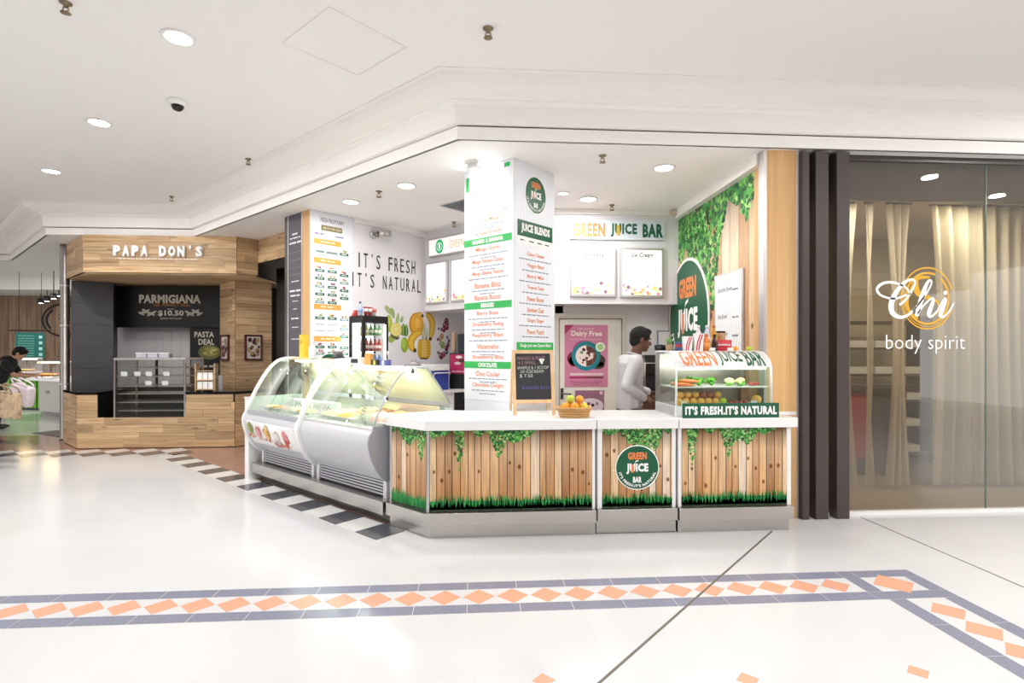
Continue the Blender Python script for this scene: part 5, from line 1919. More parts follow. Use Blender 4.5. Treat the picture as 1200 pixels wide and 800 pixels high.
bn = thing('wall_bench', 'white work bench along the lettered wall behind the ice cream', 'bench', (FW0.x, FW0.y, 0), fw_rz)
MB().box(.26, 2.25, -.58, -.004, .86, .90).build('worktop', 'white_laminate', bn, bevel=.004)
MB().box(.28, 1.25, -.54, -.01, .02, .86).build('cupboard', 'white_laminate', bn)
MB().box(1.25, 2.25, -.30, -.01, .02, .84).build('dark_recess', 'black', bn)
MB().box(1.25, 1.28, -.56, -.01, .02, .86).build('side_panel', 'white_laminate', bn)
for i, (px_, c, hh_, nm) in enumerate(((457, '#6a5a8a', .17, 'violet'), (463, '#c8854a', .20, 'caramel'), (469, '#d89a58', .18, 'amber'), (475, '#b8743a', .22, 'brown'))):
    P = nb(px_, .34)
    t = thing('syrup_bottle', '%s syrup bottle on the bench right of the fridge' % nm, 'bottle', (P[0], P[1], .9005), 0, 'syrup bottles on the bench')
    MB().lathe([(.03, 0), (.032, .01), (.032, hh_), (.016, hh_ + .05), (.013, hh_ + .09)], n=14).build('body', pm('syrup_%d' % i, c, .25), t)
    MB().lathe([(.016, hh_ + .09), (.016, hh_ + .12), (.006, hh_ + .14)], n=10).build('pump_cap', 'black' if i != 1 else 'cup_red', t)
    MB().lathe([(.0325, .05), (.0325, .12)], n=14).build('label_band', pm('syrup_label_%d' % i, ['#b8a8d0', '#e0c8a0', '#f0d8a8', '#d8b888'][i], .5), t)
P = nb(485, .36)
t = thing('blender', 'steel and clear jug blender on the bench under the bananas', 'blender', (P[0], P[1], .9005), fw_rz)
MB().lathe([(.08, 0), (.085, .02), (.07, .12), (.06, .14)], n=18).build('base', 'steel', t)
MB().lathe([(.05, .14), (.065, .20), (.085, .37), (.086, .375)], n=18).build('jug', pm('jug_clear', '#d8d8de', .15, metal=.3), t)
MB().lathe([(.087, .375), (.08, .395), (.03, .40), (.03, .43)], n=18).build('lid', 'alu', t)
P = nb(512, .33)
t = thing('cool_box', 'blue cool box with white lid on the bench', 'cool box', (P[0], P[1], .9005), fw_rz)
MB().box(-.17, .12, -.12, .12, 0, .27).build('tub', pm('box_blue', '#2c3f9a', .35), t, bevel=.01)
MB().box(-.18, .13, -.13, .13, .27, .36).build('lid', 'white_laminate', t, bevel=.012)
MB().tube([(-.17, -.125, .2), (-.17, -.15, .24), (.12, -.15, .24), (.12, -.125, .2)], .008, 6).build('handle', 'white_laminate', t)
P = nb(540, .40)
t = thing('slush_machine', 'black slush machine with magenta front on the bench beside the white column', 'drink machine', (P[0], P[1], .9005), math.radians(-20))
MB().box(-.13, .17, -.12, .2, 0, .30).build('base', 'black', t, bevel=.006)
MB().box(-.12, .17, -.126, -.12, .22, .50).build('front_panel', pm('magenta', '#b52560', .35), t)
MB().box(-.13, .17, -.12, .2, .30, .52).build('housing', 'black', t, bevel=.006)
m = MB()
for j, (x, z) in enumerate(((0.02, .46), (.06, .41), (.0, .37))):
    disc(m, x, z, .05, -.1275, C(('#e8dcd8', '#4a3038', '#d8c8c4')[j]), 18, .022)
dashes(m, .02, .25, .22, .025, -.1275, C('#e9b8c8'), 3)
m.build('printed_picture', 'print', t, fix=False)['kind'] = 'stuff'
MB().box(-.02, .17, -.10, .18, .52, .80).build('bowl', pm('smoke_bowl', '#3a4048', .12), t, bevel=.02)
MB().lathe([(.018, 0), (.018, .03)], (.08, .04, .80), 10).build('bowl_knob', 'black', t)
t2 = thing('cup_stack', 'tall stack of beige paper cups beside the slush machine', 'cup', (P[0] - .10, P[1] + .02, 1.4215), 0)
for j in range(14):
    MB().lathe([(.030, 0), (.036, .045), (.038, .047)], (0, 0, j * .02), 14).build('cup', pm('cup_beige', '#e0c4a8', .6), t2)

# back bench behind the man
bb = thing('back_bench', 'brown back bench with white top behind the man', 'bench', (0, 0, 0))
MB().box(2.02, 2.54, 6.42, 6.98, .05, .86).build('cupboard', pm('brown_cup', '#5a3a2c', .4, noise=.1), bb)
MB().box(2.0, 2.545, 6.40, 6.983, .86, .90).build('worktop', 'brown_cup', bb, bevel=.004)
t = thing('coffee_machine', 'black coffee machine with a steel frame on the back bench', 'coffee machine', (2.28, 6.68, .9005), 0)
MB().box(-.20, .20, -.16, .2, 0, .05).build('drip_base', 'black', t, bevel=.006)
MB().box(-.20, .20, .02, .2, .05, .42).build('body', 'charcoal', t, bevel=.015)
MB().prism([(-.16, .28), (.02, .28), (.02, .5), (-.08, .5), (-.16, .40)], -.2, .2, 'x').build('head', 'black', t, bevel=.008)
MB().tube([(-.20, -.165, .06), (-.20, -.165, .40), (.02, -.165, .40), (.02, -.165, .06)], .012, 8).build('steel_frame', 'steel', t)
MB().tube([(-.05, -.12, .3), (-.05, -.12, .24), (-.05, -.24, .22)], .012, 8).build('portafilter', 'black', t)
MB().lathe([(.045, .5), (.07, .56), (.075, .62), (.02, .63)], (.08, .1, 0), 16).build('hopper', 'black_gloss', t)
t = thing('notice_board', 'small grey-framed notice board on the back wall behind the display', 'notice board', (0, 6.984, 0))
MB().box(2.40, 2.545, -.014, -.001, 1.0, 1.70).build('sheet', 'white_ink', t)
for b in ((2.385, 2.40, 1.0, 1.715), (2.385, 2.545, 1.70, 1.715)):
    MB().box(b[0], b[1], -.018, -.001, b[2], b[3]).build('frame_bar', pm('frame_blue', '#8a97a5', .4), t)

# ================================================================== PEOPLE
def remesh(name, mb, voxel, mat, parent, smooth=4):
    me = mb.mesh('tmp')
    bm = bmesh.new()
    bm.from_mesh(me)
    bmesh.ops.recalc_face_normals(bm, faces=bm.faces)
    bm.to_mesh(me)
    bm.free()
    ob = bpy.data.objects.new('tmp', me)
    COL.objects.link(ob)
    r = ob.modifiers.new('r', 'REMESH')
    r.mode = 'VOXEL'
    r.voxel_size = voxel
    sm_ = ob.modifiers.new('s', 'SMOOTH')
    sm_.factor = .5
    sm_.iterations = smooth
    dg = bpy.context.evaluated_depsgraph_get()
    out = bpy.data.meshes.new_from_object(ob.evaluated_get(dg))
    bpy.data.objects.remove(ob)
    bpy.data.meshes.remove(me)
    out.name = name
    out.polygons.foreach_set('use_smooth', [True] * len(out.polygons))
    out.materials.clear()
    return link(name, out, mat, parent)


def loft(mb, rings, n=20):
    """closed body from level rings (x, y, z, half depth along x, half width along y)"""
    vs, fs = [], []
    for (x, y, z, a, b) in rings:
        for k in range(n):
            t = 2 * PI * k / n
            c, s = math.cos(t), math.sin(t)
            vs.append((x + a * math.copysign(abs(c) ** .85, c), y + b * math.copysign(abs(s) ** .85, s), z))
    m = len(rings)
    for i in range(m - 1):
        for k in range(n):
            j = (k + 1) % n
            fs.append((i * n + k, i * n + j, (i + 1) * n + j, (i + 1) * n + k))
    fs.append(tuple(range(n))[::-1])
    fs.append(tuple((m - 1) * n + k for k in range(n)))
    mb.add(vs, fs, None, True)


def hand(mb, w, d, up, curl=.5, s=1.0, thumb=1):
    """palm and five bent fingers; d points along the hand, up out of the back of the hand"""
    w, d, up = Vector(w), Vector(d).normalized(), Vector(up)
    up = (up - d * up.dot(d)).normalized()
    sd = d.cross(up) * thumb
    M = Matrix((d, sd, up)).transposed()
    mb.ell(tuple(w + d * .045 * s), (.05 * s, .040 * s, .016 * s), 14, 10, M=M)
    for i, (o, l) in enumerate(((-.029, .062), (-.010, .078), (.010, .083), (.028, .074))):
        p0 = w + d * .078 * s + sd * o * s
        p1 = p0 + (d * math.cos(curl * .6) - up * math.sin(curl * .6)) * l * .45 * s
        p2 = p1 + (d * math.cos(curl * 1.6) - up * math.sin(curl * 1.6)) * l * .33 * s
        p3 = p2 + (d * math.cos(curl * 2.4) - up * math.sin(curl * 2.4)) * l * .24 * s
        mb.limb([tuple(p0 - d * .02 * s), tuple(p0), tuple(p1), tuple(p2), tuple(p3)], [.0095 * s, .0095 * s, .0088 * s, .008 * s, .0068 * s], 8)
    q0 = w + d * .018 * s + sd * .03 * s
    q1 = q0 + (d * .6 + sd * .7 - up * .15).normalized() * .042 * s
    q2 = q1 + (d * .9 + sd * .15 - up * .35).normalized() * .032 * s
    mb.limb([tuple(q0), tuple(q1), tuple(q2)], [.013 * s, .0105 * s, .0085 * s], 8)


def head(mb, c, face, up=(0, 0, 1), s=1.0):
    """skull, jaw, nose, ears, brow and lips; c is the middle of the skull, face the way it looks"""
    f = Vector(face).normalized()
    u = Vector(up)
    u = (u - f * u.dot(f)).normalized()
    l = u.cross(f)
    M = Matrix((f, l, u)).transposed()
    c = Vector(c)
    g = lambda a, b, d: tuple(c + f * a * s + l * b * s + u * d * s)
    mb.ell(g(-.012, 0, .022), (.098 * s, .076 * s, .098 * s), 20, 14, M=M)
    mb.ell(g(.030, 0, -.045), (.060 * s, .056 * s, .072 * s), 16, 12, M=M)
    mb.ell(g(.062, 0, -.092), (.026 * s, .030 * s, .022 * s), 12, 10, M=M)
    mb.ell(g(.072, 0, .022), (.018 * s, .052 * s, .012 * s), 12, 8, M=M)
    mb.limb([g(.083, 0, .012), g(.100, 0, -.022), g(.103, 0, -.032)], [.009 * s, .013 * s, .013 * s], 10)
    for b in (-.011, .011):
        mb.ell(g(.092, b, -.034), .009 * s, 8, 6)
    mb.ell(g(.083, 0, -.060), (.012 * s, .024 * s, .006 * s), 10, 8, M=M)
    mb.ell(g(.081, 0, -.070), (.012 * s, .022 * s, .007 * s), 10, 8, M=M)
    for b in (-1, 1):
        mb.ell(g(-.012, b * .077, -.012), (.018 * s, .009 * s, .032 * s), 10, 8, M=M)
    return g, M


def face_bits(parent, g, M, s=1.0):
    for b in (-1, 1):
        MB().ell(g(.079, b * .031, .0), (.010 * s, .013 * s, .008 * s), 10, 8, M=M).build('eye', pm('eye_white', '#e6e0d8', .3), parent)
        MB().ell(g(.087, b * .031, .0), (.004 * s, .006 * s, .006 * s), 8, 6, M=M).build('pupil', 'black_gloss', parent)
        MB().ell(g(.086, b * .031, .020), (.006 * s, .022 * s, .005 * s), 10, 6, M=M).build('eyebrow', pm('hair_black', '#100d0c', .85, noise=.3, scale=60), parent)
    MB().ell(g(.091, 0, -.065), (.006 * s, .020 * s, .0025 * s), 10, 6, M=M).build('lips', pm('lips', '#7a4238', .5), parent)


def hair_cap(parent, g, M, s=1.0, low=-.02, mat='hair_black', name='hair', full=1.0):
    mb = MB()
    mb.ell(g(-.020, 0, .032), (.104 * s, .083 * s, .100 * s), 22, 16, M=M)
    mb.ell(g(-.055, 0, -.010), (.062 * s, .070 * s, .080 * s), 16, 12, M=M)
    mb.ell(g(.030, 0, .086), (.062 * s, .060 * s, .036 * s), 16, 12, M=M)
    remesh(name, mb, .007, mat, parent, 2)


# ---- man at work behind the counter, seen from his right side, facing right
pm('skin_brown', '#6b4632', .5, noise=.06, scale=40)
pm('shirt_white', '#cfcdcf', .75, noise=.05, scale=25, bump=.25)
pm('trousers_black', '#17171a', .7, noise=.1)
Pm = atd(740, 5.45)
man = thing('person', 'man in a white long-sleeved shirt working behind the counter', 'person', (Pm[0], Pm[1], 0), math.radians(4))
b = MB()
g, M = head(b, (.100, 0, 1.565), (.97, -.06, -.20), (.15, 0, 1))
b.limb([(.03, 0, 1.38), (.055, 0, 1.45), (.075, 0, 1.50)], [.062, .054, .056], 14)
loft(b, [(-.03, 0, .80, .08, .12), (-.03, 0, .95, .095, .14), (-.025, 0, 1.1, .088, .135), (-.005, 0, 1.25, .098, .15), (.0, 0, 1.35, .085, .15), (.025, 0, 1.40, .05, .09)])
SR, ER, WR_ = (-.02, -.175, 1.345), (-.135, -.225, 1.115), (.075, -.165, .985)
SL, EL, WL = (-.01, .175, 1.345), (.03, .225, 1.10), (.25, .15, 1.02)
for a in ((SR, ER, WR_), (SL, EL, WL)):
    b.limb([(0, a[0][1] * .5, 1.36), a[0], a[1], a[2]], [.055, .050, .038, .027], 12)
hand(b, WR_, (1, .25, -.15), (-.1, -.6, .8), .55, 1.0, 1)
hand(b, WL, (1, -.1, -.25), (.1, .5, .8), .4, 1.0, -1)
for s_ in (-1, 1):
    b.limb([(-.03, s_ * .09, .86), (-.02, s_ * .10, .46), (-.05, s_ * .10, .08)], [.078, .052, .036], 12)
    b.limb([(-.05, s_ * .10, .05), (.10, s_ * .11, .03)], [.04, .03], 10)
remesh('body', b, .0065, 'skin_brown', man, 3)
face_bits(man, g, M)
hair_cap(man, g, M)
s = MB()
loft(s, [(-.035, 0, .87, .108, .165), (-.03, 0, .95, .115, .168), (-.025, 0, 1.08, .105, .16), (-.008, 0, 1.22, .116, .175), (-.002, 0, 1.33, .108, .185), (.012, 0, 1.385, .080, .14), (.03, 0, 1.415, .066, .075)])
for a in ((SR, ER, WR_), (SL, EL, WL)):
    s.limb([(0, a[0][1] * .5, 1.345), a[0], tuple(Vector(a[0]).lerp(Vector(a[1]), .5)), a[1], tuple(Vector(a[1]).lerp(Vector(a[2]), .9))], [.07, .070, .062, .056, .042], 14)
rn = random.Random(8)
for k in range(14):                      # creases at the elbow and waist
    z = rn.uniform(.92, 1.25)
    s.limb([(-.11 + rn.uniform(-.01, .01), -.10, z), (.0, -.168, z + rn.uniform(-.05, .05)), (.09, -.08, z + rn.uniform(-.06, .06))], [.008, .010, .008], 6)
remesh('shirt', s, .0085, 'shirt_white', man, 3)
MB().tube([(.03 + .068 * math.cos(2 * PI * k / 24), .078 * math.sin(2 * PI * k / 24), 1.415 + .018 * math.cos(2 * PI * k / 24) * -1) for k in range(24)], .008, 6, closed=True).build('collar', 'shirt_white', man)
s = MB()
loft(s, [(-.03, 0, .80, .1, .15), (-.03, 0, .90, .105, .158)])
for s_ in (-1, 1):
    s.limb([(-.03, s_ * .085, .84), (-.02, s_ * .10, .46), (-.05, s_ * .10, .09)], [.098, .072, .055], 14)
remesh('trousers', s, .01, 'trousers_black', man, 3)
for s_ in (-1, 1):
    MB().ell((.02, s_ * .105, .04), (.13, .048, .04), 14, 8).build('shoe', 'black', man)

# ---- passer-by at the left edge, walking out of the picture
pm('jeans', '#4a5a78', .8, noise=.15, scale=30)
pm('skin_light', '#c9977a', .5, noise=.05)
pm('blouse', '#8f7a66', .8, noise=.1)


def pattern_mat(name, c1, c2, c3):
    m, N, L, bs = nodes_of(name)
    gg = N.new('ShaderNodeNewGeometry')
    v = N.new('ShaderNodeTexVoronoi')
    v.inputs['Scale'].default_value = 22
    L.new(gg.outputs['Position'], v.inputs['Vector'])
    r = N.new('ShaderNodeValToRGB')
    r.color_ramp.elements[0].color = C(c1)
    r.color_ramp.elements[1].color = C(c3)
    e = r.color_ramp.elements.new(.5)
    e.color = C(c2)
    L.new(v.outputs['Color'], r.inputs[0])
    L.new(r.outputs[0], bs.inputs['Base Color'])
    bs.inputs['Roughness'].default_value = .8
    MATS[name] = m


pattern_mat('floral', '#9a7f63', '#c9b08f', '#6b5a4c')
Pw = at(-17, 541)
wo = thing('person', 'passer-by in jeans and patterned top cut off by the left edge of the picture', 'person', (Pw[0], Pw[1], 0), math.radians(12))
b = MB()
g, M = head(b, (-.02, 0, 1.53), (-1, .1, -.05))
b.limb([(-.0, 0, 1.33), (-.01, 0, 1.46)], [.05, .048], 12)
loft(b, [(0, 0, .80, .09, .15), (0, 0, .92, .10, .165), (0, 0, 1.05, .08, .13), (0, 0, 1.2, .09, .145), (0, 0, 1.32, .07, .15), (0, 0, 1.37, .04, .08)])
b.limb([(0, -.09, 1.31), (0, -.18, 1.31), (.06, -.24, 1.05), (.16, -.24, 1.04)], [.05, .046, .036, .025], 12)
b.limb([(0, .09, 1.31), (0, .18, 1.31), (-.05, .22, 1.03), (-.12, .2, .82)], [.05, .046, .036, .025], 12)
hand(b, (.16, -.24, 1.04), (1, 0, -.2), (0, -.3, 1), 1.1, .95, 1)
hand(b, (-.12, .2, .82), (-.2, 0, -1), (-.9, .2, .2), .4, .95, 1)
b.limb([(0, -.09, .86), (.03, -.09, .47), (.02, -.09, .10)], [.078, .052, .035], 12)
b.limb([(0, .09, .86), (-.12, .09, .47), (-.10, .09, .10)], [.078, .052, .035], 12)
remesh('body', b, .008, 'skin_light', wo, 3)
face_bits(wo, g, M)
hair_cap(wo, g, M)
s = MB()
loft(s, [(0, 0, .70, .15, .20), (0, 0, .85, .13, .19), (0, 0, 1.05, .10, .155), (0, 0, 1.2, .11, .165), (0, 0, 1.31, .085, .17), (0, 0, 1.36, .06, .09)])
s.limb([(0, -.09, 1.30), (0, -.18, 1.30), (.04, -.22, 1.12)], [.065, .062, .055], 12)
s.limb([(0, .09, 1.30), (0, .18, 1.30), (-.035, .21, 1.12)], [.065, .062, .055], 12)
remesh('top', s, .01, 'floral', wo, 3)
s = MB()
loft(s, [(0, 0, .78, .10, .165), (0, 0, .92, .105, .17)])
s.limb([(0, -.085, .84), (.03, -.09, .47), (.02, -.09, .11)], [.095, .068, .05], 12)
s.limb([(0, .085, .84), (-.12, .09, .47), (-.10, .09, .11)], [.095, .068, .05], 12)
remesh('jeans', s, .01, 'jeans', wo, 3)
for x, y in ((.04, -.09), (-.06, .09)):
    MB().ell((x, y, .045), (.12, .045, .045), 14, 8).build('shoe', 'white_ink', wo)


def bag(name, label, cat, px_, py_, dd, w, h, mat, strapm, tilt, hang):
    P = atd(px_, dd)
    z = CAM_H - (py_ - 411) * dd / FOC
    t = thing(name, label, cat, (P[0], P[1], z), math.radians(-8))
    s = MB()
    pr = [(-w * .5, -h * .5), (w * .5, -h * .5), (w * .46, 0), (w * .38, h * .5), (-w * .38, h * .5), (-w * .46, 0)]
    ca_, sa_ = math.cos(tilt), math.sin(tilt)
    pr = [(a * ca_ - c * sa_, a * sa_ + c * ca_) for a, c in pr]
    s.prism(pr, -.06, .06, 'y')
    s.build('bag_body', mat, t, bevel=.03)
    for yy in (-.05, .05):
        p = [(-w * .28, h * .48), (-w * .26 + hang[0] * .5, h * .48 + hang[1] * .9), (hang[0], h * .5 + hang[1]), (w * .22 + hang[0] * .3, h * .48 + hang[1] * .7), (w * .26, h * .48)]
        MB().tube([(a * ca_ - c * sa_, yy, a * sa_ + c * ca_) for a, c in smooth_curve(p, 5)], .011, 6).build('strap', strapm, t)
    return t


pm('bag_pink', '#d8cad0', .5, noise=.05)
bag('handbag', 'pale pink handbag with two straps carried by the passer-by', 'handbag', 25, 462, 7.05, .34, .26, 'bag_pink', 'bag_pink', -.3, (-.10, .05))
bag('tote_bag', 'patterned brown tote bag in front of the pink handbag at the left edge', 'tote bag', 8, 474, 6.75, .36, .32, 'floral', 'blouse', -.15, (-.08, .08))

# ---- person in black leaning over the far food counter
Pb = atd(4, 10.2)
pb = thing('person', 'person in a black shirt leaning over the far food counter', 'person', (Pb[0], Pb[1], 0), math.radians(25))
b = MB()
g, M = head(b, (.24, -.02, 1.40), (.8, .0, -.62), (.5, 0, 1))
b.limb([(.10, 0, 1.28), (.20, 0, 1.36)], [.055, .05], 12)
b.limb([(-.10, 0, .90), (-.04, 0, 1.05), (.07, 0, 1.23)], [.13, .12, .12], 14)
for s_ in (-1, 1):
    b.limb([(.06, s_ * .1, 1.24), (.07, s_ * .19, 1.22), (.20, s_ * .22, 1.00), (.40, s_ * .18, .98)], [.05, .046, .036, .025], 12)
    hand(b, (.40, s_ * .18, .98), (1, 0, -.1), (0, 0, 1), .4, .95, s_)
    b.limb([(-.12, s_ * .09, .88), (-.08, s_ * .10, .46), (-.12, s_ * .10, .08)], [.085, .055, .036], 12)
remesh('body', b, .009, 'skin_light', pb, 3)
face_bits(pb, g, M)
hair_cap(pb, g, M)
s = MB()
s.limb([(-.11, 0, .90), (-.04, 0, 1.05), (.06, 0, 1.22), (.10, 0, 1.27)], [.155, .15, .15, .09], 16)
for s_ in (-1, 1):
    s.limb([(.05, s_ * .1, 1.22), (.07, s_ * .19, 1.21), (.15, s_ * .215, 1.08)], [.07, .068, .06], 12)
remesh('shirt', s, .012, pm('black_shirt', '#1a1b1d', .8), pb, 3)
s = MB()
for s_ in (-1, 1):
    s.limb([(-.12, s_ * .085, .87), (-.08, s_ * .10, .46), (-.12, s_ * .10, .09)], [.11, .075, .055], 12)
remesh('trousers', s, .012, 'trousers_black', pb, 3)
for s_ in (-1, 1):
    MB().ell((-.06, s_ * .10, .04), (.13, .048, .04), 12, 8).build('shoe', 'black', pb)

# ================================================================== WOODEN KIOSK (PAPA DON'S)
def planks(parent, length, z0, z1, rows, seed, skip=None, th=.014, y=0, x0=0.0, lens=(.45, 1.1)):
    """boards laid in rows on a local x-z face; skip(xa, xb, za, zb) cuts an opening"""
    rn = random.Random(seed)
    rh = (z1 - z0) / rows
    for r in range(rows):
        x = x0 - rn.uniform(0, .5)
        while x < x0 + length:
            w = rn.uniform(*lens)
            a, c = max(x, x0), min(x + w, x0 + length)
            x += w
            if c - a < .02:
                continue
            pieces = [(a, c)]
            if skip:
                sx0, sx1, sz0, sz1 = skip
                zc_ = z0 + (r + .5) * rh
                if sz0 < zc_ < sz1:
                    pieces = [(p, min(q, sx0)) for p, q in pieces if p < sx0] + [(max(p, sx1), q) for p, q in pieces if q > sx1]
            for p, q in pieces:
                if q - p > .015:
                    t_ = th * rn.uniform(.85, 1.0)
                    MB().box(p + .0012, q - .0012, y - t_, y, z0 + r * rh + .0012, z0 + (r + 1) * rh - .0012).build('plank', 'kiosk_wood', parent)


pm('dark_core', '#3a2a1c', .8)
FX0, FX1, FY = -5.80, -3.59, 8.57
LR = 1.12                                             # length of the left return (45 degrees)
fs_ = thing('kiosk_fascia', 'wood-clad fascia with raised white letters over the kiosk', 'fascia', (0, 0, 0))
MB().prism([(FX0, FY), (FX1, FY), (FX1 + .22, FY + .22), (FX1 + .22, 10.4), (-6.58, 10.4), (FX0 - LR / R2, FY + LR / R2)], 2.62, H - .002).build('core', 'dark_core', fs_)
ff = MB().box(FX0 + .001, FX1 - .001, FY - .001, FY + .02, 2.62, H - .003).build('front_face', 'dark_core', fs_)
planks(ff, FX1 - FX0, 2.622, H - .004, 6, 31, y=FY - .001, x0=FX0)
lf = MB().box(-LR, 0, -.001, .02, 2.62, H - .003).build('left_face', 'dark_core', fs_, (FX0, FY, 0), math.radians(-45))
planks(lf, LR, 2.622, H - .004, 6, 32, y=-.001, x0=-LR)
rf = MB().box(0, .31, -.001, .02, 2.62, H - .003).build('right_face', 'dark_core', fs_, (FX1, FY, 0), math.radians(45))
planks(rf, .31, 2.622, H - .004, 6, 33, y=-.001, x0=0)
uf = MB().prism([(FX0 + .01, FY + .02), (FX1, FY + .02), (FX1 + .2, FY + .22), (FX1 + .2, 10.38), (-6.5, 10.38), (FX0 - .75, FY + .78)], 2.604, 2.62).build('underside', 'kiosk_wood', fs_)
for i, ch in enumerate("PAPA DON'S"):
    if ch == ' ':
        continue
    xs = -5.31 + i * .132
    text(ch, .104 if ch != "'" else .03, .165 if ch != "'" else .06, 'white_ink', fs_, xs, 2.945 + (.06 if ch == "'" else 0), FY - .018, name='letter', bold=.06, ext=.03)
m = MB()
dashes(m, -4.72, 2.83, 1.15, .022, FY - .0165, C('#efe6dc'), 4)
m.poly([(-5.35, FY - .0165, 2.835), (-5.2, FY - .0165, 2.835), (-5.2, FY - .0165, 2.84), (-5.35, FY - .0165, 2.84)], C('#efe6dc'))
m.build('small_lettering', 'print', fs_, fix=False)
# second, shorter fascia that joins the menu pillar
f2 = thing('wood_fascia', 'short wood-clad fascia between the kiosk and the printed menu pillar', 'fascia', (-3.35, 8.79, 0), math.radians(-45))
MB().box(0, 1.62, .0, .06, 2.82, H - .002).build('core', 'dark_core', f2)
planks(f2, 1.60, 2.82, H - .003, 3, 34, lens=(.5, 1.2))
# kiosk walls: dark tiles left, white tiles and boards behind
kb = struct(MB().box(-6.6, -3.4, 10.3, 10.38, 0, 2.6).build('wall_kiosk', pm('kiosk_wall', '#3a3835', .6)))
wt = MB().box(online(131, (0, 10.28), (1, 10.28))[0], online(224, (0, 10.28), (1, 10.28))[0], 10.27, 10.299, .8, 2.0).build('white_tiling', pm('tile_white', '#d7d3d6', .25), kb)
gl = MB()
xa, xb = online(131, (0, 10.28), (1, 10.28))[0], online(224, (0, 10.28), (1, 10.28))[0]
k = 0
zz = .9
while zz < 1.98:
    x = xa + .0
    while x < xb - .05:
        MB().box(x + .003, min(x + .147, xb), 10.264, 10.27, zz + .003, zz + .147).build('tile', 'tile_white', wt)
        x += .15
    zz += .15
lw0, lw1 = online(83.5, (-6.6, 9.40), (-5.6, 9.9)), online(133, (-6.6, 9.40), (-5.6, 9.9))
ang = math.atan2(lw1[1] - lw0[1], lw1[0] - lw0[0])
ll = math.hypot(lw1[0] - lw0[0], lw1[1] - lw0[1])
dw = struct(MB().box(0, ll, 0, .05, 0, 2.6).build('wall_slate', 'charcoal', None, (lw0[0], lw0[1], 0), ang))
pm('slate_tile', '#47464a', .45, noise=.15, scale=5, rvar=.08)
for r in range(5):
    MB().box(.004, ll - .004, -.01, 0, .80 + r * .36 + .003, min(2.6, .80 + (r + 1) * .36) - .003).build('tile', 'slate_tile', dw)
MB().box(ll - .02, ll, -.001, .6, 0, 2.6).build('return_panel', 'charcoal', dw)
# angled wood pillar
pc = atd(276, 8.95)
pw_ = thing('wood_pillar', 'wood-clad corner pillar of the kiosk carrying two framed pictures', 'pillar', (pc[0], pc[1], 0))
MB().prism([(0, 0), (.42, .42), (.0, .84), (-.42, .42)], 0, 2.6).build('core', 'dark_core', pw_)
pb1 = MB().box(0, .594, -.002, .01, .0, 2.6).build('right_face', 'dark_core', pw_, rz=math.radians(45))
planks(pb1, .594, .80, 2.6, 15, 41, y=-.002, lens=(.6, 1.2))
pb2 = MB().box(-.594, 0, -.002, .01, .0, 2.6).build('left_face', 'dark_core', pw_, rz=math.radians(-45))
planks(pb2, .594, .80, 2.6, 15, 42, y=-.002, x0=-.594, lens=(.6, 1.2))


def frame_pic(label, rz, x0, x1, z0, z1, seed):
    t = thing('picture_frame', label, 'picture', (pc[0], pc[1], 0), rz)
    w = .03
    for b_ in ((x0, x1, z0, z0 + w), (x0, x1, z1 - w, z1), (x0, x0 + w, z0, z1), (x1 - w, x1, z0, z1)):
        MB().box(b_[0], b_[1], -.05, -.022, b_[2], b_[3]).build('frame_bar', pm('frame_red', '#5a2a26', .4), t)
    MB().box(x0 + w, x1 - w, -.038, -.022, z0 + w, z1 - w).build('print', pm('pic_paper', '#d8d0c8', .4), t)
    m = MB()
    rn = random.Random(seed)
    for k in range(24):
        r = rn.uniform(.012, .04)
        a, c = rn.uniform(x0 + w + r, x1 - w - r), rn.uniform(z0 + w + .05, z1 - w - .05)
        disc(m, a, c, r, -.0385 - k * .0001, C(rn.choice(['#6a3a34', '#4a2a2a', '#b89a6a', '#8a5a4a', '#cfc0b0', '#3a3030'])), 12, r * 1.3)
    m.build('printed_picture', 'print', t, fix=False)['kind'] = 'stuff'


frame_pic('large red-framed picture on the right face of the wood pillar', math.radians(45), .13, .42, 1.29, 1.72, 5)
frame_pic('narrow red-framed picture on the left face of the wood pillar', math.radians(-45), -.50, -.18, 1.29, 1.72, 6)
struct(MB().box(0, 1.6, .0, .05, 0, 2.82).build('wall_recess_shade', 'black', None, (-3.28, 9.35, 0), math.radians(-35)))  # black sheet stands in for the shade inside the open recess
# counter of the kiosk
KY = 8.50
kx0, kx1 = -5.84, -3.59
nx0, nx1, nz = -5.555, -4.30, .42
kc = thing('kiosk_counter', 'wood-clad kiosk counter with black top and a display set into it', 'counter', (0, 0, 0))
MB().prism([(kx0, KY + .02), (nx0, KY + .02), (nx0, 9.15), (nx1, 9.15), (nx1, KY + .02), (kx1, KY + .02), (kx1 + .3, KY + .3), (kx1 + .3, 9.16), (-6.5, 9.16), (kx0 - .62, KY + .66)], nz, .80).build('core', 'dark_core', kc)
MB().prism([(kx0, KY + .02), (kx1, KY + .02), (kx1 + .3, KY + .3), (kx1 + .3, 9.16), (-6.5, 9.16), (kx0 - .62, KY + .66)], .02, nz).build('lower_core', 'dark_core', kc)
cf = MB().box(kx0, kx1, KY + .001, KY + .02, .01, .4).build('front_face', 'dark_core', kc)
planks(cf, kx1 - kx0, .012, .80, 7, 51, (nx0, nx1, nz, 2), y=KY, x0=kx0)
lf = MB().box(-.9, 0, .001, .02, .01, .8).build('left_face', 'dark_core', kc, (kx0, KY, 0), math.radians(-45))
planks(lf, .9, .012, .80, 7, 52, x0=-.9)
rf = MB().box(0, .42, .001, .02, .01, .8).build('right_face', 'dark_core', kc, (kx1, KY, 0), math.radians(45))
planks(rf, .42, .012, .80, 7, 53)
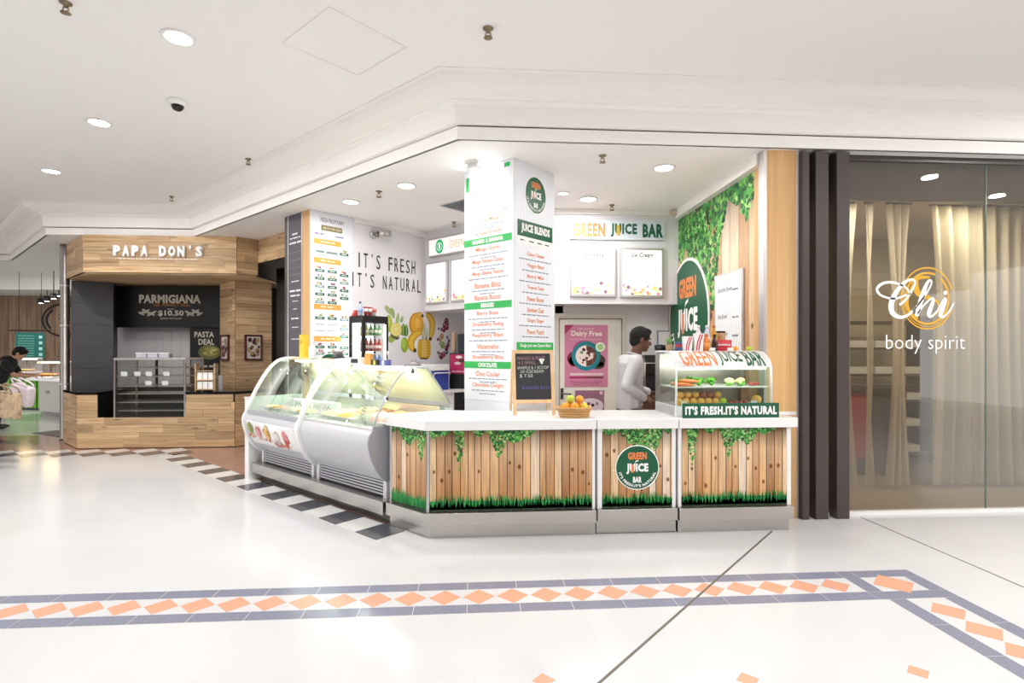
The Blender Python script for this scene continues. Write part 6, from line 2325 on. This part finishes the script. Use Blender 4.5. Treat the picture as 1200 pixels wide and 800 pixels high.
for q in ([(kx0 - .01, KY - .02), (nx0, KY - .02), (nx0, 9.18), (-6.52, 9.18), (kx0 - .66, KY + .64)], [(nx1, KY - .02), (kx1 + .01, KY - .02), (kx1 + .42, KY + .40), (kx1 + .42, 9.18), (nx1, 9.18)]):
    MB().prism(q, .802, .838).build('black_top', 'black_gloss', kc)
MB().box(nx0, nx1, KY + .05, 9.15, nz, nz + .01).build('niche_floor', 'black', kc)
MB().box(nx0, nx0 + .012, KY - .01, 9.15, nz, .80).build('niche_side', 'black', kc)
# glass display set into the counter
gx0, gx1 = online(133, (0, KY), (1, KY))[0], online(221.5, (0, KY), (1, KY))[0]
gz1 = 1.315
gd = thing('glass_display', 'square glass display cabinet with white price cards set into the kiosk counter', 'display case', (0, 0, 0))
gx1c = nx1 - .006
gz0 = nz + .0105
for x in (gx0, gx1c - .025):
    for y in (KY, KY + .53):
        MB().box(x, x + .025, y, y + .025, gz0, gz1).build('corner_post', 'steel', gd)
MB().box(gx0, gx1c, KY, KY + .555, gz1, gz1 + .03).build('top_frame', 'alu', gd, bevel=.003)
MB().box(gx0, gx1c, KY, KY + .555, gz0, gz0 + .03).build('base_frame', 'black', gd)
MB().box(gx0 + .025, gx1c - .025, KY + .008, KY + .014, gz0 + .03, gz1).build('front_glass', 'glass', gd)
MB().box(gx0 + .008, gx0 + .014, KY + .025, KY + .53, gz0 + .03, gz1).build('side_glass', 'glass', gd)
MB().box(gx1c - .014, gx1c - .008, KY + .025, KY + .53, gz0 + .03, gz1).build('side_glass', 'glass', gd)
for z in (.55, .675, .80, .92, 1.06, 1.19):
    MB().box(gx0 + .025, gx1c - .025, KY + .04, KY + .53, z, z + .012).build('shelf', 'steel', gd)
MB().box(gx0 + .3, gx0 + .33, KY + .53, KY + .55, .84, gz1).box(gx1c - .3, gx1c - .27, KY + .53, KY + .55, .84, gz1).build('door_stile', 'black', gd)
for i, (px_, py_) in enumerate(((145.5, 440.5), (161, 441), (174.5, 440.5), (195, 440.5), (174, 452), (193.5, 452.5))):
    P = online(px_, (0, KY + .05), (1, KY + .05))
    zb = 1.072 if i < 4 else .932
    t = thing('price_card', 'white price card, %s shelf of the kiosk display, %s from left' % ('upper' if i < 4 else 'lower', ('first', 'second', 'third', 'fourth', 'first', 'second')[i]), 'price card', (P[0], P[1], zb), 0, 'price cards in the kiosk display')
    MB().obox((0, 0, .035), (.045, .002, .033), ((1, 0, 0), (0, 1, .2), (0, -.2, 1))).build('card', 'white_ink', t)
    MB().box(-.03, .03, 0, .02, 0, .004).build('foot', 'grey_plastic', t)
for i in range(3):
    x = gx0 + .28 + i * .165
    t = thing('takeaway_box', ('left', 'middle', 'right')[i] + ' clear takeaway box on top of the kiosk display', 'box', (x, KY + .25, gz1 + .0305), 0, 'takeaway boxes on the kiosk display')
    MB().box(-.075, .075, -.06, .06, 0, .06).build('tub', pm('box_clear', '#cfccd6', .3), t, bevel=.006)
    MB().box(-.08, .08, -.065, .065, .06, .075).build('lid', 'white_ink', t, bevel=.003)
# small white stand right of the display
sx = online(240, (0, KY + .1), (1, KY + .1))[0]
t = thing('menu_stand', 'small wooden rack of white leaflets right of the kiosk display', 'rack', (sx, KY + .15, .8385), 0)
for x in (-.15, .13):
    MB().box(x, x + .022, -.05, .05, 0, .42).build('upright', 'kiosk_wood', t)
for z in (.02, .16, .30):
    MB().box(-.128, .13, -.05, .05, z, z + .014).build('shelf', 'kiosk_wood', t)
for i in range(6):
    z = (.034, .174)[i // 3]
    MB().box(-.12 + (i % 3) * .08, -.05 + (i % 3) * .08, -.03, -.02, z, z + .11).build('leaflet', 'white_ink', t)
sx2 = online(254, (0, KY + .2), (1, KY + .2))[0]
t = thing('white_card', 'large white card standing beside the leaflet rack', 'card', (sx2, KY + .22, .8385), 0)
MB().obox((0, 0, .12), (.075, .003, .115), ((1, 0, 0), (0, 1, .1), (0, -.1, 1))).build('card', pm('card_white', '#c8c4ca', .5), t)
MB().box(-.05, .05, 0, .06, 0, .004).build('foot', 'grey_plastic', t)


def board_on(px0, px1, py0, py1, Y):
    a, b_ = online(px0, (0, Y), (1, Y)), online(px1, (0, Y), (1, Y))
    return a[0], b_[0], hz(py1, a), hz(py0, a)


bx0, bx1, bz0, bz1 = board_on(133, 262, 335, 383.5, 10.0)
t = thing('menu_board', 'black hanging menu board reading PARMIGIANA $10.50 in the kiosk', 'menu board', (0, 10.0, 0))
MB().box(bx0, bx1, -.03, .03, bz0, bz1).build('board', 'black', t)
for x in (bx0 + .3, bx1 - .3):
    MB().box(x - .005, x + .005, -.005, .005, bz1, 2.604).build('hanger', 'steel_dark', t)
pm('chalk_cream', '#d8d2c4', .7)
sc1 = (bx1 - bx0) / 129
bc = lambda px_: bx0 + (px_ - 133) * sc1
bz = lambda py_: bz1 - (py_ - 335) * (bz1 - bz0) / 48.5
text('PARMIGIANA', 72 * sc1, 10.5 * sc1, 'chalk_cream', t, bc(200), bz(350), -.033, bold=.04, space=1.05)
pm('chalk_amber', '#b0763a', .7)
for wd, pxc, pw_d in (('THE', 184, 8), ('PERFECT', 201, 20), ('MEAL', 218, 11)):
    text(wd, pw_d * sc1, 3.4 * sc1, 'chalk_amber', t, bc(pxc), bz(357), -.033, bold=.02)
text('NOW', 8 * sc1, 1.8 * sc1, 'chalk_cream', t, bc(201), bz(362), -.033)
text('$10.50', 30 * sc1, 7.5 * sc1, 'chalk_cream', t, bc(201), bz(367), -.033, bold=.025)
text('SERVED WITH CHIPS', 25 * sc1, 2 * sc1, 'chalk_cream', t, bc(201), bz(373), -.033)
for s_ in (-1, 1):
    m = MB()
    for k in range(8):
        a = bc(201 + s_ * (20 + k * 2))
        leafp(m, a, bz(366 + 2 * math.sin(k)), .06, .02, s_ * (.5 if k % 2 else -.6), C('#b8b2a6'), -.033 - k * .0002)
    m.build('leaf_drawing', 'print', t, fix=False)
px0_, px1_, pz0_, pz1_ = board_on(223, 260, 384.5, 458, 10.0)
t = thing('poster', 'black PASTA DEAL poster with a bowl of pasta in the kiosk', 'poster', (0, 10.0, 0))
MB().box(px0_, px1_, -.01, .01, .84, pz1_).build('sheet', pm('poster_black', '#191a1e', .3), t)
w_ = px1_ - px0_
text('PASTA', w_ * .62, .10, 'chalk_cream', t, px0_ + w_ * .45, pz1_ - .11, -.012, bold=.02)
text('DEAL', w_ * .5, .10, 'chalk_cream', t, px0_ + w_ * .52, pz1_ - .24, -.012, bold=.02)
m = MB()
cx_, cz_ = px0_ + w_ * .62, pz1_ - .42
disc(m, cx_, cz_, w_ * .36, -.0125, C('#6b6a3e'), 30, .13)
disc(m, cx_ + .02, cz_ + .01, w_ * .26, -.013, C('#9a8f4e'), 26, .08)
rn = random.Random(2)
for k in range(18):
    disc(m, cx_ + rn.uniform(-.13, .13), cz_ + rn.uniform(-.04, .05), .025, -.0133 - k * .0001, C(rn.choice(['#b8a85a', '#8a7a3a', '#c4b878', '#5a5a34'])), 8, .015)
dashes(m, px0_ + w_ * .6, pz1_ - .67, w_ * .6, .06, -.0125, C('#b8b2a6'), 8)
disc(m, px0_ + w_ * .2, pz1_ - .62, .09, -.0128, C('#8a8d96'), 20, .11)
m.build('printed_picture', 'print', t, fix=False)['kind'] = 'stuff'
# steel column left of the kiosk
Ps = at(76, 515)
t = thing('steel_column', 'round polished steel column at the left corner of the kiosk', 'column', (Ps[0], Ps[1], 0))
MB().lathe([(.078, 0.001), (.078, .03), (.066, .04), (.066, 3.05), (.062, 3.12), (.066, H - .003)], n=24).build('shaft', pm('column_steel', '#9a9592', .38, metal=1, noise=.1, scale=4), t)
for z in (.9, 1.85, 2.5):
    MB().lathe([(.0665, z), (.068, z + .004), (.068, z + .02), (.0665, z + .024)], n=24).build('seam_band', 'alu', t)

# ================================================================== FAR FOOD COURT
FYW = 18.2
wf = struct(MB().box(-32, -6.5, FYW, FYW + .2, 0, H).build('wall_far', 'dark_core'))
x = -16.2
k = 0
while x < -8.5:
    MB().box(x + .006, x + .27, FYW - .03, FYW - .001, .0, H - .002).build('board', 'far_board', wf)
    x += .276
struct(MB().box(-16.6, -15.9, 15.5, 16.0, 0, H).build('wall_pillar', pm('navy_dark', '#23262f', .5)))
xl = online(75, (0, FYW), (1, FYW))[0]
rr = 22.5 / (FOC / 17.3)
t = thing('wall_emblem', 'dark round outline emblem on the far wooden wall', 'emblem', (xl, FYW - .032, hz(375, (xl, FYW))), 0)
m = MB()
m.tube([(rr * math.cos(2 * PI * k / 60), -.02, rr * .82 * math.sin(2 * PI * k / 60)) for k in range(60)], .022, 6, closed=True)
m.build('outer_ring', 'black', t)
for i, (a, z, w) in enumerate(((.03, .16, .30), (.05, .04, .34), (.06, -.16, .1))):
    MB().obox((a, -.015, z), (w / 2, .012, .025), ((1, 0, -.1), (0, 1, 0), (.1, 0, 1))).build('emblem_bar', 'black', t)
for k in range(12):
    a = PI * .75 + k * .13
    MB().obox((rr * .8 * math.cos(a), -.012, rr * .66 * math.sin(a)), (.03, .01, .03), ((math.sin(a), 0, -math.cos(a)), (0, 1, 0), (math.cos(a), 0, math.sin(a)))).build('emblem_letter', 'black', t)
gx, gy = atd(35.5, 15.0)
t = thing('menu_screen', 'green hanging menu screen with white lines in the far food court', 'menu screen', (gx, gy, hz(405, (gx, gy))), math.radians(14))
MB().box(-.32, .32, -.02, .02, -.36, .36).build('screen', pm('screen_green', '#14514a', .4, emit=.25), t)
MB().tube([(-.46, 0, .42), (.46, 0, .42)], .018, 6).build('rail', 'black', t)
for x in (-.25, .25):
    MB().tube([(x, 0, .36), (x, 0, HT - hz(405, (gx, gy)))], .006, 5).build('hook', 'black', t)
m = MB()
for r in range(9):
    dashes(m, -.08, .27 - r * .068, .36, .022, -.022, C('#8fc0b4'), r)
for r in range(4):
    m.poly([(.2, -.022, .2 - r * .16), (.28, -.022, .2 - r * .16), (.28, -.022, .28 - r * .16), (.2, -.022, .28 - r * .16)], C('#a9cfc9'))
m.build('printed_lines', 'print', t, fix=False)['kind'] = 'stuff'
for i, (px_, py_) in enumerate(((48, 352.5), (55, 350), (63, 347), (70.5, 343.5))):
    d_ = (16.5, 15.6, 14.7, 13.9)[i]
    P = atd(px_, d_)
    zb = CAM_H - (py_ - 411) * d_ / FOC
    t = thing('hanging_spot', 'black cylinder spotlight in the far food court, %s from the left' % ('first', 'second', 'third', 'fourth')[i], 'spotlight', (P[0], P[1], zb), 0, 'black spotlights')
    MB().lathe([(.07, -.07), (.075, -.06), (.075, .07), (.06, .075)], n=16).build('can', 'black', t)
    MB().lathe([(.055, -.072), (.05, -.074)], n=16).build('lens', 'lamp_glow', t)
    MB().tube([(0, 0, .07), (0, 0, HT - zb)], .01, 6).build('stem', 'black', t)
# steel counter
P = at(45.5, 486)
c1 = thing('steel_counter', 'grey steel food counter with a pale top left of the steel column', 'counter', (P[0], P[1], 0), math.radians(-30))
MB().box(0, 1.6, 0, .8, .08, .78).build('body', pm('counter_grey', '#b7b0aa', .35, metal=.3, noise=.08), c1, bevel=.01)
MB().box(.02, 1.58, .05, .78, 0, .08).build('kick_plate', 'steel_dark', c1)
MB().box(-.28, 1.7, -.12, .85, .78, .84).build('worktop', 'alu', c1, bevel=.006)
MB().box(.3, .45, -.01, 0, .50, .56).build('door_catch', 'steel_dark', c1)
# green slatted counter
P = at(20, 480)
c2 = thing('slatted_counter', 'bright green slatted food counter in front of the person in black', 'counter', (P[0], P[1], 0), math.radians(-12))
MB().box(-.3, 1.35, .02, .7, 0, .84).build('body', 'charcoal', c2)
pm('slat_green', '#6fbf2e', .4)
for k in range(13):
    MB().box(-.28 + k * .125, -.20 + k * .125, -.012, .02, .05, .82).build('slat', 'slat_green', c2)
MB().box(-.35, 1.45, -.08, .75, .84, .90).build('worktop', pm('top_wood', '#7a5a44', .4), c2, bevel=.006)
# food warmers with warm lamps
for i, (px_, py_, w_) in enumerate(((30, 441, .52), (60, 437, .6))):
    d_ = (13.6, 12.2)[i]
    P = atd(px_, d_)
    t = thing('food_warmer', ('left', 'right')[i] + ' warm-lit glass food warmer on the far counters', 'food warmer', (P[0], P[1], (.9005, .8405)[i]), math.radians(-15))
    MB().box(-w_ / 2, w_ / 2, -.2, .2, 0, .05).build('tray', 'steel', t, bevel=.004)
    for xx in (-w_ / 2, w_ / 2 - .008):
        MB().prism([(-.2, .05), (.2, .05), (.2, .36), (-.06, .36), (-.2, .22)], xx, xx + .008, 'x').build('side_glass', 'glass', t)
    MB().box(-w_ / 2, w_ / 2, -.06, .2, .36, .38).build('hood', 'steel', t)
    MB().box(-w_ / 2 + .03, w_ / 2 - .03, .0, .1, .335, .358).build('heat_lamp', pm('heat_glow', (1, .7, .35), .5, emit=9, noise=0), t)
    for j in range(5):
        MB().ell((-w_ / 2 + .1 + j * (w_ - .2) / 4, 0, .07), (.05, .12, .035), 12, 8).build('hot_food', pm('hot_food', '#c8873a', .5, noise=.2, scale=20), t)
if True:
    P = at(60, 492)
t = thing('floor_mat', 'dark rubber mat in front of the steel food counter', 'mat', (-7.15, 10.05, .0021), math.radians(-30))
MB().box(-.55, .55, -.2, .2, 0, .012).build('mat', 'charcoal', t, bevel=.004)
for k in range(8):
    MB().box(-.5 + k * .13, -.44 + k * .13, -.18, .18, .012, .016).build('rib', 'black', t)

# ================================================================== GLAZED SHOP (Chi)
GY = 4.62
sw = struct(MB().box(2.82, 14, 7.4, 7.5, 0, H).build('wall_shop', pm('shop_beige', '#b9ad90', .7)))
struct(MB().box(2.62, 2.80, 4.66, 7.4, 0, H).build('wall_shop_side', 'shop_beige'))
win = bpy.data.objects.new('window_1', None)
COL.objects.link(win)
win.location = (0, GY, 0)
struct(win)
MX = [(2.815, 2.875), (2.932, 3.048), (3.122, 3.238)]
for a, b_ in MX:
    MB().box(a, b_, -.12, .03, .0, 3.165).build('mullion', 'brown_frame', win, bevel=.004)
panes = [(2.875, 2.932), (3.048, 3.122), (3.238, 4.612), (4.618, 6.2), (6.206, 7.8), (7.806, 9.4), (9.406, 14)]
for a, b_ in panes:
    MB().box(a, b_, .0, .01, .03, 3.135).build('pane', 'shop_glass', win)
pm('glass_edge', '#5a7a66', .2)
for x in (4.612, 6.2, 7.8, 9.4):
    MB().box(x, x + .006, -.001, .011, .03, 3.135).build('pane_edge', 'glass_edge', win)
MB().box(2.815, 14, -.01, .03, 3.135, 3.185).build('head_rail', 'brown_frame', win)
MB().box(2.815, 14, -.02, .03, 0, .03).build('sill', 'white_laminate', win)
MB().box(2.82, 14, .10, .16, 2.83, 3.18).build('header_panel', pm('header_brown', '#5d544e', .5), win)
struct(MB().box(2.8, 14, 4.66, 7.4, .0005, .004).build('floor_shop', pm('shop_floor', '#7d6f5c', .3)))
struct(MB().box(2.62, 14, 4.80, 7.4, 3.02, 3.05).build('ceiling_shop', pm('shop_ceiling', '#cfc8b8', .7)))
sheer('sheer_beige', '#d9cfba', .6)
sheer('drape_beige', '#c9bfa6', .85)


def curtain(label, x0, x1, y, amp, wl, mat, seed, gather=0):
    rn = random.Random(seed)
    n = int((x1 - x0) / .012)
    mb = MB()
    ph = rn.uniform(0, 6)
    cols_ = []
    for i in range(n + 1):
        u = i / n
        x = x0 + (x1 - x0) * u
        yy = amp * math.sin(2 * PI * x / wl + ph + 1.1 * math.sin(3.1 * x + ph)) + amp * .4 * math.sin(2 * PI * x / (wl * .43))
        col_ = []
        for j in range(9):
            v = j / 8
            gx_ = gather * math.sin(PI * v) * (u - .5) * .5
            col_.append((x - gx_, y + yy * (.7 + .5 * (1 - v)), .04 + 2.95 * v))
        cols_ += col_
    mb.add(cols_, [(i * 9 + j, (i + 1) * 9 + j, (i + 1) * 9 + j + 1, i * 9 + j + 1) for i in range(n) for j in range(8)], None, True)
    t = thing('curtain', label, 'curtain', (0, 0, 0))
    mb.build('fabric', mat, t, fix=False)
    MB().tube([(x0, y, 3.0), (x1, y, 3.0)], .012, 8).build('rail', 'steel_dark', t)
    return t


for xa, xb, lb, mt in ((2.86, 3.05, 'sheer curtain strip between the brown posts', 'sheer_beige'), (3.30, 3.42, 'narrow sheer curtain strip just right of the brown posts', 'sheer_beige'),
                       (3.56, 3.70, 'sheer curtain strip left of the white script lettering', 'sheer_beige'), (3.80, 3.98, 'sheer curtain strip behind the letter C', 'sheer_beige'),
                       (4.08, 4.18, 'thin sheer curtain strip behind the gold rings', 'sheer_beige'), (4.32, 4.60, 'wide sheer curtain strip right of the gold rings', 'sheer_beige')):
    curtain(lb, xa, xb, 5.45, .03, .09, mt, int(xa * 10), .35)
curtain('heavier beige curtain right of the white script lettering', 4.85, 6.1, 5.5, .07, .17, 'drape_beige', 3, .25)
curtain('sheer beige curtain beyond the right edge of the picture', 6.15, 8.5, 5.45, .05, .2, 'sheer_beige', 4)
# things inside the shop; the amber and red glowing panels stand in for reflections
t = thing('amber_reflection', 'amber glowing lattice inside the glazed shop standing in for a reflection', 'screen', (3.34, 5.7, 0), 0)
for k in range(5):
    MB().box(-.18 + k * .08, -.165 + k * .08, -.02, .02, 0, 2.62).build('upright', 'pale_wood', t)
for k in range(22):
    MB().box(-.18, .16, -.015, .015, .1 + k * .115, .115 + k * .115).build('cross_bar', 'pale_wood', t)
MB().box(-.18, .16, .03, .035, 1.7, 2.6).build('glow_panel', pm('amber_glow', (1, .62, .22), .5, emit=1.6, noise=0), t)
t = thing('red_reflection', 'small glowing red panel near the posts standing in for a reflection', 'sign', (3.30, 6.6, 2.05), 0)
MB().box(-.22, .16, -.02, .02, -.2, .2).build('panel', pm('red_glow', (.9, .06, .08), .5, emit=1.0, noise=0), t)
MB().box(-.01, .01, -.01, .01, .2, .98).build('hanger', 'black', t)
t = thing('reception_desk', 'dark reception desk with a red front inside the glazed shop', 'desk', (4.3, 6.3, .004), 0)
MB().box(-.75, .75, -.25, .25, .0, 1.0).build('body', pm('desk_brown', '#4a3a30', .4), t)
MB().box(-.8, .8, -.3, .3, 1.0, 1.05).build('top', 'brown_frame', t)
MB().box(-.35, .3, -.262, -.25, .2, .95).build('red_panel', pm('desk_red', '#8a2f2c', .4), t)
t = thing('shelf_unit', 'open shelf unit with folded white goods inside the glazed shop', 'shelf', (5.35, 6.9, .004), 0)
for x in (-.6, .57):
    MB().box(x, x + .03, -.2, .2, 0, 1.9).build('upright', 'desk_brown', t)
for k in range(6):
    MB().box(-.57, .57, -.2, .2, .1 + k * .34, .13 + k * .34).build('shelf_board', 'desk_brown', t)
for k in range(5):
    for j in range(3):
        MB().box(-.5 + j * .36, -.25 + j * .36, -.15, .12, .13 + k * .34, .22 + k * .34).build('folded_towel', 'white_laminate', t)

# lettering on the glass
t = thing('glass_lettering', 'white script lettering with gold rings on the glass', 'lettering', (0, GY - .002, 0))


def gp(cx, cy):
    px_, py_ = 1010 + cx / 6.664, 300 + cy / 6.664
    P = online(px_, (0, GY), (1, GY))
    return P[0], hz(py_, P)


UNIT = (gp(600, 0)[0] - gp(500, 0)[0]) / 100


def ribbon(mb, pts, wf, y=0, n=9):
    P = smooth_curve([gp(*p) for p in pts], n)
    L_, R_ = [], []
    for i, p in enumerate(P):
        q0, q1 = Vector(P[max(0, i - 1)]), Vector(P[min(len(P) - 1, i + 1)])
        tt = (q1 - q0).normalized()
        w = wf(i / (len(P) - 1)) * UNIT
        L_.append((p[0] - tt.y * w, y, p[1] + tt.x * w))
        R_.append((p[0] + tt.y * w, y, p[1] - tt.x * w))
    for i in range(len(P) - 1):
        mb.poly([L_[i], L_[i + 1], R_[i + 1], R_[i]])


pm('vinyl_white', '#ffffff', .4, noise=0)
pm('vinyl_gold', '#d9a520', .35, noise=.06)
thick = lambda a, b_, c, d: (lambda u: a + (b_ - a) * math.exp(-((u - c) / d) ** 2))
m = MB()
ribbon(m, [(375, 300), (340, 245), (250, 207), (165, 212), (118, 255), (140, 300), (200, 325), (270, 330), (350, 300)], thick(7, 10, .45, .2))
ribbon(m, [(292, 382), (345, 335), (392, 262), (414, 205), (385, 183), (325, 212), (262, 290), (228, 375), (240, 445), (300, 477), (365, 455), (425, 395)], thick(8, 21, .64, .17))
m.build('letter_c', 'vinyl_white', t, fix=False)
m = MB()
ribbon(m, [(395, 430), (465, 345), (520, 262), (543, 205), (524, 190), (495, 240), (462, 340), (425, 470)], thick(6, 19, .85, .2))
ribbon(m, [(432, 450), (490, 375), (545, 330), (556, 350), (530, 420), (522, 462), (545, 470), (590, 425)], thick(6, 17, .6, .2))
m.build('letter_h', 'vinyl_white', t, fix=False)
m = MB()
ribbon(m, [(588, 428), (630, 350), (652, 340), (625, 420), (612, 462), (640, 472), (685, 425), (716, 368)], thick(6, 17, .45, .2))
cx_, cz_ = gp(650, 286)
m.build('letter_i', 'vinyl_white', t, fix=False)
m = MB()
disc(m, cx_, cz_, 15 * UNIT, 0, None, 20)
m.build('letter_dot', 'vinyl_white', t, fix=False)
m = MB()
cx_, cz_ = gp(510, 330)
for r0, r1, a0, a1 in ((196, 206, .3, 2 * PI - .2), (160, 174, 1.2, 2 * PI + .9), (182, 188, 2.6, 5.6)):
    ring(m, cx_, cz_, r0 * UNIT, r1 * UNIT, .0012, None, 70, a0, a1, 1.12)
m.build('gold_ring', 'vinyl_gold', t, fix=False)
m = MB()
ribbon(m, [(530, 165), (440, 170), (420, 215), (440, 290), (520, 325), (590, 360), (600, 430), (530, 480)], thick(4, 22, .35, .3), .0014)
ribbon(m, [(345, 180), (400, 220), (350, 340), (370, 430), (440, 490)], thick(6, 16, .5, .3), .0014)
m.build('gold_swirl', 'vinyl_gold', t, fix=False)
a, b_ = gp(187, 690), gp(803, 690)
x0_, x1_ = a[0], b_[0]
zc_ = gp(500, 688)[1]
text('body spirit', x1_ - x0_, 138 * UNIT, 'vinyl_white', t, (x0_ + x1_) / 2, zc_, 0, bold=-.012)
